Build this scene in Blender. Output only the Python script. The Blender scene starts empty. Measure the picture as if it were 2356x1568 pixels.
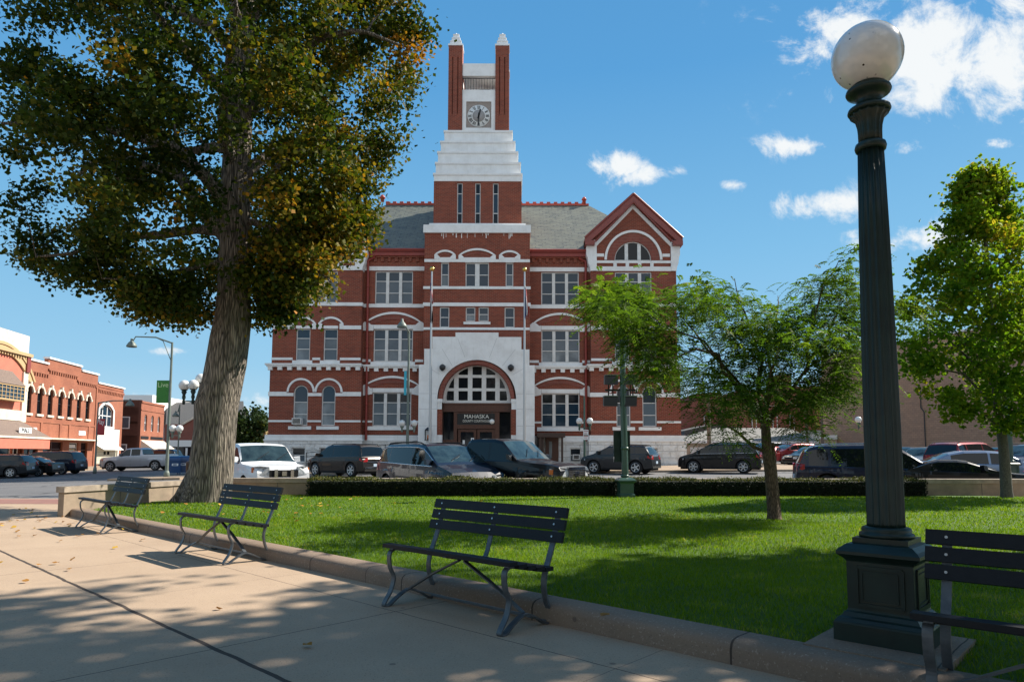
import bpy, math, random
import numpy as np
from mathutils import Vector, Matrix
R = math.radians
random.seed(7); rng = np.random.default_rng(7)
scene = bpy.context.scene
COL = scene.collection

# ---------------------------------------------------------------- camera
EYE = Vector((0, 0, 1.2)); PITCH = math.atan(0.081); ROLL = 0.0028
FPX, CX, CY = 1571.0, 1178.0, 916.6           # measured focal length and optical centre (photo 2356 wide)
_F = Vector((0, math.cos(PITCH), math.sin(PITCH)))
_R0 = Vector((1, 0, 0)); _U0 = Vector((0, -math.sin(PITCH), math.cos(PITCH)))
_R = _R0 * math.cos(ROLL) + _U0 * math.sin(ROLL)
_U = -_R0 * math.sin(ROLL) + _U0 * math.cos(ROLL)
cd = bpy.data.cameras.new('camera'); cam = bpy.data.objects.new('camera', cd); COL.objects.link(cam)
cd.sensor_width = 36; cd.lens = 24; cd.shift_y = 0.0563; cd.clip_end = 4000; cd.clip_start = 0.05
cam.matrix_world = Matrix(((_R.x, _U.x, -_F.x, EYE.x), (_R.y, _U.y, -_F.y, EYE.y), (_R.z, _U.z, -_F.z, EYE.z), (0, 0, 0, 1)))
scene.camera = cam

def ray(x, y): return _F + _R * ((x - CX) / FPX) + _U * ((CY - y) / FPX)
def onY(x, y, Y):
    d = ray(x, y); return EYE + d * (Y / d.y)
def onZ(x, y, z):
    d = ray(x, y); return EYE + d * ((z - EYE.z) / d.z)

# ---------------------------------------------------------------- sun and sky
SUN = Vector((0.894, 0.447, 0)).normalized() * math.cos(R(41.5)) + Vector((0, 0, math.sin(R(41.5))))
sl = bpy.data.lights.new('sun', 'SUN'); sl.energy = 5.0; sl.angle = R(0.5); sl.color = (1.0, 0.93, 0.82)
so = bpy.data.objects.new('sun', sl); COL.objects.link(so)
so.rotation_euler = SUN.to_track_quat('Z', 'Y').to_euler()
world = bpy.data.worlds.new('World'); scene.world = world; world.use_nodes = True
WT = world.node_tree; WT.nodes.clear()
def wn(t, **k):
    n = WT.nodes.new(t)
    for a, b in k.items(): setattr(n, a, b)
    return n
def wmath(op, a, b=None, c=None):
    n = wn('ShaderNodeMath', operation=op)
    for i, v in enumerate((a, b, c)):
        if v is None: continue
        if isinstance(v, (int, float)): n.inputs[i].default_value = v
        else: WT.links.new(v, n.inputs[i])
    return n.outputs[0]
sky = wn('ShaderNodeTexSky', sky_type='NISHITA'); sky.sun_disc = False
sky.sun_elevation = R(41.5); sky.sun_rotation = math.atan2(SUN.x, SUN.y); sky.air_density = 1.0; sky.dust_density = 0.4; sky.ozone_density = 2.2
hsv = wn('ShaderNodeHueSaturation'); hsv.inputs['Saturation'].default_value = 1.0; hsv.inputs['Value'].default_value = 1.0
WT.links.new(sky.outputs[0], hsv.inputs['Color'])
tc = wn('ShaderNodeTexCoord'); sep = wn('ShaderNodeSeparateXYZ'); WT.links.new(tc.outputs['Generated'], sep.inputs[0])
ay = wmath('MAXIMUM', sep.outputs[1], 0.05)
U = wmath('DIVIDE', sep.outputs[0], ay); V = wmath('DIVIDE', sep.outputs[2], ay)   # direction of the sky beyond the courthouse
cmb = wn('ShaderNodeCombineXYZ'); WT.links.new(U, cmb.inputs[0]); WT.links.new(V, cmb.inputs[1])
nz = wn('ShaderNodeTexNoise'); nz.inputs['Scale'].default_value = 9; nz.inputs['Detail'].default_value = 12; nz.inputs['Roughness'].default_value = 0.68; nz.inputs['Distortion'].default_value = .35
WT.links.new(cmb.outputs[0], nz.inputs['Vector'])
CLOUDS = [  # centre and half-size of each cloud (photo pixels), strength
    (2270, 110, 400, 135, 1.15), (2110, 215, 240, 60, .8), (2330, 230, 160, 50, .7), (1925, 50, 85, 62, .9), (1425, 382, 90, 34, 1.0), (1500, 402, 85, 32, 1.0), (1568, 390, 45, 20, .8), (1682, 425, 40, 20, 1.0),
    (1900, 468, 95, 42, 1.15), (1825, 335, 85, 28, .78), (2100, 340, 60, 25, .85), (2300, 332, 50, 16, .75), (2130, 555, 140, 48, 1.0),
    (405, 806, 62, 11, .75), (600, 925, 40, 22, .6), (340, 915, 60, 18, .5), (1270, 450, 70, 14, .35), (1505, 478, 30, 22, .35),
    (1600, 905, 80, 40, .5), (570, 950, 40, 25, .55)]
mask = None
for (x, y, a, b, s) in CLOUDS:
    d = ray(x, y); u0, v0 = d.x / d.y, d.z / d.y
    du = wmath('MULTIPLY', wmath('SUBTRACT', U, u0), FPX / a); dv = wmath('MULTIPLY', wmath('SUBTRACT', V, v0), FPX / b)
    r2 = wmath('ADD', wmath('MULTIPLY', du, du), wmath('MULTIPLY', dv, dv))
    g = wmath('MULTIPLY', wmath('POWER', 2.718, wmath('MULTIPLY', r2, -0.9)), s)
    mask = g if mask is None else wmath('MAXIMUM', mask, g)
front = wmath('GREATER_THAN', sep.outputs[1], 0.05)
val = wmath('ADD', wmath('MULTIPLY', mask, front), wmath('MULTIPLY', wmath('SUBTRACT', nz.outputs[0], 0.5), 3.3))
rmp = wn('ShaderNodeMapRange'); rmp.interpolation_type = 'SMOOTHSTEP'
rmp.inputs['From Min'].default_value = 0.34; rmp.inputs['From Max'].default_value = 1.02; rmp.inputs['To Max'].default_value = 0.97
WT.links.new(val, rmp.inputs['Value'])
fm = wmath('MULTIPLY', rmp.outputs[0], wmath('MINIMUM', wmath('MULTIPLY', wmath('MULTIPLY', mask, front), 4.0), 1.0))
nb = wn('ShaderNodeTexNoise'); nb.inputs['Scale'].default_value = 3.2; nb.inputs['Detail'].default_value = 7; WT.links.new(tc.outputs['Generated'], nb.inputs['Vector'])
rb_ = wn('ShaderNodeMapRange'); rb_.interpolation_type = 'SMOOTHSTEP'; rb_.inputs['From Min'].default_value = .38; rb_.inputs['From Max'].default_value = .54; WT.links.new(nb.outputs[0], rb_.inputs['Value'])
behind = wmath('MULTIPLY', rb_.outputs[0], wmath('GREATER_THAN', wmath('MULTIPLY', sep.outputs[1], -1.0), 0.38))   # unseen broken cloud added behind the camera for neutral fill
fm = wmath('MAXIMUM', fm, wmath('MULTIPLY', behind, .92))
mx = wn('ShaderNodeMix', data_type='RGBA'); mx.inputs['B'].default_value = (5.0, 5.15, 5.2, 1)
gr = wn('ShaderNodeValToRGB'); E_ = gr.color_ramp.elements
E_[0].position = 0.0; E_[0].color = (.50, .69, .80, 1); E_[1].position = 1.0; E_[1].color = (.05, .20, .45, 1)
for p_, c_ in ((.12, (.29, .56, .78, 1)), (.28, (.19, .47, .74, 1)), (.50, (.088, .33, .65, 1))):
    e_ = E_.new(p_); e_.color = c_
WT.links.new(sep.outputs[2], gr.inputs[0])
gs = wn('ShaderNodeVectorMath', operation='SCALE'); gs.inputs['Scale'].default_value = 5.75; WT.links.new(gr.outputs[0], gs.inputs[0])
sm = wn('ShaderNodeMix', data_type='RGBA'); sm.inputs['Factor'].default_value = .94; WT.links.new(hsv.outputs[0], sm.inputs['A']); WT.links.new(gs.outputs[0], sm.inputs['B'])
WT.links.new(fm, mx.inputs['Factor']); WT.links.new(sm.outputs['Result'], mx.inputs['A'])
bg = wn('ShaderNodeBackground'); bg.inputs['Strength'].default_value = 0.1
wo = wn('ShaderNodeOutputWorld'); WT.links.new(mx.outputs['Result'], bg.inputs[0]); WT.links.new(bg.outputs[0], wo.inputs[0])
vs = scene.view_settings; vs.view_transform = 'Standard'; vs.look = 'None'; vs.gamma = 1; vs.exposure = 0.9
scene.cycles.max_bounces = 5; scene.cycles.transparent_max_bounces = 6; scene.cycles.diffuse_bounces = 3; scene.cycles.glossy_bounces = 3
scene.cycles.use_denoising = True

# ---------------------------------------------------------------- materials
class NT:
    def __init__(s, name):
        s.m = bpy.data.materials.new(name); s.m.use_nodes = True; s.t = s.m.node_tree
        s.b = s.t.nodes['Principled BSDF']; s.o = s.t.nodes['Material Output']
        s.tc = s.t.nodes.new('ShaderNodeTexCoord')
    def n(s, typ, inp=None, **k):
        nd = s.t.nodes.new(typ)
        for a, b in k.items(): setattr(nd, a, b)
        for a, b in (inp or {}).items(): s.set(nd, a, b)
        return nd
    def set(s, nd, a, b):
        i = nd.inputs[a]
        if hasattr(b, 'is_output'): s.t.links.new(b, i)
        elif isinstance(b, (tuple, list)) and len(b) == 3 and i.type == 'RGBA': i.default_value = (*b, 1)
        else: i.default_value = b
    def math(s, op, a, b=0.0):
        nd = s.n('ShaderNodeMath', operation=op); s.set(nd, 0, a); s.set(nd, 1, b); return nd.outputs[0]
    def noise(s, scale, detail=4, rough=.55, vec=None):
        nd = s.n('ShaderNodeTexNoise', {'Scale': scale, 'Detail': detail, 'Roughness': rough})
        s.t.links.new(vec or s.tc.outputs['Object'], nd.inputs['Vector']); return nd.outputs[0]
    def ramp(s, v, a, b):
        nd = s.n('ShaderNodeMapRange', {'Value': v, 'From Min': a, 'From Max': b}); return nd.outputs[0]
    def mix(s, f, a, b, mode='MIX'):
        nd = s.n('ShaderNodeMix', data_type='RGBA', blend_type=mode)
        s.set(nd, 'Factor', f)
        for k, v in (('A', a), ('B', b)):
            i = [q for q in nd.inputs if q.name == k and q.type == 'RGBA'][0]
            if hasattr(v, 'is_output'): s.t.links.new(v, i)
            else: i.default_value = (*v, 1)
        return [q for q in nd.outputs if q.type == 'RGBA'][0]
    def bump(s, h, strength=.4, dist=.02):
        nd = s.n('ShaderNodeBump', {'Height': h, 'Strength': strength, 'Distance': dist}); s.t.links.new(nd.outputs[0], s.b.inputs['Normal'])
    def fin(s, col, rough=.7, metal=0, coat=0, spec=None):
        s.set(s.b, 'Base Color', col); s.set(s.b, 'Roughness', rough); s.set(s.b, 'Metallic', metal); s.set(s.b, 'Coat Weight', coat)
        if spec is not None: s.set(s.b, 'Specular IOR Level', spec)
        return s.m
def pm(name, c, c2=None, rough=.6, metal=0, coat=0, scale=4, bump=0, bscale=40, bd=.01, spec=None):
    q = NT(name); col = c
    if c2: col = q.mix(q.ramp(q.noise(scale, 6, .6), .35, .65), c, c2)
    if bump: q.bump(q.noise(bscale, 4), bump, bd)
    return q.fin(col, rough, metal, coat, spec)
def brick(name, c1, c2, mortar, bw=.22, bh=.075, msize=.012, stain=None):
    q = NT(name)
    sp = q.n('ShaderNodeSeparateXYZ', {0: q.tc.outputs['Object']})
    cb = q.n('ShaderNodeCombineXYZ', {0: q.math('ADD', sp.outputs[0], sp.outputs[1]), 1: sp.outputs[2]})
    br = q.n('ShaderNodeTexBrick', {'Vector': cb.outputs[0], 'Color1': c1, 'Color2': c2, 'Mortar': mortar, 'Scale': 1.0, 'Mortar Size': msize, 'Brick Width': bw, 'Row Height': bh, 'Bias': 0.0})
    col = q.mix(q.ramp(q.noise(.55, 6, .65), .3, .7), br.outputs[0], q.mix(1.0, br.outputs[0], (.72, .68, .68), 'MULTIPLY'))
    if stain: col = q.mix(q.math('MULTIPLY', q.ramp(q.noise(2.2, 8, .7), .58, .72), .5), col, stain)
    q.bump(br.outputs[1], -.3, .01)
    return q.fin(col, .85)
M = {}
M['brick'] = brick('courthouse_brick', (.30, .056, .024), (.19, .033, .016), (.30, .155, .105), .30, .105, .013)
M['brick_arch'] = brick('rowlock_brick', (.27, .052, .032), (.19, .038, .025), (.30, .16, .12), .09, .25)
M['brick_orange'] = brick('orange_brick', (.36, .105, .048), (.285, .075, .036), (.33, .16, .10), stain=(.22, .06, .035))
M['brick_brown'] = brick('brown_brick', (.16, .048, .028), (.11, .034, .022), (.16, .08, .055))
M['brick_far'] = brick('dark_red_brick', (.30, .085, .06), (.25, .075, .05), (.25, .13, .10), .3, .1)
M['brick_tan'] = brick('tan_brick', (.36, .235, .17), (.32, .205, .145), (.24, .15, .105), .7, .2, .014)
def whitepaint():
    q = NT('white_painted_stone'); c = q.mix(q.ramp(q.noise(1.3, 8, .65), .4, .75), (.84, .84, .83), (.70, .69, .67))
    sp = q.n('ShaderNodeMapping', {'Scale': (3, 3, .22)}); q.t.links.new(q.tc.outputs['Object'], sp.inputs[0])
    st = q.noise(2.2, 6, .7, sp.outputs[0])
    c = q.mix(q.math('MULTIPLY', q.ramp(st, .55, .75), .28), c, (.42, .40, .37)); q.bump(q.noise(25), .2, .01); return q.fin(c, .75)
M['white'] = whitepaint()
def rockface():
    q = NT('rock_faced_white_stone')
    sp = q.n('ShaderNodeSeparateXYZ', {0: q.tc.outputs['Object']})
    cb = q.n('ShaderNodeCombineXYZ', {0: q.math('ADD', sp.outputs[0], sp.outputs[1]), 1: sp.outputs[2]})
    br = q.n('ShaderNodeTexBrick', {'Vector': cb.outputs[0], 'Color1': (.80, .79, .77), 'Color2': (.72, .71, .69), 'Mortar': (.58, .56, .54), 'Scale': 1.0, 'Mortar Size': .02, 'Brick Width': 1.1, 'Row Height': .48})
    c = q.mix(q.ramp(q.noise(1.6, 8, .7), .5, .75), br.outputs[0], (.5, .47, .43))
    h = q.math('ADD', q.noise(3.2, 6, .6), q.math('MULTIPLY', br.outputs[1], -.5)); q.bump(h, 1.0, .12); return q.fin(c, .85)
M['rock'] = rockface()
M['frame'] = pm('window_frame_paint', (.74, .73, .71), (.62, .61, .59), .5, scale=3)
M['glass'] = pm('dark_window_glass', (.008, .010, .014), rough=.05, spec=.35)
M['glass_blue'] = pm('blue_window_glass', (.014, .035, .06), rough=.06, spec=.5)
def blind(name, a, b):
    q = NT(name); return q.fin(q.mix(q.ramp(q.noise(.9, 3), .35, .65), a, b), .2, coat=.25)
M['blind'] = blind('drawn_blind_behind_glass', (.085, .11, .135), (.055, .08, .105))
M['blind2'] = blind('mottled_blind_behind_glass', (.20, .23, .25), (.08, .10, .12))  # blind mottled between pale and dark grey
M['teal'] = pm('pale_green_glass', (.10, .17, .17), (.05, .08, .08), rough=.05, scale=1.5)
M['redpaint'] = pm('red_painted_metal', (.30, .045, .03), (.24, .035, .025), .45)
M['terracotta'] = pm('glazed_terracotta', (.20, .04, .03), (.26, .055, .04), .4, scale=6)
M['redridge'] = pm('red_ridge_tile', (.42, .06, .035), rough=.5)
def slate():
    q = NT('slate_shingles')
    sp = q.n('ShaderNodeSeparateXYZ', {0: q.tc.outputs['Object']})
    cb = q.n('ShaderNodeCombineXYZ', {0: sp.outputs[0], 1: sp.outputs[2]})
    br = q.n('ShaderNodeTexBrick', {'Vector': cb.outputs[0], 'Color1': (.21, .22, .185), 'Color2': (.10, .112, .105), 'Mortar': (.035, .04, .036), 'Scale': 1.0, 'Mortar Size': .028, 'Brick Width': .55, 'Row Height': .2, 'Bias': .1})
    c = q.mix(q.ramp(q.noise(2.5, 5), .35, .65), br.outputs[0], (.16, .165, .13)); q.bump(br.outputs[1], -.7, .03); return q.fin(c, .6)
M['slate'] = slate()
M['wood'] = pm('brown_wood', (.10, .035, .018), (.07, .024, .013), .4, scale=7)
M['darkwood'] = pm('dark_brown_wood', (.045, .022, .015), rough=.5)
M['black'] = pm('black_paint', (.008, .008, .009), rough=.35)
M['iron'] = pm('dark_iron', (.02, .021, .024), rough=.4)
M['steel'] = pm('steel', (.5, .5, .5), rough=.35, metal=.8)
M['galv'] = pm('grey_painted_strip_iron', (.11, .12, .13), (.07, .08, .09), .45, metal=.3, scale=20)
M['navy'] = pm('navy_painted_slat', (.0065, .008, .011), (.010, .012, .015), .55, spec=.25, scale=12, bump=.15, bscale=60)
M['gold'] = pm('gilt', (.7, .45, .12), rough=.25, metal=1)
M['cream'] = pm('cream_paint', (.74, .68, .56), (.6, .5, .4), .7, scale=2)
M['coral'] = pm('coral_paint', (.55, .17, .11), (.5, .15, .10), .8, scale=2)
M['ochre'] = pm('ochre_paint', (.48, .33, .17), rough=.8)
M['whiteplain'] = pm('white_paint', (.8, .8, .78), rough=.6)
M['offwhite'] = pm('off_white_globe', (.82, .80, .74), rough=.25)
M['shingle'] = pm('brown_shingles', (.20, .15, .12), (.14, .10, .085), .9, scale=9)
M['greyroof'] = pm('pale_grey_roof', (.21, .20, .18), (.17, .165, .15), .9, scale=6)
M['darkroof'] = pm('dark_grey_roof', (.07, .068, .066), (.1, .095, .09), .9, scale=4)
M['tanwall'] = pm('tan_siding', (.46, .36, .27), (.40, .31, .23), .8, scale=2)
M['stonewall'] = pm('aggregate_concrete_wall', (.34, .26, .185), (.23, .18, .13), .9, scale=2.6, bump=.5, bscale=90)
M['cap'] = pm('concrete_coping', (.38, .31, .24), (.26, .21, .165), .85, scale=5, bump=.4, bscale=60)
M['green'] = pm('dark_green_enamel', (.012, .028, .022), (.008, .017, .014), .42, coat=.1, scale=6, spec=.3)
M['green2'] = pm('mid_green_enamel', (.035, .085, .062), (.028, .07, .05), .35, coat=.3, scale=6)
M['palepole'] = pm('pale_green_pole_paint', (.16, .19, .16), (.12, .15, .13), .5, scale=5)
M['tealpole'] = pm('teal_pole_paint', (.09, .19, .17), rough=.45)
M['woodpole'] = pm('weathered_utility_pole', (.20, .155, .125), (.14, .11, .09), .9, scale=8)
M['bluebox'] = pm('blue_mailbox_paint', (.012, .06, .17), rough=.35, coat=.3)
M['red'] = pm('red_plastic', (.35, .012, .012), rough=.2, coat=.5)
M['amber'] = pm('amber_plastic', (.6, .15, .02), rough=.2)
M['lampglass'] = pm('clear_headlamp', (.55, .57, .58), (.25, .27, .28), rough=.08, scale=14, coat=.5)
M['chrome'] = pm('chrome', (.62, .63, .64), rough=.12, metal=1)
M['tyre'] = pm('tyre_rubber', (.012, .012, .013), rough=.85)
M['rim'] = pm('alloy_rim', (.48, .49, .50), rough=.28, metal=.8)
M['under'] = pm('black_underbody', (.006, .006, .006), rough=.9)
M['plate'] = pm('licence_plate', (.45, .55, .65), rough=.4)
M['carglass'] = pm('tinted_car_glass', (.006, .009, .011), rough=.03, spec=.5)
M['shield'] = pm('windshield_glass', (.035, .06, .065), (.010, .017, .020), rough=.04, spec=.5, coat=.15, scale=2.2)
def carpaint(name, c, metal=.35): return pm('car_paint_' + name, c, rough=.35, metal=metal, coat=.5, spec=.25)

# ---------------------------------------------------------------- mesh builder
class MB:
    def __init__(s, xf=None): s.v = []; s.f = []; s.mi = []; s.mats = []; s.xf = xf; s.cur = 0; s.sm = []
    def use(s, m):
        m = M[m] if isinstance(m, str) else m
        if m not in s.mats: s.mats.append(m)
        s.cur = s.mats.index(m); return s
    def add(s, vs, fs, smooth=False):
        b = len(s.v)
        for p in vs:
            p = Vector(p); s.v.append(tuple(s.xf @ p) if s.xf else tuple(p))
        for f in fs: s.f.append([b + i for i in f]); s.mi.append(s.cur); s.sm.append(smooth)
        return s
    def box(s, x0, x1, y0, y1, z0, z1):
        if x0 > x1: x0, x1 = x1, x0
        if y0 > y1: y0, y1 = y1, y0
        if z0 > z1: z0, z1 = z1, z0
        vs = [(x0, y0, z0), (x1, y0, z0), (x1, y1, z0), (x0, y1, z0), (x0, y0, z1), (x1, y0, z1), (x1, y1, z1), (x0, y1, z1)]
        return s.add(vs, [(0, 3, 2, 1), (4, 5, 6, 7), (0, 1, 5, 4), (1, 2, 6, 5), (2, 3, 7, 6), (3, 0, 4, 7)])
    def bar(s, p, q, w, h, up=(0, 0, 1)):
        p, q = Vector(p), Vector(q); d = (q - p).normalized(); u = Vector(up)
        if abs(d.dot(u)) > .98: u = Vector((0, 1, 0))
        a = d.cross(u).normalized(); b = a.cross(d).normalized(); a *= w / 2; b *= h / 2
        vs = [p - a - b, p + a - b, p + a + b, p - a + b, q - a - b, q + a - b, q + a + b, q - a + b]
        return s.add(vs, [(0, 1, 2, 3), (7, 6, 5, 4), (0, 4, 5, 1), (1, 5, 6, 2), (2, 6, 7, 3), (3, 7, 4, 0)])
    def strip(s, pts, w, h, up=(1, 0, 0)):          # rectangular section swept along a path, w along `up`
        pts = [Vector(p) for p in pts]; n = len(pts); u = Vector(up).normalized(); vs = []; fs = []
        for i, p in enumerate(pts):
            d = (pts[min(i + 1, n - 1)] - pts[max(i - 1, 0)]).normalized(); b = d.cross(u).normalized() * h / 2; a = u * w / 2
            vs += [p - a - b, p + a - b, p + a + b, p - a + b]
        for i in range(n - 1):
            k = i * 4
            for j in range(4): fs.append((k + j, k + (j + 1) % 4, k + 4 + (j + 1) % 4, k + 4 + j))
        fs += [(3, 2, 1, 0), (4 * n - 4, 4 * n - 3, 4 * n - 2, 4 * n - 1)]
        return s.add(vs, fs)
    def tube(s, pts, rad, n=8, cap=True):
        pts = [Vector(p) for p in pts]; m = len(pts); rad = rad if hasattr(rad, '__len__') else [rad] * m; vs = []; fs = []
        a = None
        for i, p in enumerate(pts):
            d = (pts[min(i + 1, m - 1)] - pts[max(i - 1, 0)]).normalized()
            if a is None: a = d.orthogonal().normalized()
            a = (a - d * a.dot(d)).normalized(); b = d.cross(a)
            for k in range(n):
                t = 2 * math.pi * k / n; vs.append(p + (a * math.cos(t) + b * math.sin(t)) * rad[i])
        for i in range(m - 1):
            for k in range(n): fs.append((i * n + k, i * n + (k + 1) % n, (i + 1) * n + (k + 1) % n, (i + 1) * n + k))
        s.add(vs, fs, True)
        if cap: s.add([vs[k] for k in range(n)][::-1], [tuple(range(n))]); s.add([vs[(m - 1) * n + k] for k in range(n)], [tuple(range(n))])
        return s
    def lathe(s, prof, c=(0, 0, 0), n=24, smooth=True, rot=0.0, flute=None, ax='z'):
        vs = []; fs = []; m = len(prof)
        for (r, z) in prof:
            for k in range(n):
                t = 2 * math.pi * k / n + rot; rr = r * (flute(t) if flute else 1)
                q = (rr * math.cos(t), rr * math.sin(t), z) if ax == 'z' else ((rr * math.cos(t), z, rr * math.sin(t)) if ax == 'y' else (z, rr * math.cos(t), rr * math.sin(t)))
                vs.append((c[0] + q[0], c[1] + q[1], c[2] + q[2]))
        for i in range(m - 1):
            for k in range(n):
                f = (i * n + k, i * n + (k + 1) % n, (i + 1) * n + (k + 1) % n, (i + 1) * n + k)
                fs.append(f if ax != 'y' else f[::-1])
        b, t_ = tuple(range(n))[::-1], tuple((m - 1) * n + k for k in range(n))
        fs += [b, t_] if ax != 'y' else [b[::-1], t_[::-1]]
        return s.add(vs, fs, smooth)
    def ball(s, c, r, n=16, sz=1.0):
        k = max(6, n // 2); prof = [(max(r * math.sin(math.pi * i / k), 1e-4), -r * sz * math.cos(math.pi * i / k)) for i in range(k + 1)]
        return s.lathe(prof, c, n)
    def poly(s, pts, d, flip=False):                 # polygon given as 3-D points extruded by vector d
        n = len(pts); d = Vector(d); a = [Vector(p) for p in pts]; vs = a + [p + d for p in a]
        fs = [tuple(range(n)), tuple(range(2 * n - 1, n - 1, -1))] + [(i, i + n, (i + 1) % n + n, (i + 1) % n) for i in range(n)]
        return s.add(vs, fs)
    def facade(s, y, x0, x1, z0, z1, holes, dep=.25):
        """wall sheet in the x-z plane with openings (x0,x1,z0,z1,rise) and reveals going to y+dep"""
        xs = sorted({x0, x1, *[h[0] for h in holes], *[h[1] for h in holes]}); zs = sorted({z0, z1, *[h[2] for h in holes], *[h[3] for h in holes]})
        for i in range(len(xs) - 1):
            for j in range(len(zs) - 1):
                cx, cz = (xs[i] + xs[i + 1]) / 2, (zs[j] + zs[j + 1]) / 2
                if any(h[0] < cx < h[1] and h[2] < cz < h[3] for h in holes): continue
                s.add([(xs[i], y, zs[j]), (xs[i + 1], y, zs[j]), (xs[i + 1], y, zs[j + 1]), (xs[i], y, zs[j + 1])], [(0, 1, 2, 3)])
        for h in holes:
            a, b, c, d = h[:4]; rise = h[4] if len(h) > 4 else 0
            top = arc(a, b, d - rise, rise) if rise else [(a, d), (b, d)]
            if rise:
                for (p, q) in zip(top[:-1], top[1:]):
                    s.add([(p[0], y, p[1]), (q[0], y, q[1]), (q[0], y, d), (p[0], y, d)], [(0, 1, 2, 3)])
            loop = [(a, c)] + top + [(b, c)]
            for p, q in zip(loop, loop[1:] + loop[:1]):
                s.add([(p[0], y, p[1]), (q[0], y, q[1]), (q[0], y + dep, q[1]), (p[0], y + dep, p[1])], [(0, 1, 2, 3)])
        return s
    def arch(s, x0, x1, zs, rise, th, y0, y1, n=18):   # ring of thickness th above the arc
        inn = arc(x0, x1, zs, rise, n); hw = (x1 - x0) / 2
        out = arc(x0 - th, x1 + th, zs, rise + th, n)
        for i in range(n):
            a, b, c, d = inn[i], inn[i + 1], out[i + 1], out[i]
            vs = [(a[0], y0, a[1]), (b[0], y0, b[1]), (c[0], y0, c[1]), (d[0], y0, d[1]), (a[0], y1, a[1]), (b[0], y1, b[1]), (c[0], y1, c[1]), (d[0], y1, d[1])]
            fs = [(0, 1, 2, 3), (0, 4, 5, 1), (3, 2, 6, 7)]
            if i == 0: fs.append((0, 3, 7, 4))
            if i == n - 1: fs.append((1, 5, 6, 2))
            s.add(vs, fs)
        return s
    def build(s, name, mat=None, parent=None, world=True, **props):
        if mat is not None:
            m = M[mat] if isinstance(mat, str) else mat
            if not s.mats: s.mats = [m]
        me = bpy.data.meshes.new(name); vs = s.v
        if parent is not None and world:
            inv = WM[parent.name].inverted(); vs = [tuple(inv @ Vector(p)) for p in vs]
        me.from_pydata(vs, [], s.f)
        for m in s.mats: me.materials.append(m)
        if len(s.mats) > 1: me.polygons.foreach_set('material_index', s.mi)
        me.polygons.foreach_set('use_smooth', s.sm); me.update()
        return link(name, me, parent, **props)
WM = {}
def link(name, me, parent=None, **props):
    o = bpy.data.objects.new(name, me); COL.objects.link(o)
    if parent is not None: o.parent = parent; WM[o.name] = WM[parent.name]
    else: WM[o.name] = Matrix.Identity(4)
    for k, v in props.items(): o[k] = v
    return o
def arc(x0, x1, zs, rise, n=18):
    hw = (x1 - x0) / 2; cx = (x0 + x1) / 2; r = (hw * hw + rise * rise) / (2 * rise); cz = zs + rise - r; a = math.asin(min(1, hw / r))
    if rise > hw + 1e-6:      # taller than a half circle: ellipse
        return [(cx + hw * math.cos(math.pi * (1 - i / n)), zs + rise * math.sin(math.pi * (1 - i / n))) for i in range(n + 1)]
    return [(cx + r * math.sin(-a + 2 * a * i / n), cz + r * math.cos(-a + 2 * a * i / n)) for i in range(n + 1)]
def thing(name, label, cat, loc=(0, 0, 0), rz=0.0, group=None, tilt=None):
    o = bpy.data.objects.new(name, None); COL.objects.link(o); o.empty_display_size = .3
    o.location = loc; o.rotation_euler = tilt or (0, 0, rz); o['label'] = label; o['category'] = cat
    if group: o['group'] = group
    WM[o.name] = Matrix.Translation(Vector(loc)) @ o.rotation_euler.to_matrix().to_4x4()
    return o
def tag(o, label, cat, group=None):
    o['label'] = label; o['category'] = cat
    if group: o['group'] = group
    return o
def struct(o): o['kind'] = 'structure'; return o
def dup(root, loc, rz=0.0, label=None):
    c = root.copy(); COL.objects.link(c); c.location = loc; c.rotation_euler = (0, 0, rz)
    WM[c.name] = Matrix.Translation(Vector(loc)) @ Matrix.Rotation(rz, 4, 'Z')
    if label: c['label'] = label
    def rec(a, b):
        for ch in [o for o in bpy.data.objects if o.parent == a]:
            d = ch.copy(); COL.objects.link(d); d.parent = b; rec(ch, d)
    rec(root, c); return c
def text(name, body, size, mat, parent, loc, rot, ext=.004, align='CENTER', width=None):
    cu = bpy.data.curves.new(name, 'FONT'); cu.body = body; cu.size = size; cu.extrude = ext; cu.align_x = align; cu.align_y = 'CENTER'
    cu.materials.append(M[mat] if isinstance(mat, str) else mat)
    tmp = bpy.data.objects.new(name + '_src', cu); COL.objects.link(tmp)
    me = bpy.data.meshes.new_from_object(tmp.evaluated_get(bpy.context.evaluated_depsgraph_get()))
    bpy.data.objects.remove(tmp); bpy.data.curves.remove(cu)
    if width:
        xs = [v.co.x for v in me.vertices]; k = width / max(1e-6, max(xs) - min(xs))
        for v in me.vertices: v.co.x *= k
    me.transform(WM[parent.name].inverted() @ Matrix.Translation(Vector(loc)) @ rot.to_4x4()) if True else None
    if not me.materials: me.materials.append(M[mat] if isinstance(mat, str) else mat)
    return link(name, me, parent)
FACE_CAM = Matrix.Rotation(R(90), 3, 'X')       # text lying in the x-z plane, read from -Y

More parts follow.
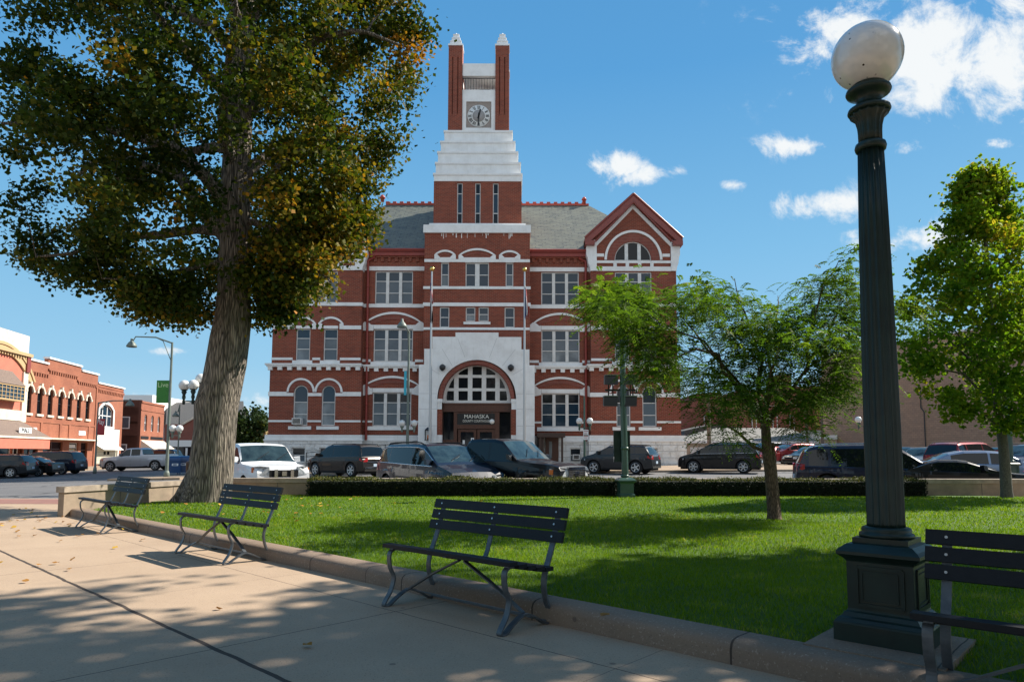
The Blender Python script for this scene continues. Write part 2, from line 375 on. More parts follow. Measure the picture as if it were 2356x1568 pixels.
# ---------------------------------------------------------------- ground
O2 = Vector((-1.04, 6.19)); UD = Vector((-.729, .685)).normalized(); ND = Vector((-UD.y * -1, UD.x * -1))
ND = Vector((UD.y, -UD.x))                       # into the lawn
def pt(t, n, z=0.0): p = O2 + UD * t + ND * n; return Vector((p.x, p.y, z))
def zr(x, y):
    yy = min(max(y, 0), 80); t = min(max((yy - 20) / 20, 0), 1)
    return -.30 + (yy - 20) * .014 + (.0097 * max(min(x, 30), -45) + min(0, max(x, -45) + 10) * .012) * t
def sheet(name, mat, xs, ys, zf, kind='structure', inside=None):
    vs = [(x, y, zf(x, y)) for y in ys for x in xs]; n = len(xs); fs = []
    for j in range(len(ys) - 1):
        for i in range(n - 1):
            if inside and not inside((xs[i] + xs[i + 1]) / 2, (ys[j] + ys[j + 1]) / 2): continue
            k = j * n + i; fs.append((k, k + 1, k + n + 1, k + n))
    b = MB(); b.v = vs; b.f = fs; b.mi = [0] * len(fs); b.sm = [True] * len(fs)
    o = b.build(name, mat); o['kind'] = kind; return o
def asphalt():
    q = NT('worn_asphalt'); c = q.mix(q.ramp(q.noise(.25, 6, .6), .35, .65), (.125, .12, .118), (.09, .087, .087))
    c = q.mix(q.math('MULTIPLY', q.ramp(q.noise(60, 3), .4, .7), .5), c, (.21, .20, .195))
    cr = q.n('ShaderNodeTexVoronoi', {'Scale': .22}, feature='DISTANCE_TO_EDGE'); nv = q.n('ShaderNodeVectorMath', operation='ADD'); q.t.links.new(q.tc.outputs['Object'], nv.inputs[0])
    nn = q.n('ShaderNodeTexNoise', {'Scale': 1.5, 'Detail': 5}); q.t.links.new(q.tc.outputs['Object'], nn.inputs[0]); q.t.links.new(nn.outputs[1], nv.inputs[1]); q.t.links.new(nv.outputs[0], cr.inputs['Vector'])
    c = q.mix(q.math('LESS_THAN', cr.outputs[0], .012), c, (.045, .044, .044))
    q.bump(q.noise(70, 3), .3, .005); return q.fin(c, .85)
M['asphalt'] = asphalt()
_xs = sorted(set([-900, -500, -300, -180, -120, 90, 120, 180, 300, 500, 900] + list(range(-80, 81, 4))))
_ys = sorted(set([-80, -20, 100, 130, 200, 400, 900, 1800] + list(range(0, 90, 3))))
sheet('road', 'asphalt', _xs, _ys, zr)
def concrete(name, c1, c2, joints):

    q = NT(name); c = q.mix(q.ramp(q.noise(.9, 8, .65), .3, .7), c1, c2)
    fine = q.noise(85, 5, .8); c = q.mix(q.math('MULTIPLY', q.ramp(fine, .45, .75), .5), c, (.13, .095, .07))
    c = q.mix(q.math('MULTIPLY', q.ramp(q.noise(55, 3, .7), .58, .72), .55), c, (.48, .40, .32))
    c = q.mix(q.math('MULTIPLY', q.ramp(q.noise(2.4, 9, .75), .62, .74), .28), c, (.17, .13, .10))
    vg = q.n('ShaderNodeTexVoronoi', {'Scale': 2.3}); q.t.links.new(q.tc.outputs['Object'], vg.inputs['Vector']); c = q.mix(q.math('MULTIPLY', q.math('LESS_THAN', vg.outputs[0], .045), .55), c, (.06, .045, .04))
    vg = q.n('ShaderNodeTexVoronoi', {'Scale': 38}); q.t.links.new(q.tc.outputs['Object'], vg.inputs['Vector']); c = q.mix(q.math('MULTIPLY', q.math('LESS_THAN', vg.outputs[0], .16), .5), c, (.09, .07, .055))
    sp = q.n('ShaderNodeSeparateXYZ', {0: q.tc.outputs['Object']}); tot = None; wob = q.math('MULTIPLY', q.math('SUBTRACT', q.noise(3.0, 4), .5), .035)
    for (d, off, per, w) in joints:
        v = q.math('ADD', q.math('ADD', q.math('MULTIPLY', sp.outputs[0], d[0]), q.math('MULTIPLY', sp.outputs[1], d[1])), q.math('ADD', wob, -off))
        if per: v = q.math('SUBTRACT', v, q.math('MULTIPLY', q.math('ROUND', q.math('DIVIDE', v, per)), per))
        g = q.math('LESS_THAN', q.math('ABSOLUTE', v), w); tot = g if tot is None else q.math('MAXIMUM', tot, g)
    if tot is not None:
        c = q.mix(tot, c, (.05, .035, .026)); q.bump(q.math('SUBTRACT', q.math('MULTIPLY', fine, .25), tot), .6, .012)
    else: q.bump(fine, .4, .006)
    return q.fin(c, .9)
o_n, o_t = O2.dot(ND), O2.dot(UD)
M['path'] = concrete('exposed_aggregate_concrete', (.44, .32, .218), (.365, .26, .175),
    [((ND.x, ND.y), o_n - 1.9, 0, .017), ((ND.x, ND.y), o_n - .52, 0, .004), ((ND.x, ND.y), o_n - 5.6, 0, .012), ((UD.x, UD.y), o_t - .7, 4.04, .0045), ((UD.x, UD.y), o_t + 1.32, 4.04, .0018)])
M['kerbstone'] = concrete('kerb_concrete', (.25, .178, .125), (.18, .128, .092), [((UD.x, UD.y), o_t - .1, 1.53, .007), ((UD.x, UD.y), o_t + .45, 4.6, .004)])
M['walk'] = concrete('pavement_concrete', (.36, .26, .175), (.30, .22, .15), [((1, 0), 0, 1.8, .02), ((0, 1), 0.3, 1.8, .02)])
M['lotconc'] = pm('light_concrete', (.36, .33, .29), (.30, .27, .24), .9, scale=1.5)
# the raised square: path slab, kerb to the street
def slab(name, mat, poly, z1, z0, label=None, cat=None):
    b = MB(); b.poly([(x, y, z0) for x, y in poly], (0, 0, z1 - z0)); return b.build(name, mat)
struct(slab('path', 'path', [(-45, -8), (24, -8), (24, 18.15), (-45, 18.15)], 0.0, -.6))
struct(slab('kerb', 'cap', [(-45, 18.15), (24, 18.15), (24, 18.45), (-45, 18.45)], -.02, -.6))
M['pavers'] = brick('red_brick_pavers', (.30, .12, .085), (.24, .095, .07), (.2, .12, .09), .2, .1)
def flatbrick():
    q = NT('brick_paving'); br = q.n('ShaderNodeTexBrick', {'Vector': q.tc.outputs['Object'], 'Color1': (.30, .13, .10), 'Color2': (.23, .10, .08), 'Mortar': (.2, .14, .11), 'Scale': 1.0, 'Mortar Size': .01, 'Brick Width': .22, 'Row Height': .11})
    return q.fin(br.outputs[0], .9)
M['flatbrick'] = flatbrick()
struct(slab('brick_paving', 'flatbrick', [(-45, 16.2), (-8.4, 16.2), (-8.0, 17.9), (-45, 17.9)], .004, -.1))
# lawn sheet, gently domed
def lawn_in(x, y):
    p = Vector((x, y)) - O2; n = p.dot(ND)
    xw = -8.1 + (y - 13.3) * .2366
    return n > .29 and y < 17.9 and x < 24 and (y < 13.2 or x > xw)
def lawnz(x, y): return .105 + .035 * min(1, max(0, ((Vector((x, y)) - O2).dot(ND) - .3) / 1.2))
def lawnmat():
    q = NT('lawn_green'); c = q.mix(q.ramp(q.noise(9, 6, .7), .3, .7), (.05, .12, .008), (.09, .18, .012))
    c = q.mix(q.math('MULTIPLY', q.ramp(q.noise(.6, 4), .45, .7), .35), c, (.11, .16, .02)); q.bump(q.noise(120, 4, .8), 1.0, .03); return q.fin(c, .9)
M['lawn'] = lawnmat()
_b = MB(); N1 = 60
for i in range(N1):
    t0 = -7.2 + i * (18.2 / N1); t1 = -7.2 + (i + 1) * (18.2 / N1)
ts = np.linspace(-9, 11.2, 70); ns = [.26, .5, .8, 1.2, 1.8, 3, 5, 8, 11, 14, 18, 22]
vs = []
for t in ts:
    for n in ns: p = pt(t, n); vs.append((p.x, p.y, lawnz(p.x, p.y)))
fs = []
K = len(ns)
for i in range(len(ts) - 1):
    for j in range(K - 1):
        k = i * K + j; c = (Vector(vs[k]) + Vector(vs[k + K + 1])) / 2
        if c.y < 18.3 and c.x < 26 and c.x > -8.25 + max(0, c.y - 13) * .22: fs.append((k, k + 1, k + K + 1, k + K))
_b.v = vs; _b.f = fs; _b.mi = [0] * len(fs); _b.sm = [True] * len(fs)
struct(_b.build('lawn', 'lawn'))
# kerb beside the lawn, rounded
_b = MB(); prof = [(0, -.05), (0.0, .085), (.012, .115), (.04, .135), (.1, .142), (.24, .14), (.29, .125), (.30, .02)]
pts = [(t, [pt(t, n, z) for n, z in prof]) for t in np.linspace(-9, 10.75, 60)]
vs = [p for t, r in pts for p in r]; K = len(prof); fs = [(i * K + j, i * K + j + 1, (i + 1) * K + j + 1, (i + 1) * K + j) for i in range(len(pts) - 1) for j in range(K - 1)]
_b.add(vs, fs, True); _b.add([pt(10.75, n, z) for n, z in prof], [tuple(range(K))])
ko = _b.build('kerb_strip', 'kerbstone'); struct(ko)
# pavements on the far side
def wz(x, y): return zr(x, y) + .13
sheet('pavement', 'walk', list(range(-18, 70, 4)), [42.2, 44, 46, 48, 50, 52.6], wz)
_e = MB()
for x in range(-18, 66, 4): _e.add([(x, 42.2, zr(x, 42.2) - .05), (x + 4, 42.2, zr(x + 4, 42.2) - .05), (x + 4, 42.2, wz(x + 4, 42.2)), (x, 42.2, wz(x, 42.2))], [(0, 1, 2, 3)])
struct(_e.build('kerb', 'cap'))
# ================================================================ courthouse
YP, YB, YT, YE = 52.0, 52.7, 51.5, 50.9
CH = thing('courthouse', 'red brick courthouse with white stone bands and a tall clock tower', 'courthouse', (onY(1100, 1000, YP).x, 56, 0))
def X(x, y, Y=YP): return onY(x, y, Y).x
def Z(y, Y=YP, x=1100): return onY(x, y, Y).z
WR = random.Random(4); M['blind3'] = blind('pale_blind_behind_glass', (.13, .155, .17), (.07, .09, .11))
def window(parent, Y, x0, x1, z0, z1, rise=0, lights=1, transom=None, rail=None, mats=('glass_blue', 'blind', 'blind'), fw=.075, mull=.12, name='window', setback=.1, extra=None, fmat='frame'):
    """sash window: frame as the part, its panes as a sub-part. transom / rail are fractions of the height."""
    if 'blind' in mats or 'blind2' in mats: mats = tuple([mats[0]] + [WR.choice([m_, m_, 'blind', 'blind2', 'blind3', 'glass_blue']) for m_ in mats[1:]])
    f = MB(); y0, y1 = Y + setback, Y + setback + .1; H = z1 - z0
    f.box(x0, x0 + fw, y0, y1, z0, z1 - rise); f.box(x1 - fw, x1, y0, y1, z0, z1 - rise); f.box(x0 + fw, x1 - fw, y0 - .03, y1, z0, z0 + fw)
    if rise: f.arch(x0 + fw, x1 - fw, z1 - rise, rise - fw, fw, y0, y1)
    else: f.box(x0 + fw, x1 - fw, y0, y1, z1 - fw, z1)
    w = (x1 - x0 - 2 * fw - (lights - 1) * mull) / lights; g = MB()
    for i in range(lights):
        a = x0 + fw + i * (w + mull); b = a + w
        if i:
            zt = z1 - fw
            if rise:
                xm = a - mull / 2; A = arc(x0 + fw, x1 - fw, z1 - rise, rise - fw, 40); zt = min(A, key=lambda p: abs(p[0] - xm))[1]
            f.box(a - mull, a, y0 - .05, y1 - .02, z0 + fw, zt)
        zz = [z0 + fw] + [z0 + H * q for q in sorted(x for x in (rail, transom) if x)] + [z1 - fw]
        top = None
        if rise:
            A = arc(x0 + fw, x1 - fw, z1 - rise, rise - fw, 24); top = [(p, q) for p, q in A if a <= p <= b]
            def za(xx): 
                k = max(j for j in range(len(A)) if A[j][0] <= xx + 1e-6) if xx > A[0][0] else 0
                k = min(k, len(A) - 2); t = (xx - A[k][0]) / max(1e-6, A[k + 1][0] - A[k][0]); return A[k][1] + (A[k + 1][1] - A[k][1]) * t
            top = [(a, za(a))] + [p for p in top if a + .01 < p[0] < b - .01] + [(b, za(b))]
        for j in range(len(zz) - 1):
            c, d = zz[j], zz[j + 1]; last = j == len(zz) - 2
            if j: f.box(a, b, y0 + .01, y1 - .03, c - .028, c + .028)
            k = len(mats) - 1 - j if len(mats) > 1 else 0
            k = 0 if last else max(1, min(len(mats) - 1, len(mats) - 1 - j)) if len(mats) > 1 else 0
            g.use(mats[k]); yy = y1 - .035 - (.012 * j)
            if last and rise: g.add([(a, yy, c), (b, yy, c)] + [(p, yy, q) for p, q in top[::-1]], [tuple(range(2 + len(top)))])
            else: g.add([(a, yy, c), (b, yy, c), (b, yy, d), (a, yy, d)], [(0, 1, 2, 3)])
    if extra: extra(f, x0, x1, y0, y1, z0, z1)
    fo = f.build(name, fmat, parent); g.build('pane', None, fo); return fo

# ---- brick walls with real openings
class Arches:
    def __init__(s): s.l = []
    def arch(s, *a): b = MB().use('brick_arch'); b.arch(*a); s.l.append(b)
wall = MB().use('brick'); trim = MB().use('white'); archb = Arches()
WIN = []   # deferred windows: (Y, x0,x1,z0,z1,rise,lights,transom,rail,mats)
def opening(holes, Y, x0, x1, z0, z1, rise=0, **k):
    holes.append((x0, x1, z0, z1, rise)); WIN.append((Y, x0, x1, z0, z1, rise, k))
zg = -.6
def band(Y, xa, xb, yt, yb, proud=.07, xr=1100, back=.3):
    trim.box(xa, xb, Y - proud, Y + .02, Z(yb, Y, xr), Z(yt, Y, xr))
def hood(Y, x0, x1, yspring, ytop, th, ref, legs=0.0, tymp=None, proud=.09, xr=1100):
    """white arched hood; ref = row used for x"""
    a, b = X(x0, ref, Y), X(x1, ref, Y); zs = Z(yspring, Y, xr); zt = Z(ytop, Y, xr)
    trim.arch(a + th, b - th, zs, zt - zs - th, th, Y - proud, Y + .02)
    if legs: trim.box(a, a + th, Y - proud, Y + .02, zs - legs, zs); trim.box(b - th, b, Y - proud, Y + .02, zs - legs, zs)
def pavilion(side):
    """side -1 = left, +1 = right, measured separately"""
    Y = YP; xr = 733 if side < 0 else 1456
    if side < 0:
        ux0, ux1, lx0, lx1, bx0, bx1 = X(627, 760), X(831, 760), X(619.5, 900), X(831, 900), X(611.5, 1010), X(831.5, 1010)
        c1 = [(675, 708), (739.8, 771.2)]; c2 = [(681, 713.3), (744.5, 776.6)]; g3 = (692, 776.5)
        cg, shift = 733.5, 0.0
    else:
        ux0, ux1, lx0, lx1, bx0, bx1 = X(1359.5, 760), X(1558, 760), X(1359, 900), X(1565.5, 900), X(1357.5, 1010), X(1575.5, 1010)
        c1 = [(1418.3, 1450.3), (1478.2, 1510.7)]; c2 = [(1414.6, 1447.5), (1477, 1510.5)]; g3 = (1415, 1499.6)
        cg, shift = 1456.7, 2.0
    z = lambda y: Z(y + (shift if side > 0 else 0), Y, xr)
    h1, h2 = [], []
    # storey 1 windows: round headed
    for (a, b) in c1:
        xa, xb = X(a, 930), X(b, 930); opening(h1, Y, xa, xb, z(978.5), z(885.6), (xb - xa) / 2, transom=.58, rail=.28, mats=('glass_blue', 'blind2', 'blind2') if side < 0 else ('glass', 'glass_blue', 'blind'))
        cx = (xa + xb) / 2; r = X(722.3, 900) - X(690, 900)
        zs = z(901.5); th = .15
        trim.arch(cx - r + th, cx + r - th, zs, r - th, th, Y - .10, Y + .02, 24)
        archb.arch(xa, xb, zs, (xb - xa) / 2, r - th - (xb - xa) / 2 - .01, Y - .035, Y + .01, 24)
        trim.box(xa - .32, xb + .32, Y - .13, Y + .03, z(987.6), z(980))
    # storey 2: flat heads under segmental hoods
    for (a, b) in c2:
        xa, xb = X(a, 790), X(b, 790); opening(h2, Y, xa, xb, z(828.8), z(755.8), 0, transom=.70, rail=.36, mats=('glass_blue', 'blind', 'blind'))
        cx = (xa + xb) / 2; hw = X(737, 740) - X(711.5, 740) + .12
        trim.arch(cx - hw + .16, cx + hw - .16, z(744), z(728.6) - z(744) - .15, .16, Y - .10, Y + .02)
        for q in (-1, 1): trim.box(cx + q * hw, cx + q * (hw - .30), Y - .095, Y + .02, z(757), z(744))
        trim.box(xa - .02, xb + .02, Y - .06, Y + .02, z(755.6), z(749)); archb.arch(cx - hw + .34, cx + hw - .34, z(749), .3, .18, Y - .03, Y + .01)
        trim.box(xa - .22, xb + .22, Y - .12, Y + .03, z(836.5), z(829))
    xs_ = [X(a, 790) for p in c2 for a in p]
    for a, b in ((ux0, xs_[0] - .22), (xs_[1] + .22, xs_[2] - .22), (xs_[3] + .22, ux1)):
        trim.box(a, b, Y - .07, Y + .02, z(828), z(822.4))
    cx1 = [(X(a, 740) + X(b, 740)) / 2 for a, b in c2]; hw = X(737, 740) - X(711.5, 740) + .12
    for a, b in ((ux0, cx1[0] - hw), (cx1[1] + hw, ux1)): trim.box(a, b, Y - .08, Y + .02, z(757.2), z(748.6))
    # storey 3 triple window and gable
    xa, xb = X(g3[0], 660), X(g3[1], 660); opening(h2, Y, xa, xb, z(696.5), z(623.6), 0, lights=3, transom=.70, rail=.34, mull=.26, mats=('glass_blue', 'blind', 'blind'))
    xa2, xb2 = X(g3[0] - 1.3, 590), X(g3[1] - 1, 590); opening(h2, Y, xa2, xb2, z(597.6), z(553.4), (xb2 - xa2) / 2 * .98, lights=3, mats=('glass',), mull=.26)
    cxg = X(cg, 560)
    r = X(cg + 66.5, 590) - X(cg, 590); zs = z(596)
    trim.arch(cxg - r + .18, cxg + r - .18, zs, z(528) - zs - .18, .18, Y - .12, Y + .02, 30)
    archb.arch(xa2, xb2, z(597.6), z(553.4) - z(597.6), r - .19 - (xb2 - xa2) / 2, Y - .04, Y + .01, 30)
    # walls
    zu, zl, zb = z(840), z(840), z(999)
    gx0, gx1 = X(1372.6 if side > 0 else 649.5, 560), X(1541 if side > 0 else 817, 560)
    wall.facade(Y, ux0, ux1, zl, z(600), [h for h in h2 if h[3] < z(600)], .3)
    hg = [h for h in h2 if h[3] > z(600)]
    eave, apex = z(556.5), z(457)
    wall.facade(Y, ux0, ux1, z(600), z(550), hg, .3)
    hwf = (ux1 - ux0) / 2; cxf = (ux0 + ux1) / 2
    wall.add([(ux0, Y, z(550)), (ux1, Y, z(550)), (cxg, Y, apex)], [(0, 1, 2)])
    wall.facade(Y, lx0, lx1, zb, zl, h1, .3)
    wall.box(lx0, lx1, Y + .31, Y + .5, zb, zl) if False else None
    # sides of the block
    for (xa_, xb_, z0, z1) in ((ux0, ux1, zl, z(550)), (lx0, lx1, zb, zl)):
        for xx in (xa_, xb_): wall.add([(xx, Y, z0), (xx, 68, z0), (xx, 68, z1), (xx, Y, z1)], [(0, 1, 2, 3)])
    # bands
    def bandx(xa_, xb_, yt, yb, pr=.07): trim.box(xa_, xb_, Y - pr, Y + .02, z(yb), z(yt)); 
    def wrap(xa_, xb_, yt, yb, pr=.07):
        trim.box(xa_ - pr, xb_ + pr, Y - pr, Y + .3, z(yb), z(yt)); trim.box(xa_ - pr, xa_ + .02, Y + .3, 67.9, z(yb), z(yt)); trim.box(xb_ - .02, xb_ + pr, Y + .3, 67.9, z(yb), z(yt))
    wrap(ux0, ux1, 695.5, 703.2)
    bandx(ux0 + .1, ux1 - .1, 611.5, 621.5, .08); bandx(ux0 + .1, xa2, 597.8, 603.4, .075); bandx(xb2, ux1 - .1, 597.8, 603.4, .075); bandx(xa2, xb2, 598.2, 603.4, .06)
    for q in (g3[0], g3[0] + 28.2, g3[0] + 56.4, g3[1]): bandx(X(q, 605) - .13, X(q, 605) + .13, 603.5, 611.4, .06)
    for (q0, q1) in ((1372, cg - 67), (cg + 67, 1541)) if side > 0 else ((649, cg - 67), (cg + 67, 817)): bandx(X(q0, 585), X(q1, 585), 581.8, 588.6, .075)
    # white shoulder piers with corbels
    for q in (-1, 1):
        e = ux0 if q < 0 else ux1; inn = X((1372.6 if q < 0 else 1543) if side > 0 else (648.6 if q < 0 else 818), 580)
        if q < 0: o = X(1349 if side > 0 else 626, 570)
        else: o = X(1563.5 if side > 0 else 845.5, 570)
        P = [(inn, z(621.5)), (e, z(621.5)), (e + (o - e) * .2, z(612)), (e + (o - e) * .55, z(604)), (e + (o - e) * .75, z(590)), (o, z(585)), (o, z(563)), (inn + (e - inn) * .35, z(550)), (inn, z(557))]
        trim.poly([(a, Y - .13, b) for a, b in P], (0, .9, 0))
    # inner white rake band and terracotta coping
    cop = MB().use('terracotta'); L0 = X(1344.4 if side > 0 else 621, 552); R0 = X(1567.8 if side > 0 else 851.5, 552)
    zap, zev = z(449.6), z(549.5); t = z(549.5) - z(565)
    for (xe, s_) in ((L0, 1), (R0, -1)):
        k = (zap - zev) / abs(cxg - xe)
        off = t * 1.25
        cop.poly([(xe, Y - .45, zev), (cxg, Y - .45, zap), (cxg, Y - .45, zap - off), (xe + s_ * .1, Y - .45, zev - t * .95), (xe, Y - .45, zev - t * .95)], (0, .95, 0))
        cop.tube([(xe, Y - .47, zev + .03), (cxg, Y - .47, zap + .05)], .09, 6)
        cop.tube([(xe + s_ * .55, Y - .46, zev - t * 1.02 + .02), (cxg, Y - .46, zap - off + .04)], .06, 6)
        cop.box(xe, xe + s_ * .75, Y - .5, Y + .5, zev - t * 1.0, zev - t * .35)
        i0 = X((1368 if s_ > 0 else 1546) if side > 0 else (645 if s_ > 0 else 822), 566)
        trim.poly([(i0, Y - .1, z(559)), (cxg, Y - .1, z(468.5)), (cxg, Y - .1, z(478.5)), (i0 + s_ * .05, Y - .1, z(567.5))], (0, .12, 0))
    cop.build('gable_coping', None, CH)
    # cornice with dentils
    cor = MB().use('white'); prof = [(0, 836.5, .22), (0, 840, .34), (0, 843.5, .26)]
    cor.box(lx0 - .30, lx1 + .02, Y - .34, Y + .3, z(840.5), z(836.4)); cor.box(lx0 - .2, lx1, Y - .26, Y + .3, z(844), z(840.5))
    xx = lx0 - .1
    while xx < lx1 - .2: cor.box(xx, xx + .33, Y - .24, Y + .02, z(851.5), z(844)); xx += .745
    cor.build('cornice', None, CH)
    # lower bands
    e1 = [X(a, 930) for p in c1 for a in p]; hw = X(722.3, 900) - X(690, 900); cc = [(e1[0] + e1[1]) / 2, (e1[2] + e1[3]) / 2]
    for a, b in ((lx0, cc[0] - hw), (cc[1] + hw, lx1)): bandx(a - (.06 if a == lx0 else 0), b, 901, 910.8, .08)
    for a, b in ((cc[0] - hw, e1[0]), (e1[1], e1[2]), (e1[3], cc[1] + hw)): bandx(a, b, 903.6, 910.8, .08)
    for a, b in ((lx0, e1[0]), (e1[1], e1[2]), (e1[3], lx1)): bandx(a, b, 966, 970.6, .06)
    return dict(u=(ux0, ux1), l=(lx0, lx1), b=(bx0, bx1), z=z, cg=cxg, zap=zap, zev=zev)
PL = pavilion(-1); PR = pavilion(1)

# ---- recessed bays
def bay(side):
    Y = YB; xr = 905 if side < 0 else 1290; dz = 0 if side < 0 else 2.2
    z = lambda y: Z(y + dz, Y, xr)
    x0, x1 = (PL['u'][1], X(977, 700, YT)) if side < 0 else (X(1218.5, 700, YT), PR['u'][0])
    s = 0 if side < 0 else 1; h = []
    g3 = [(863, 949.8), (1245.3, 1332)][s]; g2 = [(859.5, 949.6), (1245.7, 1333.5)][s]; g1 = [(857, 945.8), (1246, 1333.5)][s]
    a3, b3 = X(g3[0], 660, Y), X(g3[1], 660, Y); a2, b2 = X(g2[0], 795, Y), X(g2[1], 795, Y); a1, b1 = X(g1[0], 940, Y), X(g1[1], 940, Y)
    opening(h, Y, a3, b3, z(699), z(623.8), 0, lights=3, transom=.70, rail=.34, mull=.24)
    opening(h, Y, a2, b2, z(831.6), z(756.8), 0, lights=3, transom=.70, rail=.36, mull=.24, mats=('glass_blue', 'blind', 'blind2'))
    opening(h, Y, a1, b1, z(979.8), z(902.4), 0, lights=3, transom=.70, rail=.37, mull=.24, mats=('glass', 'blind2', 'blind') if side < 0 else ('glass', 'glass_blue', 'glass_blue'))
    wall.facade(Y, x0, x1, z(999), z(574), h, .3)
    def bx(a, b, yt, yb, pr=.07): trim.box(a, b, Y - pr, Y + .02, z(yb), z(yt))
    bx(x0, x1, 613.2, 622.6, .09); bx(x0, x1, 699.3, 707.4, .09)
    for (a, b, top, sp, lt, lb) in ((a2, b2, 717.8, 741, 747.4, 756.6), (a1, b1, 864.6, 886, 892.6, 902)):
        e = .55; cx = (a + b) / 2
        trim.arch(a - e + .05, b + e - .05, z(sp), z(top) - z(sp) - .16, .17, Y - .11, Y + .02, 24)
        archb.arch(a - .22, b + .22, z(lt), (z(top) - z(lt)) * .42, (z(top) - z(lt)) * .40, Y - .04, Y + .01, 24)
        for q, e0 in ((-1, a), (1, b)): trim.poly([(e0 + q * .02, Y - .1, z(lb + 4)), (e0 + q * .02, Y - .1, z(lt)), (e0 + q * .2, Y - .1, z(lt)), (e0 + q * .42, Y - .1, z(sp + .5)), (e0 + q * (e + .14), Y - .1, z(sp - 1)), (e0 + q * (e + .34), Y - .1, z(sp + 4)), (e0 + q * (e + .34), Y - .1, z(lb + (4 if lt < 800 else 9)))], (0, .12, 0))
        bx(a, b, lt, lb, .06)
    for (a, b) in ((x0, a2 - .9), (b2 + .9, x1)): bx(a, b, 752.8, 760.8, .08)
    for (a, b) in ((x0, a2 - .2), (b2 + .2, x1)): bx(a, b, 826.5, 832.4, .07)
    bx(a2 - .2, b2 + .2, 832, 840, .1); 
    for (a, b) in ((x0, a1), (b1, x1)): bx(a, b, 967, 971.4, .06)
    bx(a1 - .35, b1 + .35, 980.2, 989, .12); bx(x0, a1 - .8, 904, 913, .075); bx(b1 + .8, x1, 904, 913, .075)
    c = MB().use('white'); c.box(x0, x1, Y - .32, Y + .02, z(843.6), z(839.4)); c.box(x0, x1, Y - .24, Y + .02, z(847), z(843.6)); xx = x0 + .2
    while xx < x1 - .3: c.box(xx, xx + .33, Y - .22, Y + .02, z(854.5), z(847)); xx += .745
    c.build('cornice', None, CH)
    # brick corbels, red gutter
    for i in range(int((x1 - x0) / .55)):
        xx = x0 + .2 + i * .55; wall.box(xx, xx + .22, Y - .12, Y + .02, z(602), z(593))
    wall.box(x0, x1, Y - .16, Y + .02, z(593), z(588.5))
    g = MB().use('redpaint'); g.box(x0, x1, Y - .42, Y + .1, z(581), z(574.6)); g.box(x0, x1, Y - .28, Y + .1, z(589.5), z(581)); g.tube([(x0, Y - .42, z(577)), (x1, Y - .42, z(577))], .1, 6)
    g.build('gutter', None, CH)
    # downpipe
    xd = X(846.5, 640, Y - .1) if side < 0 else X(1347.5, 640, Y - .1); xb = X(842.5, 1000, Y - .1) if side < 0 else X(1348.5, 1000, Y - .1); q = -1 if side < 0 else 1
    d = MB().use('redpaint'); yy = Y - .16
    d.tube([(xd - q * .5, yy - .1, z(590)), (xd - q * .45, yy, z(594)), (xd, yy, z(600)), (xd, yy, z(610)), (xb, yy, z(1012))], .1, 8)
    for t in (660, 740, 800, 870, 930, 990): d.lathe([(.13, -.05), (.13, .05)], (xd + (xb - xd) * (t - 610) / 400, yy, z(t)), 8)
    d.build('downpipe', None, CH)
    return x0, x1
BL = bay(-1); BR = bay(1)

# ---- centre block
Y = YT; z = lambda y: Z(y, YT)
tx0, tx1 = X(976, 640, Y), X(1219, 640, Y); h = []
for a, b in ((1014.5, 1032.8), (1163.4, 1181)): opening(h, Y, X(a, 630, Y), X(b, 630, Y), z(658.5), z(604), 0, rail=.5, mats=('glass_blue', 'blind'))
opening(h, Y, X(1071, 630, Y), X(1125, 630, Y), z(659.5), z(604), 0, lights=2, rail=.5, mull=.34, mats=('glass_blue', 'blind'))
for a, b in ((1011.6, 1033.6), (1160.8, 1183.8)): opening(h, Y, X(a, 730, Y), X(b, 730, Y), z(753), z(706), 0, rail=.5, mats=('glass_blue', 'glass_blue'))
for a, b in ((1071.4, 1093.6), (1101, 1124.4)): opening(h, Y, X(a, 720, Y), X(b, 720, Y), z(739), z(706), 0, rail=.5, mats=('glass_blue', 'blind'))
# big arched entrance opening
ea, eb = X(1017.3, 920, Y), X(1175.8, 920, Y)
h.append((ea, eb, -.6, z(833.6), (eb - ea) / 2))
wall.facade(Y, tx0, tx1, -.6, z(519), h, .5)
for xx in (tx0, tx1): wall.add([(xx, Y, -.6), (xx, 60, -.6), (xx, 60, z(519)), (xx, Y, z(519))], [(0, 1, 2, 3)])
def bt(a, b, yt, yb, pr=.08): trim.box(a, b, Y - pr, Y + .02, z(yb), z(yt))
bt(tx0, tx1, 596.6, 603.2, .075)
for (a, b, yt, sp) in ((999.6, 1048.8, 575.8, 587), (1055, 1140.8, 572, 588), (1148, 1197.2, 576.4, 588)):
    xa, xb = X(a, 590, Y), X(b, 590, Y); trim.arch(xa + .14, xb - .14, z(sp), z(yt) - z(sp) - .14, .15, Y - .12, Y + .02)
    for q, e0 in ((1, xa), (-1, xb)): trim.poly([(e0, Y - .1, z(596.6)), (e0, Y - .1, z(sp)), (e0 + q * .2, Y - .1, z(sp - 2)), (e0 + q * .42, Y - .1, z(592)), (e0 + q * .42, Y - .1, z(596.6))], (0, .1, 0))
    archb.arch(xa + .5, xb - .5, z(592.5), (z(yt) - z(592.5)) * .4, (z(yt) - z(592.5)) * .28, Y - .04, Y + .01)
    bt(xa + .42, xb - .42, 592.4, 596.6, .06); trim.box(xa + .5, xb - .5, Y - .06, Y + .02, z(604), z(603.2))
bt(tx0 - .06, tx1 + .06, 659, 665); bt(tx0 - .06, tx1 + .06, 696.4, 704.4); bt(tx0, tx1, 753.2, 758.8)
bt(X(1066.5, 743, Y), X(1128.5, 743, Y), 740.4, 746, .12)
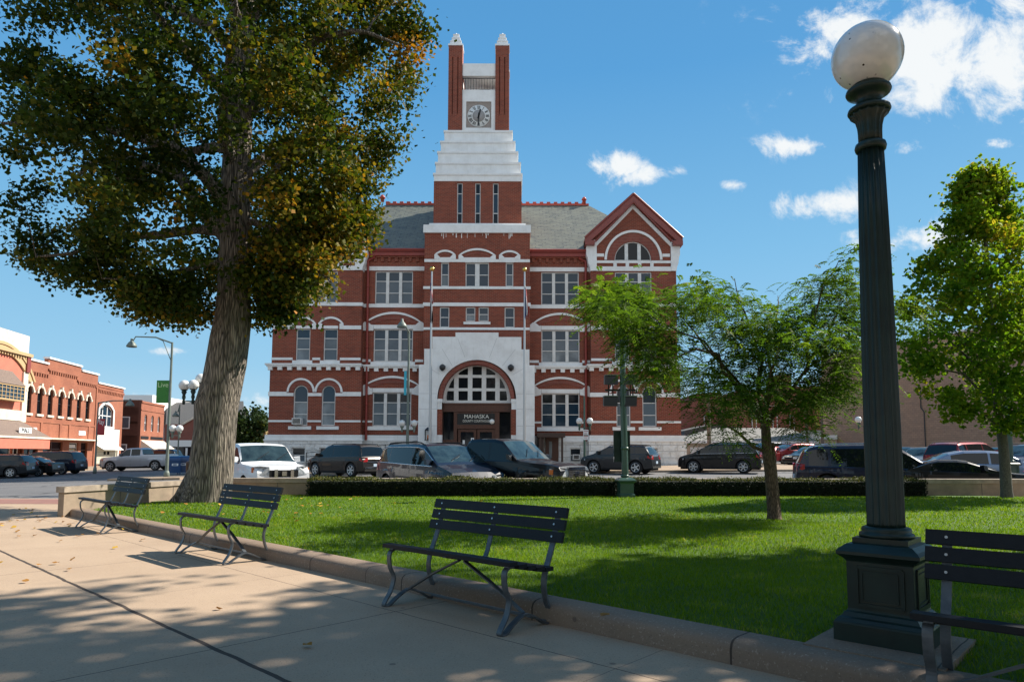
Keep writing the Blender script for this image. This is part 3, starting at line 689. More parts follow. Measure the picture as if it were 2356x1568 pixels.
cap = MB().use('white'); a, b = X(974.6, 527, Y), X(1221.3, 527, Y); cap.box(a, b, Y - .18, 59, z(536.4), z(518.6)); cap.box(a + .4, b - .4, Y + .2, 59, z(518.6), z(518.6) + .25)
cap.build('parapet', None, CH)
st = MB().use('white')   # paint runs below the parapet
random.seed(5)
for i in range(17):
    u = random.random(); xx = X(1015 + 165 * u, 540, Y); w = random.uniform(.02, .07); L = random.uniform(.12, .45) * (2.2 if abs(u - .38) < .04 else 1)
    st = MB(); st.box(xx, xx + w, Y - .008, Y + .01, z(536.4) - L, z(536.4)); st.build('paint_run', 'white', CH)
# ---- tower (a part with its own sub-parts)
tw = MB().use('brick'); tc_ = MB().use('white'); Yu = 52.3; zu = lambda y: Z(y, Yu)
ua, ub = X(997.6, 470, Yu), X(1200, 470, Yu); TD = ub - ua; sl_ = [(1051.6, 1064), (1093, 1105.5), (1134, 1146.8)]; hs = []
for a, b in sl_: hs.append((X(a, 470, Yu), X(b, 470, Yu), zu(516.5), zu(420.8), 0))
tw.facade(Yu, ua, ub, zu(520), zu(415), hs, .3)
for (p, q) in (((ub, Yu), (ub, Yu + TD)), ((ub, Yu + TD), (ua, Yu + TD)), ((ua, Yu + TD), (ua, Yu))): tw.add([(p[0], p[1], zu(530)), (q[0], q[1], zu(530)), (q[0], q[1], zu(415)), (p[0], p[1], zu(415))], [(0, 1, 2, 3)])
tiers = [(998.3, 1200.2, 417.2, 398.6), (1002.7, 1196.6, 399.5, 373.4), (1007.8, 1190.6, 374.5, 348.4), (1014.4, 1184, 349.5, 324.8), (1022.6, 1178, 326, 300.4)]
zprev = zu(417.2)
for i, (a, b, yb, yt) in enumerate(tiers):
    Yk = Yu - .06 + i * .36; xa, xb = X(a, yt, Yk), X(b, yt, Yk); zt = Z(yt, Yk); w = xb - xa
    tc_.box(xa, xb, Yk, Yk + w, zprev, zt - .16); tc_.box(xa - .07, xb + .07, Yk - .07, Yk + w + .07, zt - .16, zt); zprev = zt
ztier = zprev; Yc = Yu - .06 + 4 * .36 + .25
zc = lambda y: Z(y, Yc)
cw = [(1031.3, 1063.4), (1139.6, 1171.2)]; depth = X(1171.2, 200, Yc) - X(1031.3, 200, Yc); PINS = []
for (a, b) in cw:
    xa, xb = X(a, 200, Yc), X(b, 200, Yc); w = xb - xa
    for yy in (Yc, Yc + depth - w):
        hh = [(xa + w * .27, xa + w * .34, zc(263), zc(131)), (xa + w * .64, xa + w * .71, zc(263), zc(131))] if yy == Yc else []
        tw.facade(yy, xa, xb, ztier, zc(104.8), hh, .15) if hh else None
        tw.box(xa, xb, yy + (.16 if hh else 0), yy + w, ztier, zc(104.8))
        if hh:
            for xx in (xa, xb): tw.add([(xx, yy, ztier), (xx, yy + .16, ztier), (xx, yy + .16, zc(104.8)), (xx, yy, zc(104.8))], [(0, 1, 2, 3)])
        cx, cy = (xa + xb) / 2, yy + w / 2
        k = math.sqrt(2); pin = MB().use('white')
        zz = zc(104.8); pin.box(cx - w / 2 - .04, cx + w / 2 + .04, cy - w / 2 - .04, cy + w / 2 + .04, zz, zz + .14); zz += .14
        for f0, f1, hgt in ((.44, .38, .36), (.33, .28, .34), (.23, .19, .36)):
            pin.lathe([(f0 * w * k, zz), (f1 * w * k, zz + hgt - .06), (f1 * w * k + .05, zz + hgt - .06), (f1 * w * k + .05, zz + hgt)], (cx, cy, 0), 4, False, math.pi / 4); zz += hgt
        pin.lathe([(.1, zz), (.13, zz + .08), (.05, zz + .2)], (cx, cy, 0), 6); PINS.append(pin)
xi, xo = X(1063.4, 250, Yc), X(1139.6, 250, Yc)
TW = tw.build('tower', None, CH); WM[TW.name] = WM[CH.name]
[p_.build('pinnacle', None, TW) for p_ in PINS]
# clock stage panels on four sides, beams above
cl = (X(1072.2, 262, Yc), X(1130.2, 262, Yc), zc(292.2), zc(231.6), 0); Yq = Yc + .12
tc_.facade(Yq, xi, xo, ztier, zc(204.6), [cl], .16)
tc_.box(xi, xo, Yq + .17, Yq + .3, ztier, zc(204.6)); tc_.box(xi, xo, Yc + depth - .5, Yc + depth - .1, ztier, zc(204.6) )
for xx in (xi - .45, xo + .15): tc_.box(xx, xx + .3, Yc + 1.0, Yc + depth - 1.0, ztier, zc(204.6)); tc_.box(xx, xx + .3, Yc + 1.0, Yc + depth - 1.0, zc(172.8), zc(144.2))
tc_.box(xi, xo, Yq, Yq + .45, zc(172.8), zc(144.2)); tc_.box(xi, xo, Yc + depth - .55, Yc + depth - .1, zc(172.8), zc(144.2))
tc_.box(xi, xo, Yq + .46, Yc + depth - .56, zc(160), zc(150))
tc_.box(xi, xo, Yq + .31, Yc + depth - .51, zc(204.6) - .5, zc(204.6) - .3)
tc_.build('white_stage', None, TW)
ck = MB().use(pm('clock_stone', (.34, .29, .26), (.26, .22, .2), .8, scale=9)); ck.box(cl[0], cl[1], Yq + .1, Yq + .155, cl[2], cl[3])
dc = ((cl[0] + cl[1]) / 2, zc(264.2)); rD = (X(1127.3, 262, Yc) - X(1075.1, 262, Yc)) / 2
ck.use('whiteplain').lathe([(rD, 0), (rD, .05)], (dc[0], Yq + .05, dc[1]), 40, True, ax='y')
ck.use(pm('clock_centre_stone', (.38, .36, .35), (.3, .28, .27), .7, scale=9)).lathe([(rD * .56, 0), (rD * .56, .02)], (dc[0], Yq + .035, dc[1]), 36, True, ax='y')
ck.use('iron')
NUM = ['XII', 'I', 'II', 'III', 'IV', 'V', 'VI', 'VII', 'VIII', 'IX', 'X', 'XI']
for i, s in enumerate(NUM):
    th = -i * math.pi / 6; wmap = {'I': .07, 'V': .13, 'X': .13}; tot = sum(wmap[c] for c in s); q = -tot / 2
    def pp(u, v): # u across, v outward from centre
        r0 = rD * .78 + v; return (dc[0] + u * math.cos(th) + r0 * math.sin(-th), Yq + .045, dc[1] + u * math.sin(th) + r0 * math.cos(th))
    hN = rD * .15
    for c in s:
        m = q + wmap[c] / 2
        if c == 'I': ck.bar(pp(m, -hN), pp(m, hN), .04, .02, (0, 1, 0))
        if c == 'V': ck.bar(pp(m, -hN), pp(m - .05, hN), .04, .02, (0, 1, 0)); ck.bar(pp(m, -hN), pp(m + .05, hN), .02, .02, (0, 1, 0))
        if c == 'X': ck.bar(pp(m + .05, -hN), pp(m - .05, hN), .04, .02, (0, 1, 0)); ck.bar(pp(m - .05, -hN), pp(m + .05, hN), .02, .02, (0, 1, 0))
        q += wmap[c]
for ang, L, w in ((R(180 + 3), rD * .92, .11), (R(15), rD * .62, .13)):
    dx, dz_ = math.sin(ang), math.cos(ang)
    ck.bar((dc[0] - dx * .25, Yq + .01, dc[1] - dz_ * .25), (dc[0] + dx * L, Yq + .01, dc[1] + dz_ * L), w, .025, (0, 1, 0))
ck.build('clock', None, TW)
sr = MB().use('iron'); zb = zc(204.6)
for i in range(13): sr.box(xi + (xo - xi) * i / 12 - .015, xi + (xo - xi) * i / 12 + .015, Yq + .05, Yq + .08, zb, zb + 1.0)
sr.bar((xi, Yq + .065, zb + 1.0), (xo, Yq + .065, zb + 1.0), .05, .05); sr.build('railing', None, TW)
si = MB().use('black'); cx = X(1103, 195, Yc); si.box(cx - .1, cx + .1, Yc + 2.2, Yc + 2.4, zb - .3, zc(173)); si.lathe([(.12, 0), (.2, .5), (.5, 1.1)], (cx + .35, Yc + 2.6, zb + .9), 12, ax='x')
si.box(cx + .1, cx + .75, Yc + 2.2, Yc + 2.7, zb + .6, zb + 1.2); si.bar((cx + .3, Yc + 2.3, zb - .2), (cx + .9, Yc + 2.3, zb + .9), .08, .08); si.build('siren', None, TW)
for k, (a, b) in enumerate(sl_):
    window(TW, Yu, X(a, 470, Yu), X(b, 470, Yu), zu(516.5), zu(420.8), 0, transom=.75, rail=.28, mats=('glass', 'glass_blue', 'glass'), fw=.06)
    tc_2 = None
# ---- entrance surround
ent = MB().use('white'); Y = YE; ze = lambda y: Z(y, YE)
def E(x, y): return (X(x, y, YE), ze(y))
cxE, r_o = (X(1005.6, 918, Y) + X(1187.6, 918, Y)) / 2, (X(1187.6, 918, Y) - X(1005.6, 918, Y)) / 2
zsp = ze(917.5); A = arc(cxE - r_o, cxE + r_o, zsp, min(r_o * 1.0, ze(820.3) - zsp), 28)
outl = [E(962, 1010), E(964, 838.5), E(975.7, 838.5), E(975.7, 802.2), E(994.7, 802.2), E(994.7, 774.4), E(1048, 774.4), E(1048, 764.4), E(1146.8, 764.4), E(1146.8, 774.6), E(1199.7, 774.6), E(1199.7, 803), E(1218, 803), E(1218, 839.5), E(1228.2, 839.5), E(1230, 1010)]
# build as columns between outline and opening
xsE = sorted({p[0] for p in outl} | {p[0] for p in A})
def ztop(x):
    for (a, b) in zip(outl[1:-2], outl[2:-1]):
        if abs(a[1] - b[1]) < 1e-3 and min(a[0], b[0]) - 1e-6 <= x <= max(a[0], b[0]) + 1e-6: return a[1]
    return ze(839)
def zar(x):
    if x <= A[0][0] or x >= A[-1][0]: return None
    for p, q in zip(A[:-1], A[1:]):
        if p[0] <= x <= q[0]: return p[1] + (q[1] - p[1]) * (x - p[0]) / (q[0] - p[0])
lo = -.6
for a, b in zip(xsE[:-1], xsE[1:]):
    m = (a + b) / 2; t = ztop(m); 
    if b < outl[1][0] + 1e-6 or a > outl[-2][0] - 1e-6: t = ze(839)
    za_, zb_ = (zar(a), zar(b)) if zar(m) is not None else (lo, lo)
    if zar(m) is not None:
        za_ = za_ if za_ is not None else zsp; zb_ = zb_ if zb_ is not None else zsp
    ent.add([(a, Y, za_), (b, Y, zb_), (b, Y, t), (a, Y, t), (a, YT + .02, za_), (b, YT + .02, zb_), (b, YT + .02, t), (a, YT + .02, t)], [(0, 1, 2, 3), (3, 2, 6, 7), (0, 4, 5, 1)])
for (a, b) in zip(outl[:-1], outl[1:]):
    if abs(a[0] - b[0]) < .15: ent.add([(a[0], Y, a[1]), (b[0], Y, b[1]), (b[0], YT + .02, b[1]), (a[0], YT + .02, a[1])], [(0, 1, 2, 3)])
for s_ in (-1, 1): ent.add([(cxE + s_ * r_o, Y, lo), (cxE + s_ * r_o, Y, zsp), (cxE + s_ * r_o, YT + .02, zsp), (cxE + s_ * r_o, YT + .02, lo)], [(0, 1, 2, 3)])
for s_ in (-1, 1):  # rough footing blocks
    a = cxE + s_ * (r_o + .05); b = X(960 if s_ < 0 else 1231, 1010, Y); ent.box(min(a, b), max(a, b), Y - .12, YT, lo, ze(1020))
# joints in the stucco
ent.use(pm('joint_grey', (.42, .42, .42)))
for (p, q) in (((1017, 802.5), (1041, 842)), ((1186, 802.5), (1156, 841)), ((1053, 778), (1070, 822)), ((1143, 778), (1126, 822)), ((990, 848), (1012, 861)), ((1203, 848), (1180, 861))):
    a, b = E(*p), E(*q); ent.bar((a[0], Y - .002, a[1]), (b[0], Y - .002, b[1]), .02, .01, (0, 1, 0))
for yy in (905, 940.5, 979):
    for (a, b) in ((963.5, 1005), (1188.5, 1229)): ent.box(X(a, yy, Y), X(b, yy, Y), Y - .004, Y + .01, ze(yy + .35), ze(yy - .35))
ent.build('entrance_surround', None, CH)
ri = (eb - ea) / 2; zi = z = Z(922.8, YT)
archb.arch(ea + .05, eb - .05, zsp, r_o * .885, r_o * .105, YE + .12, YT + .3, 28)
jam = MB().use('brick'); jt = MB().use('white')
for s_ in (-1, 1):
    a, b = cxE + s_ * r_o, cxE + s_ * (ri - .0)
    jam = MB().use('brick'); jt = MB().use('white'); jam.box(min(a, b), max(a, b), YE + .14, YT + .4, lo, ze(917)); jt.box(min(a, b) - .03, max(a, b) + .03, YE + .06, YT + .45, ze(925), ze(917)); jt.box(min(a, b), max(a, b), YE + .1, YT + .42, ze(941), ze(925.2)); jt.box(min(a, b) - .02, max(a, b) + .02, YE + .1, YT + .42, lo, ze(1000)); jam.build('brick_jamb', None, CH); jt.build('jamb_stones', None, CH)
# fan window
Yf = YT + .28; fa, fb = ea + .02, eb - .02; zf0, zf1 = Z(927, Yf), Z(834.2, Yf)
f = MB().use('frame'); g = MB().use('glass'); zs_ = Z(918, Yf); rz = zf1 - zs_; AA = arc(fa, fb, zs_, rz, 30)
f.arch(fa + .28, fb - .28, zs_, rz - .28, .28, Yf - .06, Yf + .1, 30); f.box(fa, fa + .3, Yf - .05, Yf + .1, zf0, zs_); f.box(fb - .3, fb, Yf - .05, Yf + .1, zf0, zs_)
def zarc(x):
    for p, q in zip(AA[:-1], AA[1:]):
        if p[0] <= x <= q[0]: return p[1] + (q[1] - p[1]) * (x - p[0]) / (q[0] - p[0])
    return zs_
for xx in (1050, 1081.8, 1113.6, 1144.8):
    x_ = X(xx, 880, Yf); f.box(x_ - .17, x_ + .17, Yf - .09, Yf + .06, zf0, zarc(x_) - .1)
for yy in (865.4, 896): 
    q = Z(yy, Yf); hw = (fb - fa) / 2 * math.sqrt(max(0, 1 - ((q - zs_) / rz) ** 2)) - .15; f.box(cxE - hw, cxE + hw, Yf - .07, Yf + .05, q - .11, q + .11)
f.box(fa, fb, Yf - .1, Yf + .08, zf0, zf0 + .2)
g.add([(fa, Yf + .05, zf0)] + [(p, Yf + .05, q) for p, q in AA] + [(fb, Yf + .05, zf0)], [tuple(range(len(AA) + 2))[::-1]])
fo = f.build('window', None, CH); g.build('pane', None, fo)
# timber vestibule, sign, doors
ves = MB().use('wood'); Yv = YT + .2; zv = lambda y: Z(y, Yv); vx = lambda x: X(x, 980, Yv)
ves.box(ea, eb, Yv - .15, Yv + .3, zv(945), zv(928)); ves.box(ea, eb, Yv - .22, Yv + .3, zv(930.5), zv(927)); ves.box(ea, eb, Yv - .2, Yv + .3, zv(947), zv(944))
for a, b in ((1016, 1019.5), (1044, 1052), (1138.5, 1149), (1174, 1177)): ves.box(vx(a), vx(b), Yv - .12, Yv + .3, -.1, zv(944))
ves.box(vx(1052), vx(1139), Yv - .1, Yv + .25, zv(986), zv(976.5)); ves.box(vx(1052), vx(1139), Yv - .08, Yv + .25, zv(951), zv(947)); ves.box(vx(1016), vx(1052), Yv - .08, Yv + .25, 0, zv(1011)); ves.box(vx(1139), vx(1177), Yv - .08, Yv + .25, 0, zv(1011))
ves.use('glass'); ves.box(vx(1017), vx(1046), Yv + .1, Yv + .12, zv(1011), zv(945)); ves.box(vx(1147), vx(1176), Yv + .1, Yv + .12, zv(1011), zv(945))
VO = ves.build('vestibule', None, CH)
sg = MB().use('black'); sg.box(vx(1052.4), vx(1139), Yv - .1, Yv + .1, zv(976.5), zv(951)); SG = sg.build('sign_panel', None, CH)
WM[SG.name] = WM[CH.name]
M['lettering'] = pm('cream_lettering', (.72, .70, .62), rough=.5)
t = text('lettering', 'MAHASKA', .42, 'lettering', SG, (vx(1096.2), Yv - .11, zv(958.2)), FACE_CAM, .005, width=vx(1124.6) - vx(1068))
for v in t.data.vertices: v.co.z = v.co.z
text('lettering', 'COUNTY COURTHOUSE', .25, 'lettering', SG, (vx(1096.2), Yv - .11, zv(968.2)), FACE_CAM, .005, width=vx(1128) - vx(1065))
for (a, b) in ((1053, 1097), (1097, 1139)):
    d = MB().use('wood'); xa, xb = vx(a) + .03, vx(b) - .03; f_ = .2; d.box(xa, xa + f_, Yv, Yv + .08, .1, zv(987)); d.box(xb - f_, xb, Yv, Yv + .08, .1, zv(987)); d.box(xa + f_, xb - f_, Yv, Yv + .08, zv(987) - f_, zv(987)); d.box(xa + f_, xb - f_, Yv, Yv + .08, .1, .6)
    d.use('glass').box(xa + f_, xb - f_, Yv + .04, Yv + .05, .6, zv(987) - f_); do = d.build('door', None, CH)
    MB().use('chrome').box((xb - .14) if a < 1090 else xa + .06, (xb - .06) if a < 1090 else xa + .14, Yv - .05, Yv - .01, 1.1, 1.7).build('handle', None, do)
nt = MB().use('whiteplain'); 
for (a, y0, y1, w) in ((1084, 1007, 1014, 7), (1065, 1012, 1021, 5)): nt.box(vx(a), vx(a + w), Yv - .14, Yv - .125, zv(y1), zv(y0))
nt.use('bluebox').box(vx(1086), vx(1089), Yv - .146, Yv - .141, zv(1012), zv(1009)); nt.build('notice', None, CH)
gl = MB().use('offwhite'); gl.ball((vx(1132.7), Yv - 1.0, zv(970.6)), .19); gl.use('iron').bar((vx(1132.7), Yv - 1, zv(965)), (vx(1132.7), Yv - 1, zv(946)), .04, .04); gl.build('hanging_globe', None, CH)
for x_ in (1018.6, 1175.4):
    l = MB().use('iron'); a, b = E(x_, 845.5); l.lathe([(.05, -.28), (.22, -.12), (.24, .08), (.12, .2), (.04, .24)], (a, Y - .22, b), 10); l.bar((a, Y - .22, b + .1), (a, Y + .02, b + .1), .06, .06); l.build('wall_lamp', None, CH)
a, b = E(985.5, 1000); l = MB().use('iron'); l.box(a - .22, a + .22, Y - .5, Y - .08, b - .42, b - .36); l.box(a - .2, a + .2, Y - .48, Y - .1, b + .3, b + .36)
for u in (-.19, .19):
    for v in (-.46, -.12): l.box(a + u - .02, a + u + .02, Y + v - .02, Y + v + .02, b - .4, b + .3)
l.lathe([(.3, b + .36), (.06, b + .55)], (a, Y - .29, 0), 4, False, math.pi / 4); l.bar((a, Y - .1, b - .2), (a, Y + .02, b - .2), .1, .1); l.use('amber').lathe([(.05, b - .36), (.05, b - .02)], (a, Y - .29, 0), 8); l.build('lantern', None, CH)

# ---- white base
base = MB().use('rock'); btr = MB().use('white')
BW = []
def base_wall(xa, xb, Y, yt, wins, xr):
    z1 = Z(yt, Y, xr); zm = Z(yt + 10.5, Y, xr); hs = []
    for (a, b, y0, y1) in wins: hs.append((X(a, 1045, Y), X(b, 1045, Y), Z(y1, Y, xr), Z(y0, Y, xr), 0)); BW.append((Y, *hs[-1]))
    btr.box(xa - .06, xb + .06, Y - .1, Y + .25, zm, z1); btr.box(xa - .14, xb + .14, Y - .18, Y + .25, zm - .12, zm)
    base.facade(Y - .12, xa - .1, xb + .1, -.8, zm - .12, hs, .3)
base_wall(*PL['b'], YP, 999.5, [(671.5, 703, 1029, 1063), (734.5, 765.5, 1029, 1063)], 733)
base_wall(*PR['b'], YP, 1001, [(1482, 1513, 1030, 1064)], 1456)
base_wall(PL['b'][1], X(963, 1000, YB), YB, 1000.5, [(854, 878, 1030, 1063)], 900)
base_wall(X(1229, 1000, YB), PR['b'][0], YB, 1002.5, [(1311, 1337, 1030, 1062)], 1290)
for s_, P in ((-1, PL), (1, PR)):
    xx = P['b'][0] - .1 if s_ < 0 else P['b'][1] + .1
    base.add([(xx, YP - .12, -.8), (xx, 68, -.8), (xx, 68, PL['z'](1009)), (xx, YP - .12, PL['z'](1009))], [(0, 1, 2, 3)])
    xx = P['u'][1] if s_ < 0 else P['u'][0]
base.build('stone_base', None, CH); btr.build('water_table', None, CH)
for q in BW: window(CH, q[0] - .12, q[1], q[2], q[3], q[4], 0, rail=.5, mats=('glass', 'blind'), setback=.12, fmat='tanwall' if False else 'frame')
for (Yw, a, b, c, d, rise, k) in WIN: window(CH, Yw, a, b, c, d, rise, **k)
wall.box(PL['l'][0], PR['l'][1], 67.6, 68, -1, PL['z'](575)); wall.build('wall', None, CH)
inn = MB().use('under'); inn.box(PL['u'][0] + .3, PR['u'][1] - .3, 53.6, 54, -1, PL['z'](600)); inn.box(ea - .3, eb + .3, YT + 1.2, YT + 1.3, -1, Z(835, YT)); inn.build('dark_backing', None, CH); trim.build('stone_trim', None, CH); [b_.build('brick_arch', None, CH) for b_ in archb.l]  # interior: black slabs added behind the openings to stop light leaks
# ---- roofs
rf = MB().use('slate'); Yr = 60.0; zr_ = Z(472.5, Yr, 1300); ze0 = Z(574, YB - .3, 1290)
XL, XR = X(888, 472, Yr), X(1354.5, 472, Yr); eL, eR = PL['u'][0], PR['u'][1]
zse = ze0
rf.add([(eL, YB - .3, ze0), (eR, YB - .3, ze0), (XR, Yr, zr_), (XL, Yr, zr_), (eL, 68, ze0), (eR, 68, ze0)], [(0, 1, 2, 3), (5, 4, 3, 2), (1, 5, 2), (4, 0, 3)])
for P in (PL, PR):
    u0, u1 = P['u']; c = P['cg']; rf.add([(u0 - .35, YP - .2, P['zev']), (c, YP - .2, P['zap'] - .12), (u1 + .35, YP - .2, P['zev']), (u0 - .35, 62, P['zev']), (c, 62, P['zap'] - .12), (u1 + .35, 62, P['zev'])], [(0, 1, 4, 3), (1, 2, 5, 4)])
RO = rf.build('roof', None, CH)
cr = MB().use('redridge'); n = 29
for i in range(n):
    xx = XL + (XR - XL) * i / n; cr.box(xx, xx + (XR - XL) / n * .5, Yr - .12, Yr + .12, zr_ + .15, zr_ + .29)
cr.box(XL, XR, Yr - .1, Yr + .1, zr_ - .02, zr_ + .15)
cr.lathe([(.16, zr_ + .3), (.16, zr_ + .6), (.28, zr_ + .62), (.2, zr_ + .8), (.06, zr_ + .95)], (X(879.5, 470, Yr), Yr, 0), 8); cr.lathe([(.16, zr_ + .1), (.16, zr_ + .5), (.25, zr_ + .52), (.16, zr_ + .7), (.05, zr_ + .8)], (X(1344, 470, Yr), Yr, 0), 8)
cr.build('ridge_cresting', None, RO)
# ---- small things standing at the building
def aircon(x0, x1, y0, y1, Yw, label):
    t = thing('air_conditioner', label, 'air conditioner', (X((x0 + x1) / 2, y1, Yw - .3), Yw, Z(y1, Yw)), group='window air conditioners')
    b = MB().use('frame'); a, c = X(x0, y0, Yw), X(x1, y0, Yw); b.box(a, c, Yw - .4, Yw + .1, Z(y1, Yw), Z(y0, Yw)); b.build('casing', None, t)
    g = MB().use('iron'); 
    for i in range(7): zz = Z(y1, Yw) + .08 + i * (Z(y0, Yw) - Z(y1, Yw) - .16) / 6; g.box(a + .07, c - .07, Yw - .42, Yw - .4, zz - .015, zz + .015)
    g.build('grille', None, t)
aircon(675, 696.5, 962.5, 977, YP, 'pale air conditioner in the arched ground floor window, courthouse left end')
aircon(1317, 1333, 1044, 1056, YB, 'pale air conditioner in the basement window right of the brown side door')
po = thing('porch', 'small dark brown side porch against the white courthouse base', 'porch', (X(1268, 1010, YB - 1), YB - 1, .1))
b = MB().use('darkwood'); a, c = X(1236, 1000, YB - 1.6), X(1300, 1000, YB - 1.6); zt = Z(995, YB - 1.6); b.box(a, c, YB - 1.9, YB - .15, zt - .32, zt); b.build('canopy', None, po)
b = MB().use('darkwood')
for xx in (a + .15, c - .3): b.box(xx, xx + .15, YB - 1.75, YB - 1.6, 0, zt - .32)
b.box(a + .1, a + .5, YB - 1.5, YB - .15, 0, zt - .32); b.build('posts', None, po)
b = MB().use('wood'); b.box(a + .7, c - .4, YB - .3, YB - .14, 0, zt - .32); b.use('blind2').box(a + .95, c - .9, YB - .32, YB - .3, .9, zt - .6); b.build('door', None, po)
# black ramp railings left of the entrance
hr = MB().use('iron')
for k in range(3):
    hr.tube([(X(704, 1050, 50.6), 50.6, .55 + .3 * k + .1), (X(890, 1040, 50.6), 50.6, 1.25 + .3 * k)], .025, 5); hr.tube([(X(890, 1040, 50.6), 50.6, 1.25 + .3 * k), (X(960, 1035, 50.6), 50.6, 1.55 + .3 * k)], .025, 5)
for xx in (705, 762, 824, 886, 940): u = (xx - 704) / 256; xw = X(xx, 1045, 50.6); hr.tube([(xw, 50.6, 0), (xw, 50.6, 1.25 + u * .9)], .03, 5)
o = hr.build('handrail', None); tag(o, 'black tube handrail climbing in front of the white courthouse base', 'handrail')
bb = thing('slatted_bench', 'black metal bench against the white base beside the handrail', 'bench', (X(872, 1072, 51), 51, .2))
b = MB().use('iron'); x0, x1 = X(858, 1070, 51), X(893, 1070, 51); b.box(x0, x1, 50.75, 51.2, .58, .64); b.build('seat', None, bb)
b = MB().use('iron')
for i in range(16): xx = x0 + .04 + (x1 - x0 - .08) * i / 15; b.box(xx - .012, xx + .012, 51.2, 51.23, .64, 1.12)
b.box(x0, x1, 51.19, 51.24, 1.1, 1.16); b.build('backrest', None, bb)
for xx in (x0, x1 - .05): 
    b = MB().use('iron'); b.box(xx, xx + .05, 50.75, 50.8, .1, .85); b.box(xx, xx + .05, 51.18, 51.23, .1, .9); b.box(xx, xx + .05, 50.75, 51.23, .83, .88); b.build('leg', None, bb)
# ================================================================ vegetation
def leafmat(name, cols, trans=.45, rough=.6, tv=.35):
    """cols: list of (upto, colour) picked per leaf; the 'tint' attribute shifts whole clumps"""
    q = NT(name); at = q.n('ShaderNodeAttribute', attribute_name='tint')
    rp = q.n('ShaderNodeValToRGB'); rp.color_ramp.interpolation = 'LINEAR'; e = rp.color_ramp.elements
    e[0].position = 0; e[0].color = (*cols[0][1], 1); e[1].position = 1; e[1].color = (*cols[-1][1], 1)
    for p, c in cols[1:-1]: k = e.new(p); k.color = (*c, 1)
    q.t.links.new(at.outputs['Fac'], rp.inputs[0]); col = rp.outputs[0]
    q.fin(col, rough, spec=.16)
    tr = q.n('ShaderNodeBsdfTranslucent'); q.t.links.new(q.mix(1.0, col, (1.0, 1.05, .45), 'MULTIPLY'), tr.inputs[0])
    ms = q.n('ShaderNodeMixShader'); ms.inputs[0].default_value = trans
    q.t.links.new(q.b.outputs[0], ms.inputs[1]); q.t.links.new(tr.outputs[0], ms.inputs[2]); q.t.links.new(ms.outputs[0], q.o.inputs[0])
    return q.m
def quads_mesh(name, V, tint, mat, smooth=False):
    """V: (n, k, 3) polygons of k corners, tint per polygon"""
    n, k = V.shape[:2]; me = bpy.data.meshes.new(name); me.vertices.add(n * k); me.vertices.foreach_set('co', V.reshape(-1).astype(np.float32))
    me.loops.add(n * k); me.loops.foreach_set('vertex_index', np.arange(n * k, dtype=np.int32))
    me.polygons.add(n); me.polygons.foreach_set('loop_start', np.arange(0, n * k, k, dtype=np.int32)); me.polygons.foreach_set('loop_total', np.full(n, k, np.int32))
    me.update(calc_edges=True)
    a = me.attributes.new('tint', 'FLOAT', 'FACE'); a.data.foreach_set('value', tint.astype(np.float32)); me.materials.append(mat); return me
def rot_frames(n, up=.0):
    d = rng.normal(size=(n, 3)); d[:, 2] -= .25; d /= np.linalg.norm(d, axis=1)[:, None]
    nn = rng.normal(size=(n, 3)); nn[:, 2] = np.abs(nn[:, 2]) + up; nn -= d * (nn * d).sum(1)[:, None]; nn /= np.linalg.norm(nn, axis=1)[:, None]
    return d, np.cross(nn, d), nn
def leaf_quads(P, size, up=.6, fold=.25):
    n = len(P); d, s, nn = rot_frames(n, up); L = (size * rng.uniform(.7, 1.25, n))[:, None]; W = L * .42
    return np.stack([P - d * L * .5, P + s * W + nn * L * fold * .4, P + d * L * .5, P - s * W + nn * L * fold * .4], 1)
def bark(name, a, b, sc=(16, 16, 1.1), st=1.0, dist=.05):
    q = NT(name); mp = q.n('ShaderNodeMapping', {'Scale': sc}); q.t.links.new(q.tc.outputs['Object'], mp.inputs[0])
    nv = q.noise(1.0, 7, .65, mp.outputs[0]); v = q.n('ShaderNodeTexVoronoi', {'Scale': 2.0, 'Vector': mp.outputs[0]}, feature='DISTANCE_TO_EDGE')
    h = q.math('ADD', q.math('MULTIPLY', nv, .8), q.math('MINIMUM', q.math('MULTIPLY', v.outputs[0], 2.0), .5))
    c = q.mix(q.ramp(h, .35, .95), b, a); c = q.mix(q.math('MULTIPLY', q.ramp(q.noise(1.4, 5), .55, .75), .4), c, (.12, .12, .08)); q.bump(h, st, dist); return q.fin(c, .95)
M['bark_big'] = bark('furrowed_grey_bark', (.38, .32, .26), (.035, .028, .023), st=1.0, dist=.07)
M['bark_small'] = bark('brown_bark', (.21, .14, .095), (.05, .03, .022), (30, 30, 5), .8, .02)
M['bark_grey'] = bark('smooth_grey_bark', (.16, .14, .115), (.07, .06, .05), (34, 34, 8), .5, .015)
def limb_path(p, q, lift=.25, wob=.12, n=7):
    p, q = np.array(p, float), np.array(q, float); L = np.linalg.norm(q - p); pts = []
    side = rng.normal(size=3) * wob * L
    for i in range(n):
        t = i / (n - 1); r = p + (q - p) * t; r[2] += lift * L * math.sin(math.pi * t) * (1 - t * .4); r = r + side * math.sin(math.pi * t) * .5 + rng.normal(size=3) * .02 * L * (0 < i < n - 1)
        pts.append(r)
    return pts
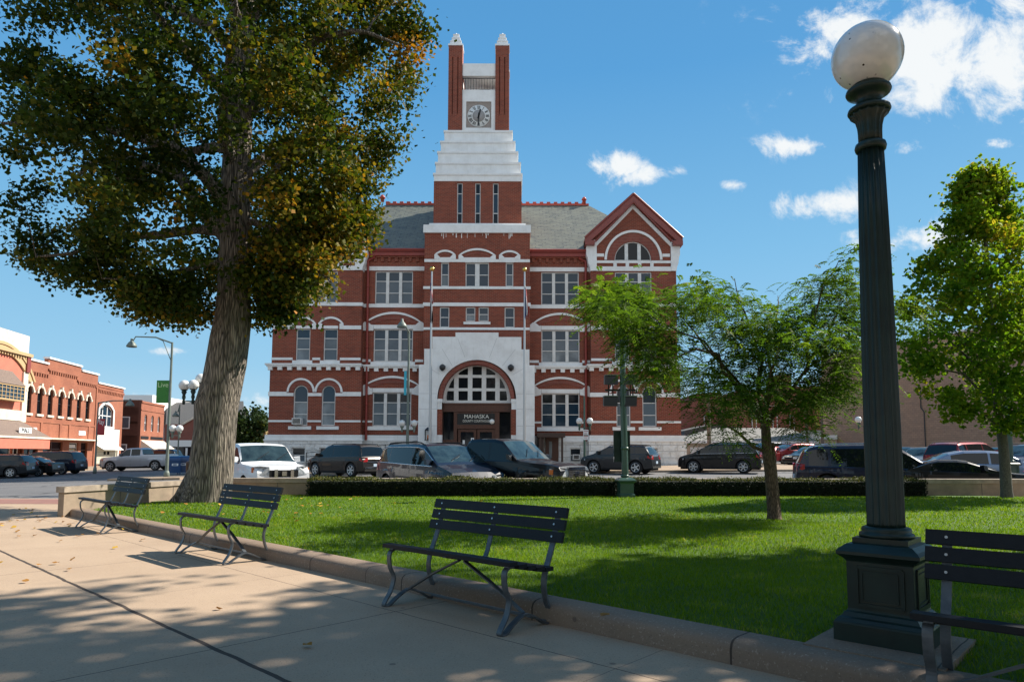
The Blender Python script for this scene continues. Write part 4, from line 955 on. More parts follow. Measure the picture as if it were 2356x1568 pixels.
def make_tree(name, label, cat, base, trunk, rad, limbs, centers, leafm, barkm, leafsize, nleaf, spread, clump_tint, group=None, twigs=True, leaf_fn=None, tseg=14, droop=0.0, flare=None, tn=.25):
    """trunk: list of points (world), limbs: list of (start point, end point, r0). centers: (m,3) clump centres."""
    t = thing(name, label, cat, base, group=group)
    b = MB(); 
    if flare: b.tube([Vector(p) for p in trunk], rad, tseg)
    else: b.tube([Vector(p) for p in trunk], rad, tseg)
    if flare:
        for (ang, ln, r) in flare:
            c = Vector(trunk[0]); d = Vector((math.cos(ang), math.sin(ang), 0)); b.tube([c + d * ln + Vector((0, 0, -.12)), c + d * ln * .62 + Vector((0, 0, .08)), c + d * ln * .32 + Vector((0, 0, .5)), c + Vector((0, 0, 1.3))], [r * .5, r * .9, r, r * .6], 8)
    b.build('trunk', barkm, t)
    lb = MB(); nodes = []
    for (p, q, r0) in limbs:
        pts = limb_path(p, q, rng.uniform(.05, .22)); m = len(pts); lb.tube(pts, [r0 * (1 - .82 * i / (m - 1)) for i in range(m)], 7, cap=False)
        for i in range(1, m): nodes.append((pts[i], r0 * (1 - .82 * i / (m - 1))))
    if twigs:
        NP = np.array([n[0] for n in nodes]); nr = [n[1] for n in nodes]
        order = rng.permutation(len(centers)); grown = []
        for k in order:
            c = centers[k]; dd = np.linalg.norm(NP - c, axis=1) + np.maximum(0, NP[:, 2] - c[2]) * .6; j = int(dd.argmin())
            if dd[j] < .05: continue
            r = min(nr[j] * .6, .02 + .016 * dd[j]); pts = limb_path(NP[j], c, .12, .1, 5)
            lb.tube(pts, [r * (1 - .75 * i / 4) for i in range(5)], 4, cap=False)
            NP = np.vstack([NP, pts[2], pts[3]]); nr += [r * .6, r * .45]
    lb.build('branches', barkm, t)
    m = len(centers); w = rng.uniform(.6, 1.4, m); idx = rng.choice(m, nleaf, p=w / w.sum())
    off = rng.normal(size=(nleaf, 3)) * spread; off[:, 2] = off[:, 2] * .8 - droop * np.abs(rng.normal(size=nleaf))
    P = centers[idx] + off
    tint = np.clip(clump_tint[idx] + rng.normal(size=nleaf) * tn, 0, 1)
    inv = np.array(WM[t.name].inverted().translation)
    Vq, tt = leaf_fn(P, centers[idx], tint) if leaf_fn else (leaf_quads(P, leafsize), tint)
    me = quads_mesh('crown', Vq + inv, tt, leafm); link('crown', me, t)
    return t

# ---- the big linden in front of the square's corner
YB_ = 15.2
TR = [(1160, 472, .56), (1150, 474, .53), (1128, 479, .50), (1091, 485, .47), (988, 495, .44), (936, 497.5, .46), (884, 511, .43), (833, 521, .43), (781, 528.5, .42), (730, 536.5, .39), (678, 538, .355), (575, 540, .34), (471, 541, .33), (368, 545, .31), (250, 550, .29), (100, 556, .27), (-60, 560, .25), (-250, 560, .20), (-450, 555, .13), (-600, 550, .06)]
trunk = [onY(x, y, YB_) for y, x, r in TR]; trad = [r for *_, r in TR]
AX = trunk[12].x
def trunk_at(z, tr=trunk, rd=trad):
    for i in range(len(tr) - 1):
        if tr[i].z <= z <= tr[i + 1].z:
            u = (z - tr[i].z) / (tr[i + 1].z - tr[i].z); return tr[i].lerp(tr[i + 1], u), rd[i] + (rd[i + 1] - rd[i]) * u
    return tr[-1], rd[-1]
# silhouette: crown reach to the right / left of the trunk against the height seen in the photo
RT = [(-500, 240), (-250, 380), (0, 432), (60, 440), (150, 425), (220, 405), (300, 375), (360, 362), (410, 345), (470, 330), (520, 305), (560, 285), (610, 245), (650, 210), (700, 155), (745, 110), (765, 60)]
LT = [(-500, 300), (-250, 480), (0, 590), (300, 640), (480, 630), (560, 560), (600, 475), (640, 390), (690, 290), (735, 200), (755, 80)]
def reach(tab, y): return np.interp(y, [a for a, b in tab], [b for a, b in tab]) / 103.4
def ypix(z): return 1044.6 - (z - 1.2) * 103.4 + 0
def crown_big(n):
    out = []
    while len(out) < n:
        a = rng.uniform(0, 2 * math.pi); z = rng.uniform(3.7, 15.5); y = ypix(z) + (z - 4) * 1.5
        if y > 765: continue
        k = (1 + math.cos(a)) / 2; rr = reach(RT, y) * k + reach(LT, y) * (1 - k)
        if abs(math.sin(a)) > .3: rr = min(rr, 4.7)
        r = rr * math.sqrt(rng.uniform(.02, 1.0)); r = r if rng.random() < .25 or r > rr * .5 else rr * rng.uniform(.5, 1)
        r -= .25
        c = (AX + r * math.cos(a), YB_ + r * math.sin(a) * .95, z)
        # sky gaps beside the bare trunk and thin places
        if z < 5.7 and r < 1.0: continue
        pxx = CX + (c[0] / c[1]) * FPX * .985; pyy = 1044.6 - (c[2] - 1.2) / c[1] * FPX * .985
        if c[1] < YB_ + .4 and abs(pxx - 541) < 62 and (pyy > 345 or rng.random() < .6): continue
        if pyy > 540 and 440 < pxx < 505 and rng.random() < .8: continue
        if pyy > 560 and 577 < pxx < 622 and rng.random() < .85: continue
        if z < 6.6 and r < .9 and rng.random() < .7: continue
        out.append(c)
    return np.array(out)
CB = crown_big(820)
ex = []
for (x, y, dy) in ((600, 640, 0), (640, 620, -.8), (690, 600, .6), (730, 590, 0), (770, 560, -.4), (620, 690, .5), (660, 690, 0), (700, 660, -.6), (740, 630, .5), (640, 735, 0), (665, 720, .5), (800, 540, .4), (610, 600, 1.2), (650, 570, -1.2), (700, 540, 1), (760, 510, -1), (600, 560, .8), (820, 520, 0), (840, 470, .3), (590, 650, -.7), (680, 640, 1.2), (720, 610, -1.3), (780, 590, 0),
    (330, 690, 0), (380, 710, .6), (430, 720, -.5), (460, 690, .9), (280, 660, .6), (230, 640, -.4), (180, 620, .3), (130, 610, 0), (80, 590, .5), (350, 650, -1), (420, 660, 0), (470, 640, .6), (300, 620, 1), (860, 430, 0), (880, 380, .5), (905, 320, 0), (915, 260, -.5), (930, 200, .4), (945, 140, 0), (960, 90, .2), (940, 30, -.3)):
    for j in range(2): ex.append(tuple(onY(x - 12 + 14 * rng.normal(), y - 10 + 12 * rng.normal(), YB_ + dy)))
# clumps leave irregular holes: drop centres in a noise field
from mathutils import noise as mnoise
keep = [mnoise.noise(Vector(c) * .8 + Vector((3, 1, 0))) > -.16 for c in CB]; CB = np.concatenate([CB[np.array(keep)], np.array(ex)])
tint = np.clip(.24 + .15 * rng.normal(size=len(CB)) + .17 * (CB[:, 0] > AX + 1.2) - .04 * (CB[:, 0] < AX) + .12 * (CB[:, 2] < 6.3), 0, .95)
limbs = []
for (z0, az, L, dz, r) in ((5.9, 2.9, 4.6, 2.0, .2), (6.6, 3.6, 4.4, 1.2, .17), (6.9, .3, 3.6, 1.8, .16), (7.4, 1.4, 3.8, 2.0, .15), (7.6, -1.2, 3.8, 1.6, .15), (8.2, 2.7, 4.8, 1.2, .16), (8.7, -.2, 3.9, 1.5, .15), (9.2, 4.2, 4.0, 2, .13), (9.8, .9, 3.6, 2, .13), (10.4, 3.2, 4.6, 1.5, .13), (11, -.6, 3.6, 2, .12), (11.6, 2.0, 3.6, 2, .11), (12.3, 3.8, 3.4, 2, .1), (12.8, .2, 2.9, 2, .1),
    (6.2, 3.25, 4.2, -.7, .13), (6.0, -.1, 2.3, -1.0, .10), (5.8, 2.2, 2.8, -.7, .09), (6.5, .15, 2.8, -.6, .09), (5.4, 3.5, 2.6, -.5, .08)):
    p, _ = trunk_at(z0); limbs.append(((p.x, p.y, p.z), (p.x + L * math.cos(az), p.y + L * math.sin(az), p.z + dz), r))
M['leaf_linden'] = leafmat('linden_leaves', [(0, (.018, .038, .006)), (.32, (.05, .078, .010)), (.55, (.13, .13, .016)), (.78, (.30, .19, .022)), (1, (.50, .21, .022))], .38)
b0 = trunk[0].copy(); b0.z = .1
make_tree('linden_tree', 'huge linden tree with furrowed trunk and yellowing leaves standing at the walled corner', 'tree', b0, trunk, trad, limbs, CB, M['leaf_linden'], 'bark_big', .108, 138000, np.array([.25, .25, .19]), tint, tseg=20,
    flare=[(a, l, r) for a, l, r in ((3.3, .78, .24), (2.5, .55, .24), (4.2, .62, .24), (5.2, .5, .22), (6.1, .5, .22), (.7, .5, .22), (1.6, .5, .22))], tn=.17)
# burl on the trunk
# ---- thornless locust with feathery leaves
bL = onZ(1782, 1196, .13); YL = bL.y
k = lambda x, y, Y=YL: onY(x, y, Y)
trk = [k(1783, 1200), k(1781, 1188), k(1777, 1150), k(1772, 1090), k(1765, 1040), k(1762, 990), k(1757, 945)]
TL = [.135, .105, .092, .085, .082, .075, .05]
LM = []
def lm(pts, r): LM.append((pts, r))
loc_limbs = [((1766, 1040), (1640, 960), -.6, .05), ((1762, 985), (1500, 820), -1.2, .055), ((1762, 975), (1560, 700), .7, .05), ((1762, 970), (1690, 640), -.3, .045), ((1760, 960), (1790, 680), 1.0, .045), ((1762, 980), (1900, 820), .2, .07),
    ((1900, 820), (1975, 690), .3, .045), ((1860, 850), (1930, 600), -.5, .04), ((1760, 960), (1450, 690), .3, .045), ((1830, 880), (1960, 900), .6, .03), ((1765, 960), (1840, 930), -.9, .025), ((1762, 960), (1720, 760), 1.5, .04), ((1762, 960), (1800, 780), -1.3, .04), ((1850, 860), (1960, 760), .8, .04)]
limbs = []
for (a, b_, dy, r) in loc_limbs:
    limbs.append((tuple(k(*a)), tuple(k(b_[0], b_[1], YL + dy)), r * .68))
def crown_locust(n):
    # outline of the crown as seen: lower and upper edge per column
    xs = [1385, 1430, 1480, 1530, 1560, 1600, 1650, 1700, 1740, 1800, 1850, 1900, 1940, 1990, 2060, 2110]
    top = [655, 660, 672, 690, 668, 640, 665, 680, 720, 700, 690, 668, 640, 590, 640, 680]
    bot = [700, 765, 860, 880, 940, 970, 990, 955, 920, 925, 935, 930, 900, 880, 790, 730]
    out = []
    while len(out) < n:
        x = rng.uniform(1385, 1995); t_, b_ = np.interp(x, xs, top), np.interp(x, xs, bot); y = rng.uniform(t_, b_)
        dy = rng.normal() * 1.0
        dy = max(-1.9, min(1.9, dy)); p = k(x, y, YL + dy)
        out.append(tuple(p))
    # drooping side sprays
    for (x, y, dy) in ((1850, 965, -.6), (1870, 985, -.6), (1830, 975, -.6), (1815, 950, -.5), (1940, 885, .5), (1975, 895, .6), (1905, 880, .5), (1700, 1020, -.7), (1660, 1000, -.7), (1400, 668, .2), (1418, 690, .2), (1395, 655, .2), (1480, 668, .3), (1465, 690, .3), (1985, 930, .6), (2080, 700, .5), (2095, 740, .5), (1955, 600, -.4), (1930, 625, -.4), (1978, 592, -.4), (1900, 655, -.4), (1860, 660, 0)): out.append(tuple(k(x, y, YL + dy)))
    return np.array(out)
CL = crown_locust(330)
kp = [mnoise.noise(Vector(c) * 1.25) > -.20 for c in CL]; kp[-20:] = [True] * 20; CL = CL[np.array(kp)]
def feather(P, C, tint):
    """each P is a compound leaf: an arching stalk with paired leaflets"""
    n = len(P); out = P - C; d = np.stack([out[:, 0], out[:, 1], out[:, 2] * .3], 1) + rng.normal(size=(n, 3)) * .12; d[:, 2] += .02; d /= np.linalg.norm(d, axis=1)[:, None] + 1e-9
    side = np.cross(d, np.array([0, 0, 1.0])); side /= np.linalg.norm(side, axis=1)[:, None] + 1e-9; Q = []; T = []
    L = rng.uniform(.17, .30, n)[:, None]
    for i in range(8):
        u = (i + .7) / 8.5; c = P + d * L * u + np.array([0, 0, -1.0]) * (L * u * u * .6); ll = .055 * (1 - .5 * abs(u - .4))
        for s_ in (-1, 1):
            a = side * s_ * ll + d * .016 + np.array([0, 0, -.014]) + rng.normal(size=(n, 3)) * .006; w = d * .0125
            Q.append(np.stack([c - w * .4, c + a * .5 - w, c + a, c + a * .5 + w], 1)); T.append(tint)
    return np.concatenate(Q), np.concatenate(T)
M['leaf_locust'] = leafmat('locust_leaflets', [(0, (.045, .095, .014)), (.45, (.10, .18, .02)), (.8, (.20, .28, .03)), (1, (.30, .26, .03))], .55)
make_tree('locust_tree', 'small spreading locust tree with feathery leaves on the lawn near the hedge', 'tree', bL, trk, TL, limbs, CL, M['leaf_locust'], 'bark_small', .1, 9000, np.array([.17, .17, .12]), np.clip(.35 + .15 * rng.normal(size=len(CL)), 0, 1), leaf_fn=feather, tseg=12, flare=[(2.9, .13, .05), (.3, .13, .05), (4.6, .12, .05)], tn=.12)
# ---- maple at the right edge
bM_ = onZ(2318, 1146, .12); YM = bM_.y; k = lambda x, y, Y=YM: onY(x, y, Y)
trk = [k(2318, 1150), k(2316, 1130), k(2312, 1060), k(2303, 980), k(2292, 900), k(2285, 800), k(2278, 700), k(2272, 600), k(2262, 500), k(2255, 430)]
limbs = []
for (y, x1, y1, dy, r) in ((985, 2160, 905, .5, .04), (960, 2110, 840, -.6, .045), (930, 2440, 800, .5, .045), (915, 2420, 720, -.8, .045), (900, 2130, 760, .8, .045), (860, 2180, 700, -1.2, .04), (840, 2400, 650, .9, .04), (800, 2150, 620, .3, .04), (760, 2380, 560, -.4, .035), (720, 2170, 540, -.5, .03), (700, 2340, 470, .4, .03), (640, 2200, 450, .2, .025), (880, 2300, 780, 1.8, .035), (880, 2260, 780, -1.9, .035), (960, 2330, 900, -1.4, .03)):
    xx = np.interp(y, [430, 700, 980, 1150], [2255, 2278, 2303, 2318]); limbs.append((tuple(k(xx, y)), tuple(k(x1, y1, YM + dy)), r))
def crown_maple(n):
    ys = [395, 430, 500, 560, 620, 700, 800, 860, 900, 950, 985]; lf = [2235, 2215, 2175, 2125, 2090, 2062, 2058, 2062, 2085, 2150, 2240]; rt = [2285, 2305, 2350, 2410, 2450, 2490, 2520, 2520, 2500, 2460, 2400]
    out = []
    while len(out) < n:
        y = rng.uniform(398, 985); a, b_ = np.interp(y, ys, lf), np.interp(y, ys, rt); c = (a + b_) / 2; hw = (b_ - a) / 2; th = rng.uniform(0, 2 * math.pi); r = math.sqrt(rng.uniform(.03, 1))
        out.append(tuple(k(c + hw * r * math.cos(th) * .96, y, YM + hw / 88 * r * math.sin(th))))
    return np.array(out)
CM = crown_maple(520); CM = CM[np.array([mnoise.noise(Vector(c) * 1.0 + Vector((9, 9, 9))) > -.07 for c in CM])]
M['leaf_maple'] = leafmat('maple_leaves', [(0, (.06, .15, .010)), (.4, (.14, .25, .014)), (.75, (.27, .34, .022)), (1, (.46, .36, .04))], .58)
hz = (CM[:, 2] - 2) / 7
def maple_leaf(P, C, tint):
    a = leaf_quads(P, .12, up=.8); b_ = leaf_quads(P + rng.normal(size=P.shape) * .012, .10, up=.8); return np.concatenate([a, b_]), np.concatenate([tint, tint])
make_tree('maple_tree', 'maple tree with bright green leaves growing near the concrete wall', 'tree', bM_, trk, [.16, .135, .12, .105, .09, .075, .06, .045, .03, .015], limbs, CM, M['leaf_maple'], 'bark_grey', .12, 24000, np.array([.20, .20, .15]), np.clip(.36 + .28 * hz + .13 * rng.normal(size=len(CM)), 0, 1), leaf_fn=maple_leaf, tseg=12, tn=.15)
# ---- shade trees of the square, standing to the right of the camera
def shade_tree(loc, H, Rr, z0, seed, label, n=15000, th=.02, fs=.75):
    c = []; r0 = np.random.default_rng(seed)
    while len(c) < (210 if Rr < 4 else 420):
        u = r0.normal(size=3); u /= np.linalg.norm(u); u *= r0.uniform(.35, 1) ** .5; p = np.array([loc[0] + u[0] * Rr, loc[1] + u[1] * Rr, (z0 + H) / 2 + u[2] * (H - z0) / 2])
        if mnoise.noise(Vector(p) * fs + Vector((seed, 0, 0))) > th: c.append(p)
    c = np.array(c); L = []
    for i in range(9):
        a = i * 2.4; zz = z0 + .3 + i * (H - z0) / 14; L.append(((loc[0], loc[1], zz), (loc[0] + Rr * .75 * math.cos(a), loc[1] + Rr * .75 * math.sin(a), zz + 1.6), .09))
    return make_tree('shade_tree', label, 'tree', (loc[0], loc[1], .1), [(loc[0], loc[1], 0), (loc[0], loc[1], z0), (loc[0] + .1, loc[1], (z0 + H) / 2), (loc[0], loc[1], H - .8)], [.3, .24, .16, .04], L, c, M['leaf_linden'], 'bark_big', .2, n, np.array([.27, .27, .18]), np.full(len(c), .3), tseg=10)
shade_tree((11.5, 10.3), 10.5, 1.6, 7.6, 3, 'leafy shade tree of the square beyond the right bench', 5500)
shade_tree((9.1, 9.0), 12.7, 3.6, 9.8, 11, 'tall shade tree of the square whose branches shade the path', 5600, .26, .62)
shade_tree((9.1, 6.6), 9.0, 2.2, 5.2, 17, 'low shade tree of the square beside the right bench', 4600, .16)
pk_ = shade_tree((-4.5, -7.5), 12.0, 5.2, 2.6, 29, 'full unseen tree added behind the viewer for its shade, left one', 14000)  # unseen trees added behind the camera to cut sky fill on the foreground
for i, (x, y, lb) in enumerate(((3.5, -6.5, 'middle one'), (11.5, -2.5, 'right one'), (-13.0, -3.0, 'far left one'), (0.5, -15.0, 'back one'))): dup(pk_, (x, y, .1), 1.3 * i + 1, 'full unseen tree added behind the viewer for its shade, ' + lb)
# ---- hedges
def hedge(x0, y0, x1, y1, top, zb_, label, side_=.95):
    a, b = Vector((x0, y0)), Vector((x1, y1)); d = (b - a); L = d.length; d.normalize(); n = Vector((-d.y, d.x))
    t = thing('hedge', label, 'hedge', (x0, y0, zb_), group='clipped hedges along the lawn')
    core = MB(); H = top - zb_
    c = [a + d * .05 + n * .06, b - d * .05 + n * .06, b - d * .05 + n * (side_ - .06), a + d * .05 + n * (side_ - .06)]
    core.poly([(p.x, p.y, zb_) for p in c], (0, 0, H - .07)); core.build('core', M['hedgecore'], t)
    N = int(2600 * L); w = rng.random(N); P = np.zeros((N, 3)); u = rng.uniform(0, L, N); wob = lambda uu: .022 * np.sin(uu * 2.1) + .018 * np.sin(uu * 5.3 + .7) + .010 * np.sin(uu * 13.1)
    top_ = w < .42; fr = (w >= .42) & (w < .92); en = w >= .92
    uu = u; vv = np.where(top_, rng.uniform(0, side_, N), np.where(fr, rng.normal(.02, .03, N), rng.uniform(0, side_, N)))
    zz = np.where(top_, H - .02 + rng.normal(0, .022, N) + .05 * (rng.random(N) > .985), rng.uniform(0, H, N)); zz = zz + wob(uu) * (zz / H)
    uu = np.where(en, np.where(rng.random(N) < .5, rng.normal(.03, .03, N), L - np.abs(rng.normal(.03, .03, N))), uu)
    r = .07; cut = (zz > H - r) & (vv < r); vv = np.where(cut, vv + (zz - (H - r)) * .5, vv)
    P = np.stack([a.x + d.x * uu + n.x * vv, a.y + d.y * uu + n.y * vv, zb_ + zz], 1)
    Q = leaf_quads(P, .034, up=.2); inv = np.array(WM[t.name].inverted().translation)
    link('foliage', quads_mesh('foliage', Q + inv, np.where(zz > H - .06, .45 + .5 * rng.random(N), .36 * rng.random(N) + .6 * (rng.random(N) > .992)), M['leaf_hedge']), t); return t  # leaf tint lighter on top, darker in front: painted sun and shade
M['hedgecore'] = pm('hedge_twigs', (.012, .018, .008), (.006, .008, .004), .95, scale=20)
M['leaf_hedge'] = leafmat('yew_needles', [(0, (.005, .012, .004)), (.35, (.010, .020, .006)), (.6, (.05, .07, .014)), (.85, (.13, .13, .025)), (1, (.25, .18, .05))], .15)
hl = lambda x, y: onZ(x, y, .12)
zt = .56
h0, h1, h2_, h3 = hl(707, 1149), hl(1421, 1148), hl(1456, 1148), hl(2123, 1147)
def lin(t): return 17.0 + (t.x + 4.9) * .072
for p in (h0, h1, h2_, h3): pass
hx = [onY(707, 1120, 17.0).x, onY(1421, 1120, 17.45).x, onY(1456, 1120, 17.47).x, onY(2123, 1120, 18.0).x]
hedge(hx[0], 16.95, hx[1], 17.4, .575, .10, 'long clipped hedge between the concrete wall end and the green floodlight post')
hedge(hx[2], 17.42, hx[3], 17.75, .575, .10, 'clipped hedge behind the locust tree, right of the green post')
# ---- distant trees
M['leaf_far'] = leafmat('far_leaves', [(0, (.014, .03, .008)), (.5, (.035, .06, .014)), (1, (.09, .10, .02))], .25)
def far_tree(x, y0, y1, wpx, Y, label, col='leaf_far', n=7000, ls=.5):
    c = onY(x, (y0 + y1) / 2, Y); hh = (y1 - y0) / FPX * Y; ww = wpx / FPX * Y; zb_ = zr(c.x, Y)
    C = []
    while len(C) < 120:
        u = rng.normal(size=3); u /= np.linalg.norm(u); u *= rng.uniform(.3, 1) ** .4; p = np.array([c.x + u[0] * ww / 2, Y + u[1] * ww / 2, c.z + u[2] * hh / 2])
        if mnoise.noise(Vector(p) * .3) > -.2: C.append(p)
    C = np.array(C); return make_tree('background_tree', label, 'tree', (c.x, Y, zb_), [(c.x, Y, zb_), (c.x, Y, c.z - hh * .2), (c.x, Y, c.z + hh * .3)], [.35, .28, .08], [((c.x, Y, c.z - hh * .3), (c.x + q * ww * .3, Y, c.z), .12) for q in (-1, 1)], C, M[col], 'bark_grey', ls, n, np.array([ww, ww, hh]) * .07, np.clip(.2 + .12 * rng.normal(size=len(C)), 0, 1), tseg=8)
far_tree(563, 925, 1040, 92, 100, 'tall dark green tree far down the street behind the trunk')
far_tree(597, 952, 1040, 50, 120, 'smaller far green tree touching the courthouse edge', n=4000)
# ---- grass blades (one mass of ground cover)
def blades(n, tmin, tmax, nmin, nmax, h, w, sel):
    t = rng.uniform(tmin, tmax, n); nn = rng.uniform(nmin, nmax, n); x = O2.x + UD.x * t + ND.x * nn; y = O2.y + UD.y * t + ND.y * nn
    ok = (y < 17.6) & (x < y * .80 + .4) & (x > -y * .8 - .5) & sel(x, y) & (x > -8.0 + np.maximum(0, y - 13.3) * .2366) & (y > 1)
    x, y, nn = x[ok], y[ok], nn[ok]; z = .105 + .035 * np.clip((nn - .3) / 1.2, 0, 1) - .004; m = len(x)
    H = h * rng.uniform(.6, 1.35, m); a = rng.uniform(0, 2 * math.pi, m); W = w * rng.uniform(.7, 1.3, m); l = H * rng.uniform(.15, .9, m); b = rng.uniform(0, 2 * math.pi, m)
    B0 = np.stack([x - np.cos(a) * W, y - np.sin(a) * W, z], 1); B1 = np.stack([x + np.cos(a) * W, y + np.sin(a) * W, z], 1); T = np.stack([x + np.cos(b) * l, y + np.sin(b) * l, z + H], 1)
    return np.stack([B0, B1, T], 1)
d_ = lambda x, y: np.hypot(x, y)
G = [blades(330000, -7.5, 6, .27, 6.5, .034, .0032, lambda x, y: (d_(x, y) < 7.5)), blades(420000, -12, 11, .27, 12, .036, .0055, lambda x, y: (d_(x, y) >= 7.5) & (d_(x, y) < 12)), blades(330000, -16, 11.2, .27, 22, .036, .009, lambda x, y: d_(x, y) >= 12)]
G = np.concatenate(G); M['grassblade'] = leafmat('grass_blades', [(0, (.085, .17, .004)), (.5, (.17, .28, .007)), (.85, (.27, .37, .018)), (1, (.46, .38, .09))], .42, rough=.6)
gx = G[:, 0, 0]; gy = G[:, 0, 1]; patch = np.sin(gx * 1.7 + 1.2 * np.sin(gy * 1.1)) * np.sin(gy * 1.9 + gx * .4)
gme = quads_mesh('grass', G, np.clip(rng.normal(.42, .2, len(G)) + .13 * patch + .22 * (np.sin(gx * 4.3 + 2 * np.sin(gy * 2.7)) * np.sin(gy * 5.1 + gx) > .72), 0, 1), M['grassblade']); go = link('grass', gme); go['kind'] = 'stuff'; go['label'] = 'short mown green grass covering the lawn'; go['category'] = 'grass'
print('GRASS', len(G))
# ================================================================ vehicles
def mirror_pts(p): return p
def make_car(label, cat, name, prof, L, W, belt, wheels, wr, paint, loc, heading, side_win, shield_x, rear_x, group=None, tumble=.17, gl='carglass', kind='suv', grille=None, rims='rim', lights=True, arch=.07, rails=False, trimm=None, tail='red', front_wide=.62, sill=.30, plate_rear=True, cladding=None, bed=None, chromebar=False, spokes=6, glz=.86):
    """local frame: +x forward, z up from the road. prof: top silhouette (x, z). side_win: list of (x0,x1) panes."""
    z0 = zr(loc[0], loc[1]) + (loc[2] if len(loc) > 2 else 0) + .005
    # ground slope under the car is followed
    t = thing(name, label, cat, (loc[0], loc[1], z0), 0, group)
    fx, fy = math.cos(heading), math.sin(heading); s1 = (zr(loc[0] + fx * 1.3, loc[1] + fy * 1.3) - zr(loc[0] - fx * 1.3, loc[1] - fy * 1.3)) / 2.6
    t.rotation_euler = (0, -math.atan(s1), heading); rot = t.rotation_euler.to_matrix().to_4x4(); WM[t.name] = Matrix.Translation(t.location) @ rot
    px, pz = [p[0] for p in prof], [p[1] for p in prof]
    H = max(pz); xs = set(np.round(np.linspace(px[0], px[-1], int(L / .11)), 3)) | set(px)
    brk = [x for p in side_win for x in p] + list(shield_x) + list(rear_x); xs |= set(brk)
    ra = wr + arch
    for w in wheels:
        for a in (-1, -.97, -.85, -.65, -.35, 0, .35, .65, .85, .97, 1): xs.add(round(w + a * ra, 4))
    xs = sorted(x for x in xs if px[0] <= x <= px[-1]); xs = [x for i, x in enumerate(xs) if i == 0 or x - xs[i - 1] > .006 or x in brk]
    top = lambda x: float(np.interp(x, px, pz))
    blt = (lambda x: float(np.interp(x, [p[0] for p in belt], [p[1] for p in belt])))
    def bot(x):
        z = sill + (.06 * max(0, abs(x) / (L / 2) - .8) / .2)
        for w in wheels:
            if abs(x - w) < ra: z = max(z, wr + math.sqrt(max(0, ra * ra - (x - w) ** 2)))
        return min(z, top(x) - .03)
    def hw(x, z):
        u = abs(x) / (L / 2); pl = 1 - .045 * u ** 2 - (.10 if x > 0 else .07) * u ** 9
        h = W / 2 * pl; b = blt(x)
        if z < .62: h -= .035 * (.62 - z) / .3
        if .62 <= z <= b: h += .012 * math.sin(math.pi * (z - .62) / max(.05, b - .62))
        if z > b: h -= tumble * (z - b) / .65 + .02
        for w in wheels:
            if abs(x - w) < ra + .12 and z < wr + ra + .1: h += .018
        return h
    NL, NU = 8, 5; rows = []
    for x in xs:
        tz, bz, b = top(x), bot(x), blt(x); m = min(b, tz - .001); r = []
        for i in range(NL): z = bz + (m - bz) * i / (NL - 1); r.append((x, hw(x, z), z))
        fr = [.04, .35, .65, glz, 1.0]
        for f in fr:
            z = m + (tz - m) * f if tz > b + .02 else m + (tz - m) * f
            r.append((x, hw(x, z) - (.05 if f == 1.0 and tz > b + .1 else 0), z))
        # roof / bonnet crown
        hy = r[-1][1]
        for f in (.72, .36, 0): r.append((x, hy * f, tz + (.035 if tz > b + .2 else .03) * (1 - f * f)))
        rows.append(r)
    K = len(rows[0]); body = MB().use(paint); gs = {}
    lowm = cladding
    def emit(key, vs4, mat):
        gs.setdefault(key, MB()).use(mat).add(vs4, [(0, 1, 2, 3)], True)
    for i in range(len(xs) - 1):
        xm = (xs[i] + xs[i + 1]) / 2; A, B = rows[i], rows[i + 1]; tm, bm = top(xm), blt(xm); slope = abs(top(xs[i + 1]) - top(xs[i])) / max(1e-4, xs[i + 1] - xs[i])
        for k in range(K - 1):
            for s_ in (1, -1):
                q = [A[k], B[k], B[k + 1], A[k + 1]]; v = [(p[0], p[1] * s_, p[2]) for p in q]
                if s_ > 0: v = v[::-1]
                key = None
                if k in (NL, NL + 1, NL + 2) and tm > bm + .12:
                    for j, (a, b) in enumerate(side_win):
                        if a < xm < b: key = ('side_window', j, s_)
                if k >= NL + 3 and shield_x[0] < xm < shield_x[1] and k >= NL + 4: key = ('windshield', 0, 0)
                if k >= NL + 4 and rear_x[0] < xm < rear_x[1]: key = ('rear_window', 0, 0)
                if key: emit(key, v, 'shield' if key[0] == 'windshield' else gl)
                else:
                    if cladding and k < 2: body.use(cladding)
                    else: body.use(paint)
                    body.add(v, [(0, 1, 2, 3)], True)
    body.use(paint)
    for R_, fl in ((rows[0], 1), (rows[-1], -1)):
        loop = [(p[0], p[1], p[2]) for p in R_] + [(p[0], -p[1], p[2]) for p in R_[::-1]]
        body.add(loop, [tuple(range(len(loop)))[::fl]])
    body.use('under'); body.box(px[0] + .12, px[-1] - .12, -W / 2 + .30, W / 2 - .30, .22, min(.8, min(blt(0), 1) - .1)); 
    for w in wheels: body.box(w - ra - .02, w + ra + .02, -W / 2 + .26, W / 2 - .26, .25, wr + ra + .02)
    # door seams and handles
    for j, (a, b) in enumerate(side_win):
        for s_ in (1, -1):
            for xx in (a - .035,):
                y = hw(xx, .8); body.bar((xx, s_ * (hw(xx, .45) + .004), .42), (xx, s_ * (hw(xx, .95) + .004), min(blt(xx), .98)), .008, .008)
    body.build('body', None, t, world=False)
    for key, g in gs.items(): g.build(key[0], None, t, world=False)
    # rocker strip and rub trim
    tr_ = MB().use('under'); tr_.box(wheels[0] + ra, wheels[1] - ra, -W / 2 + .03, W / 2 - .03, sill - .06, sill + .05)
    tr_.build('rocker', None, t, world=False)
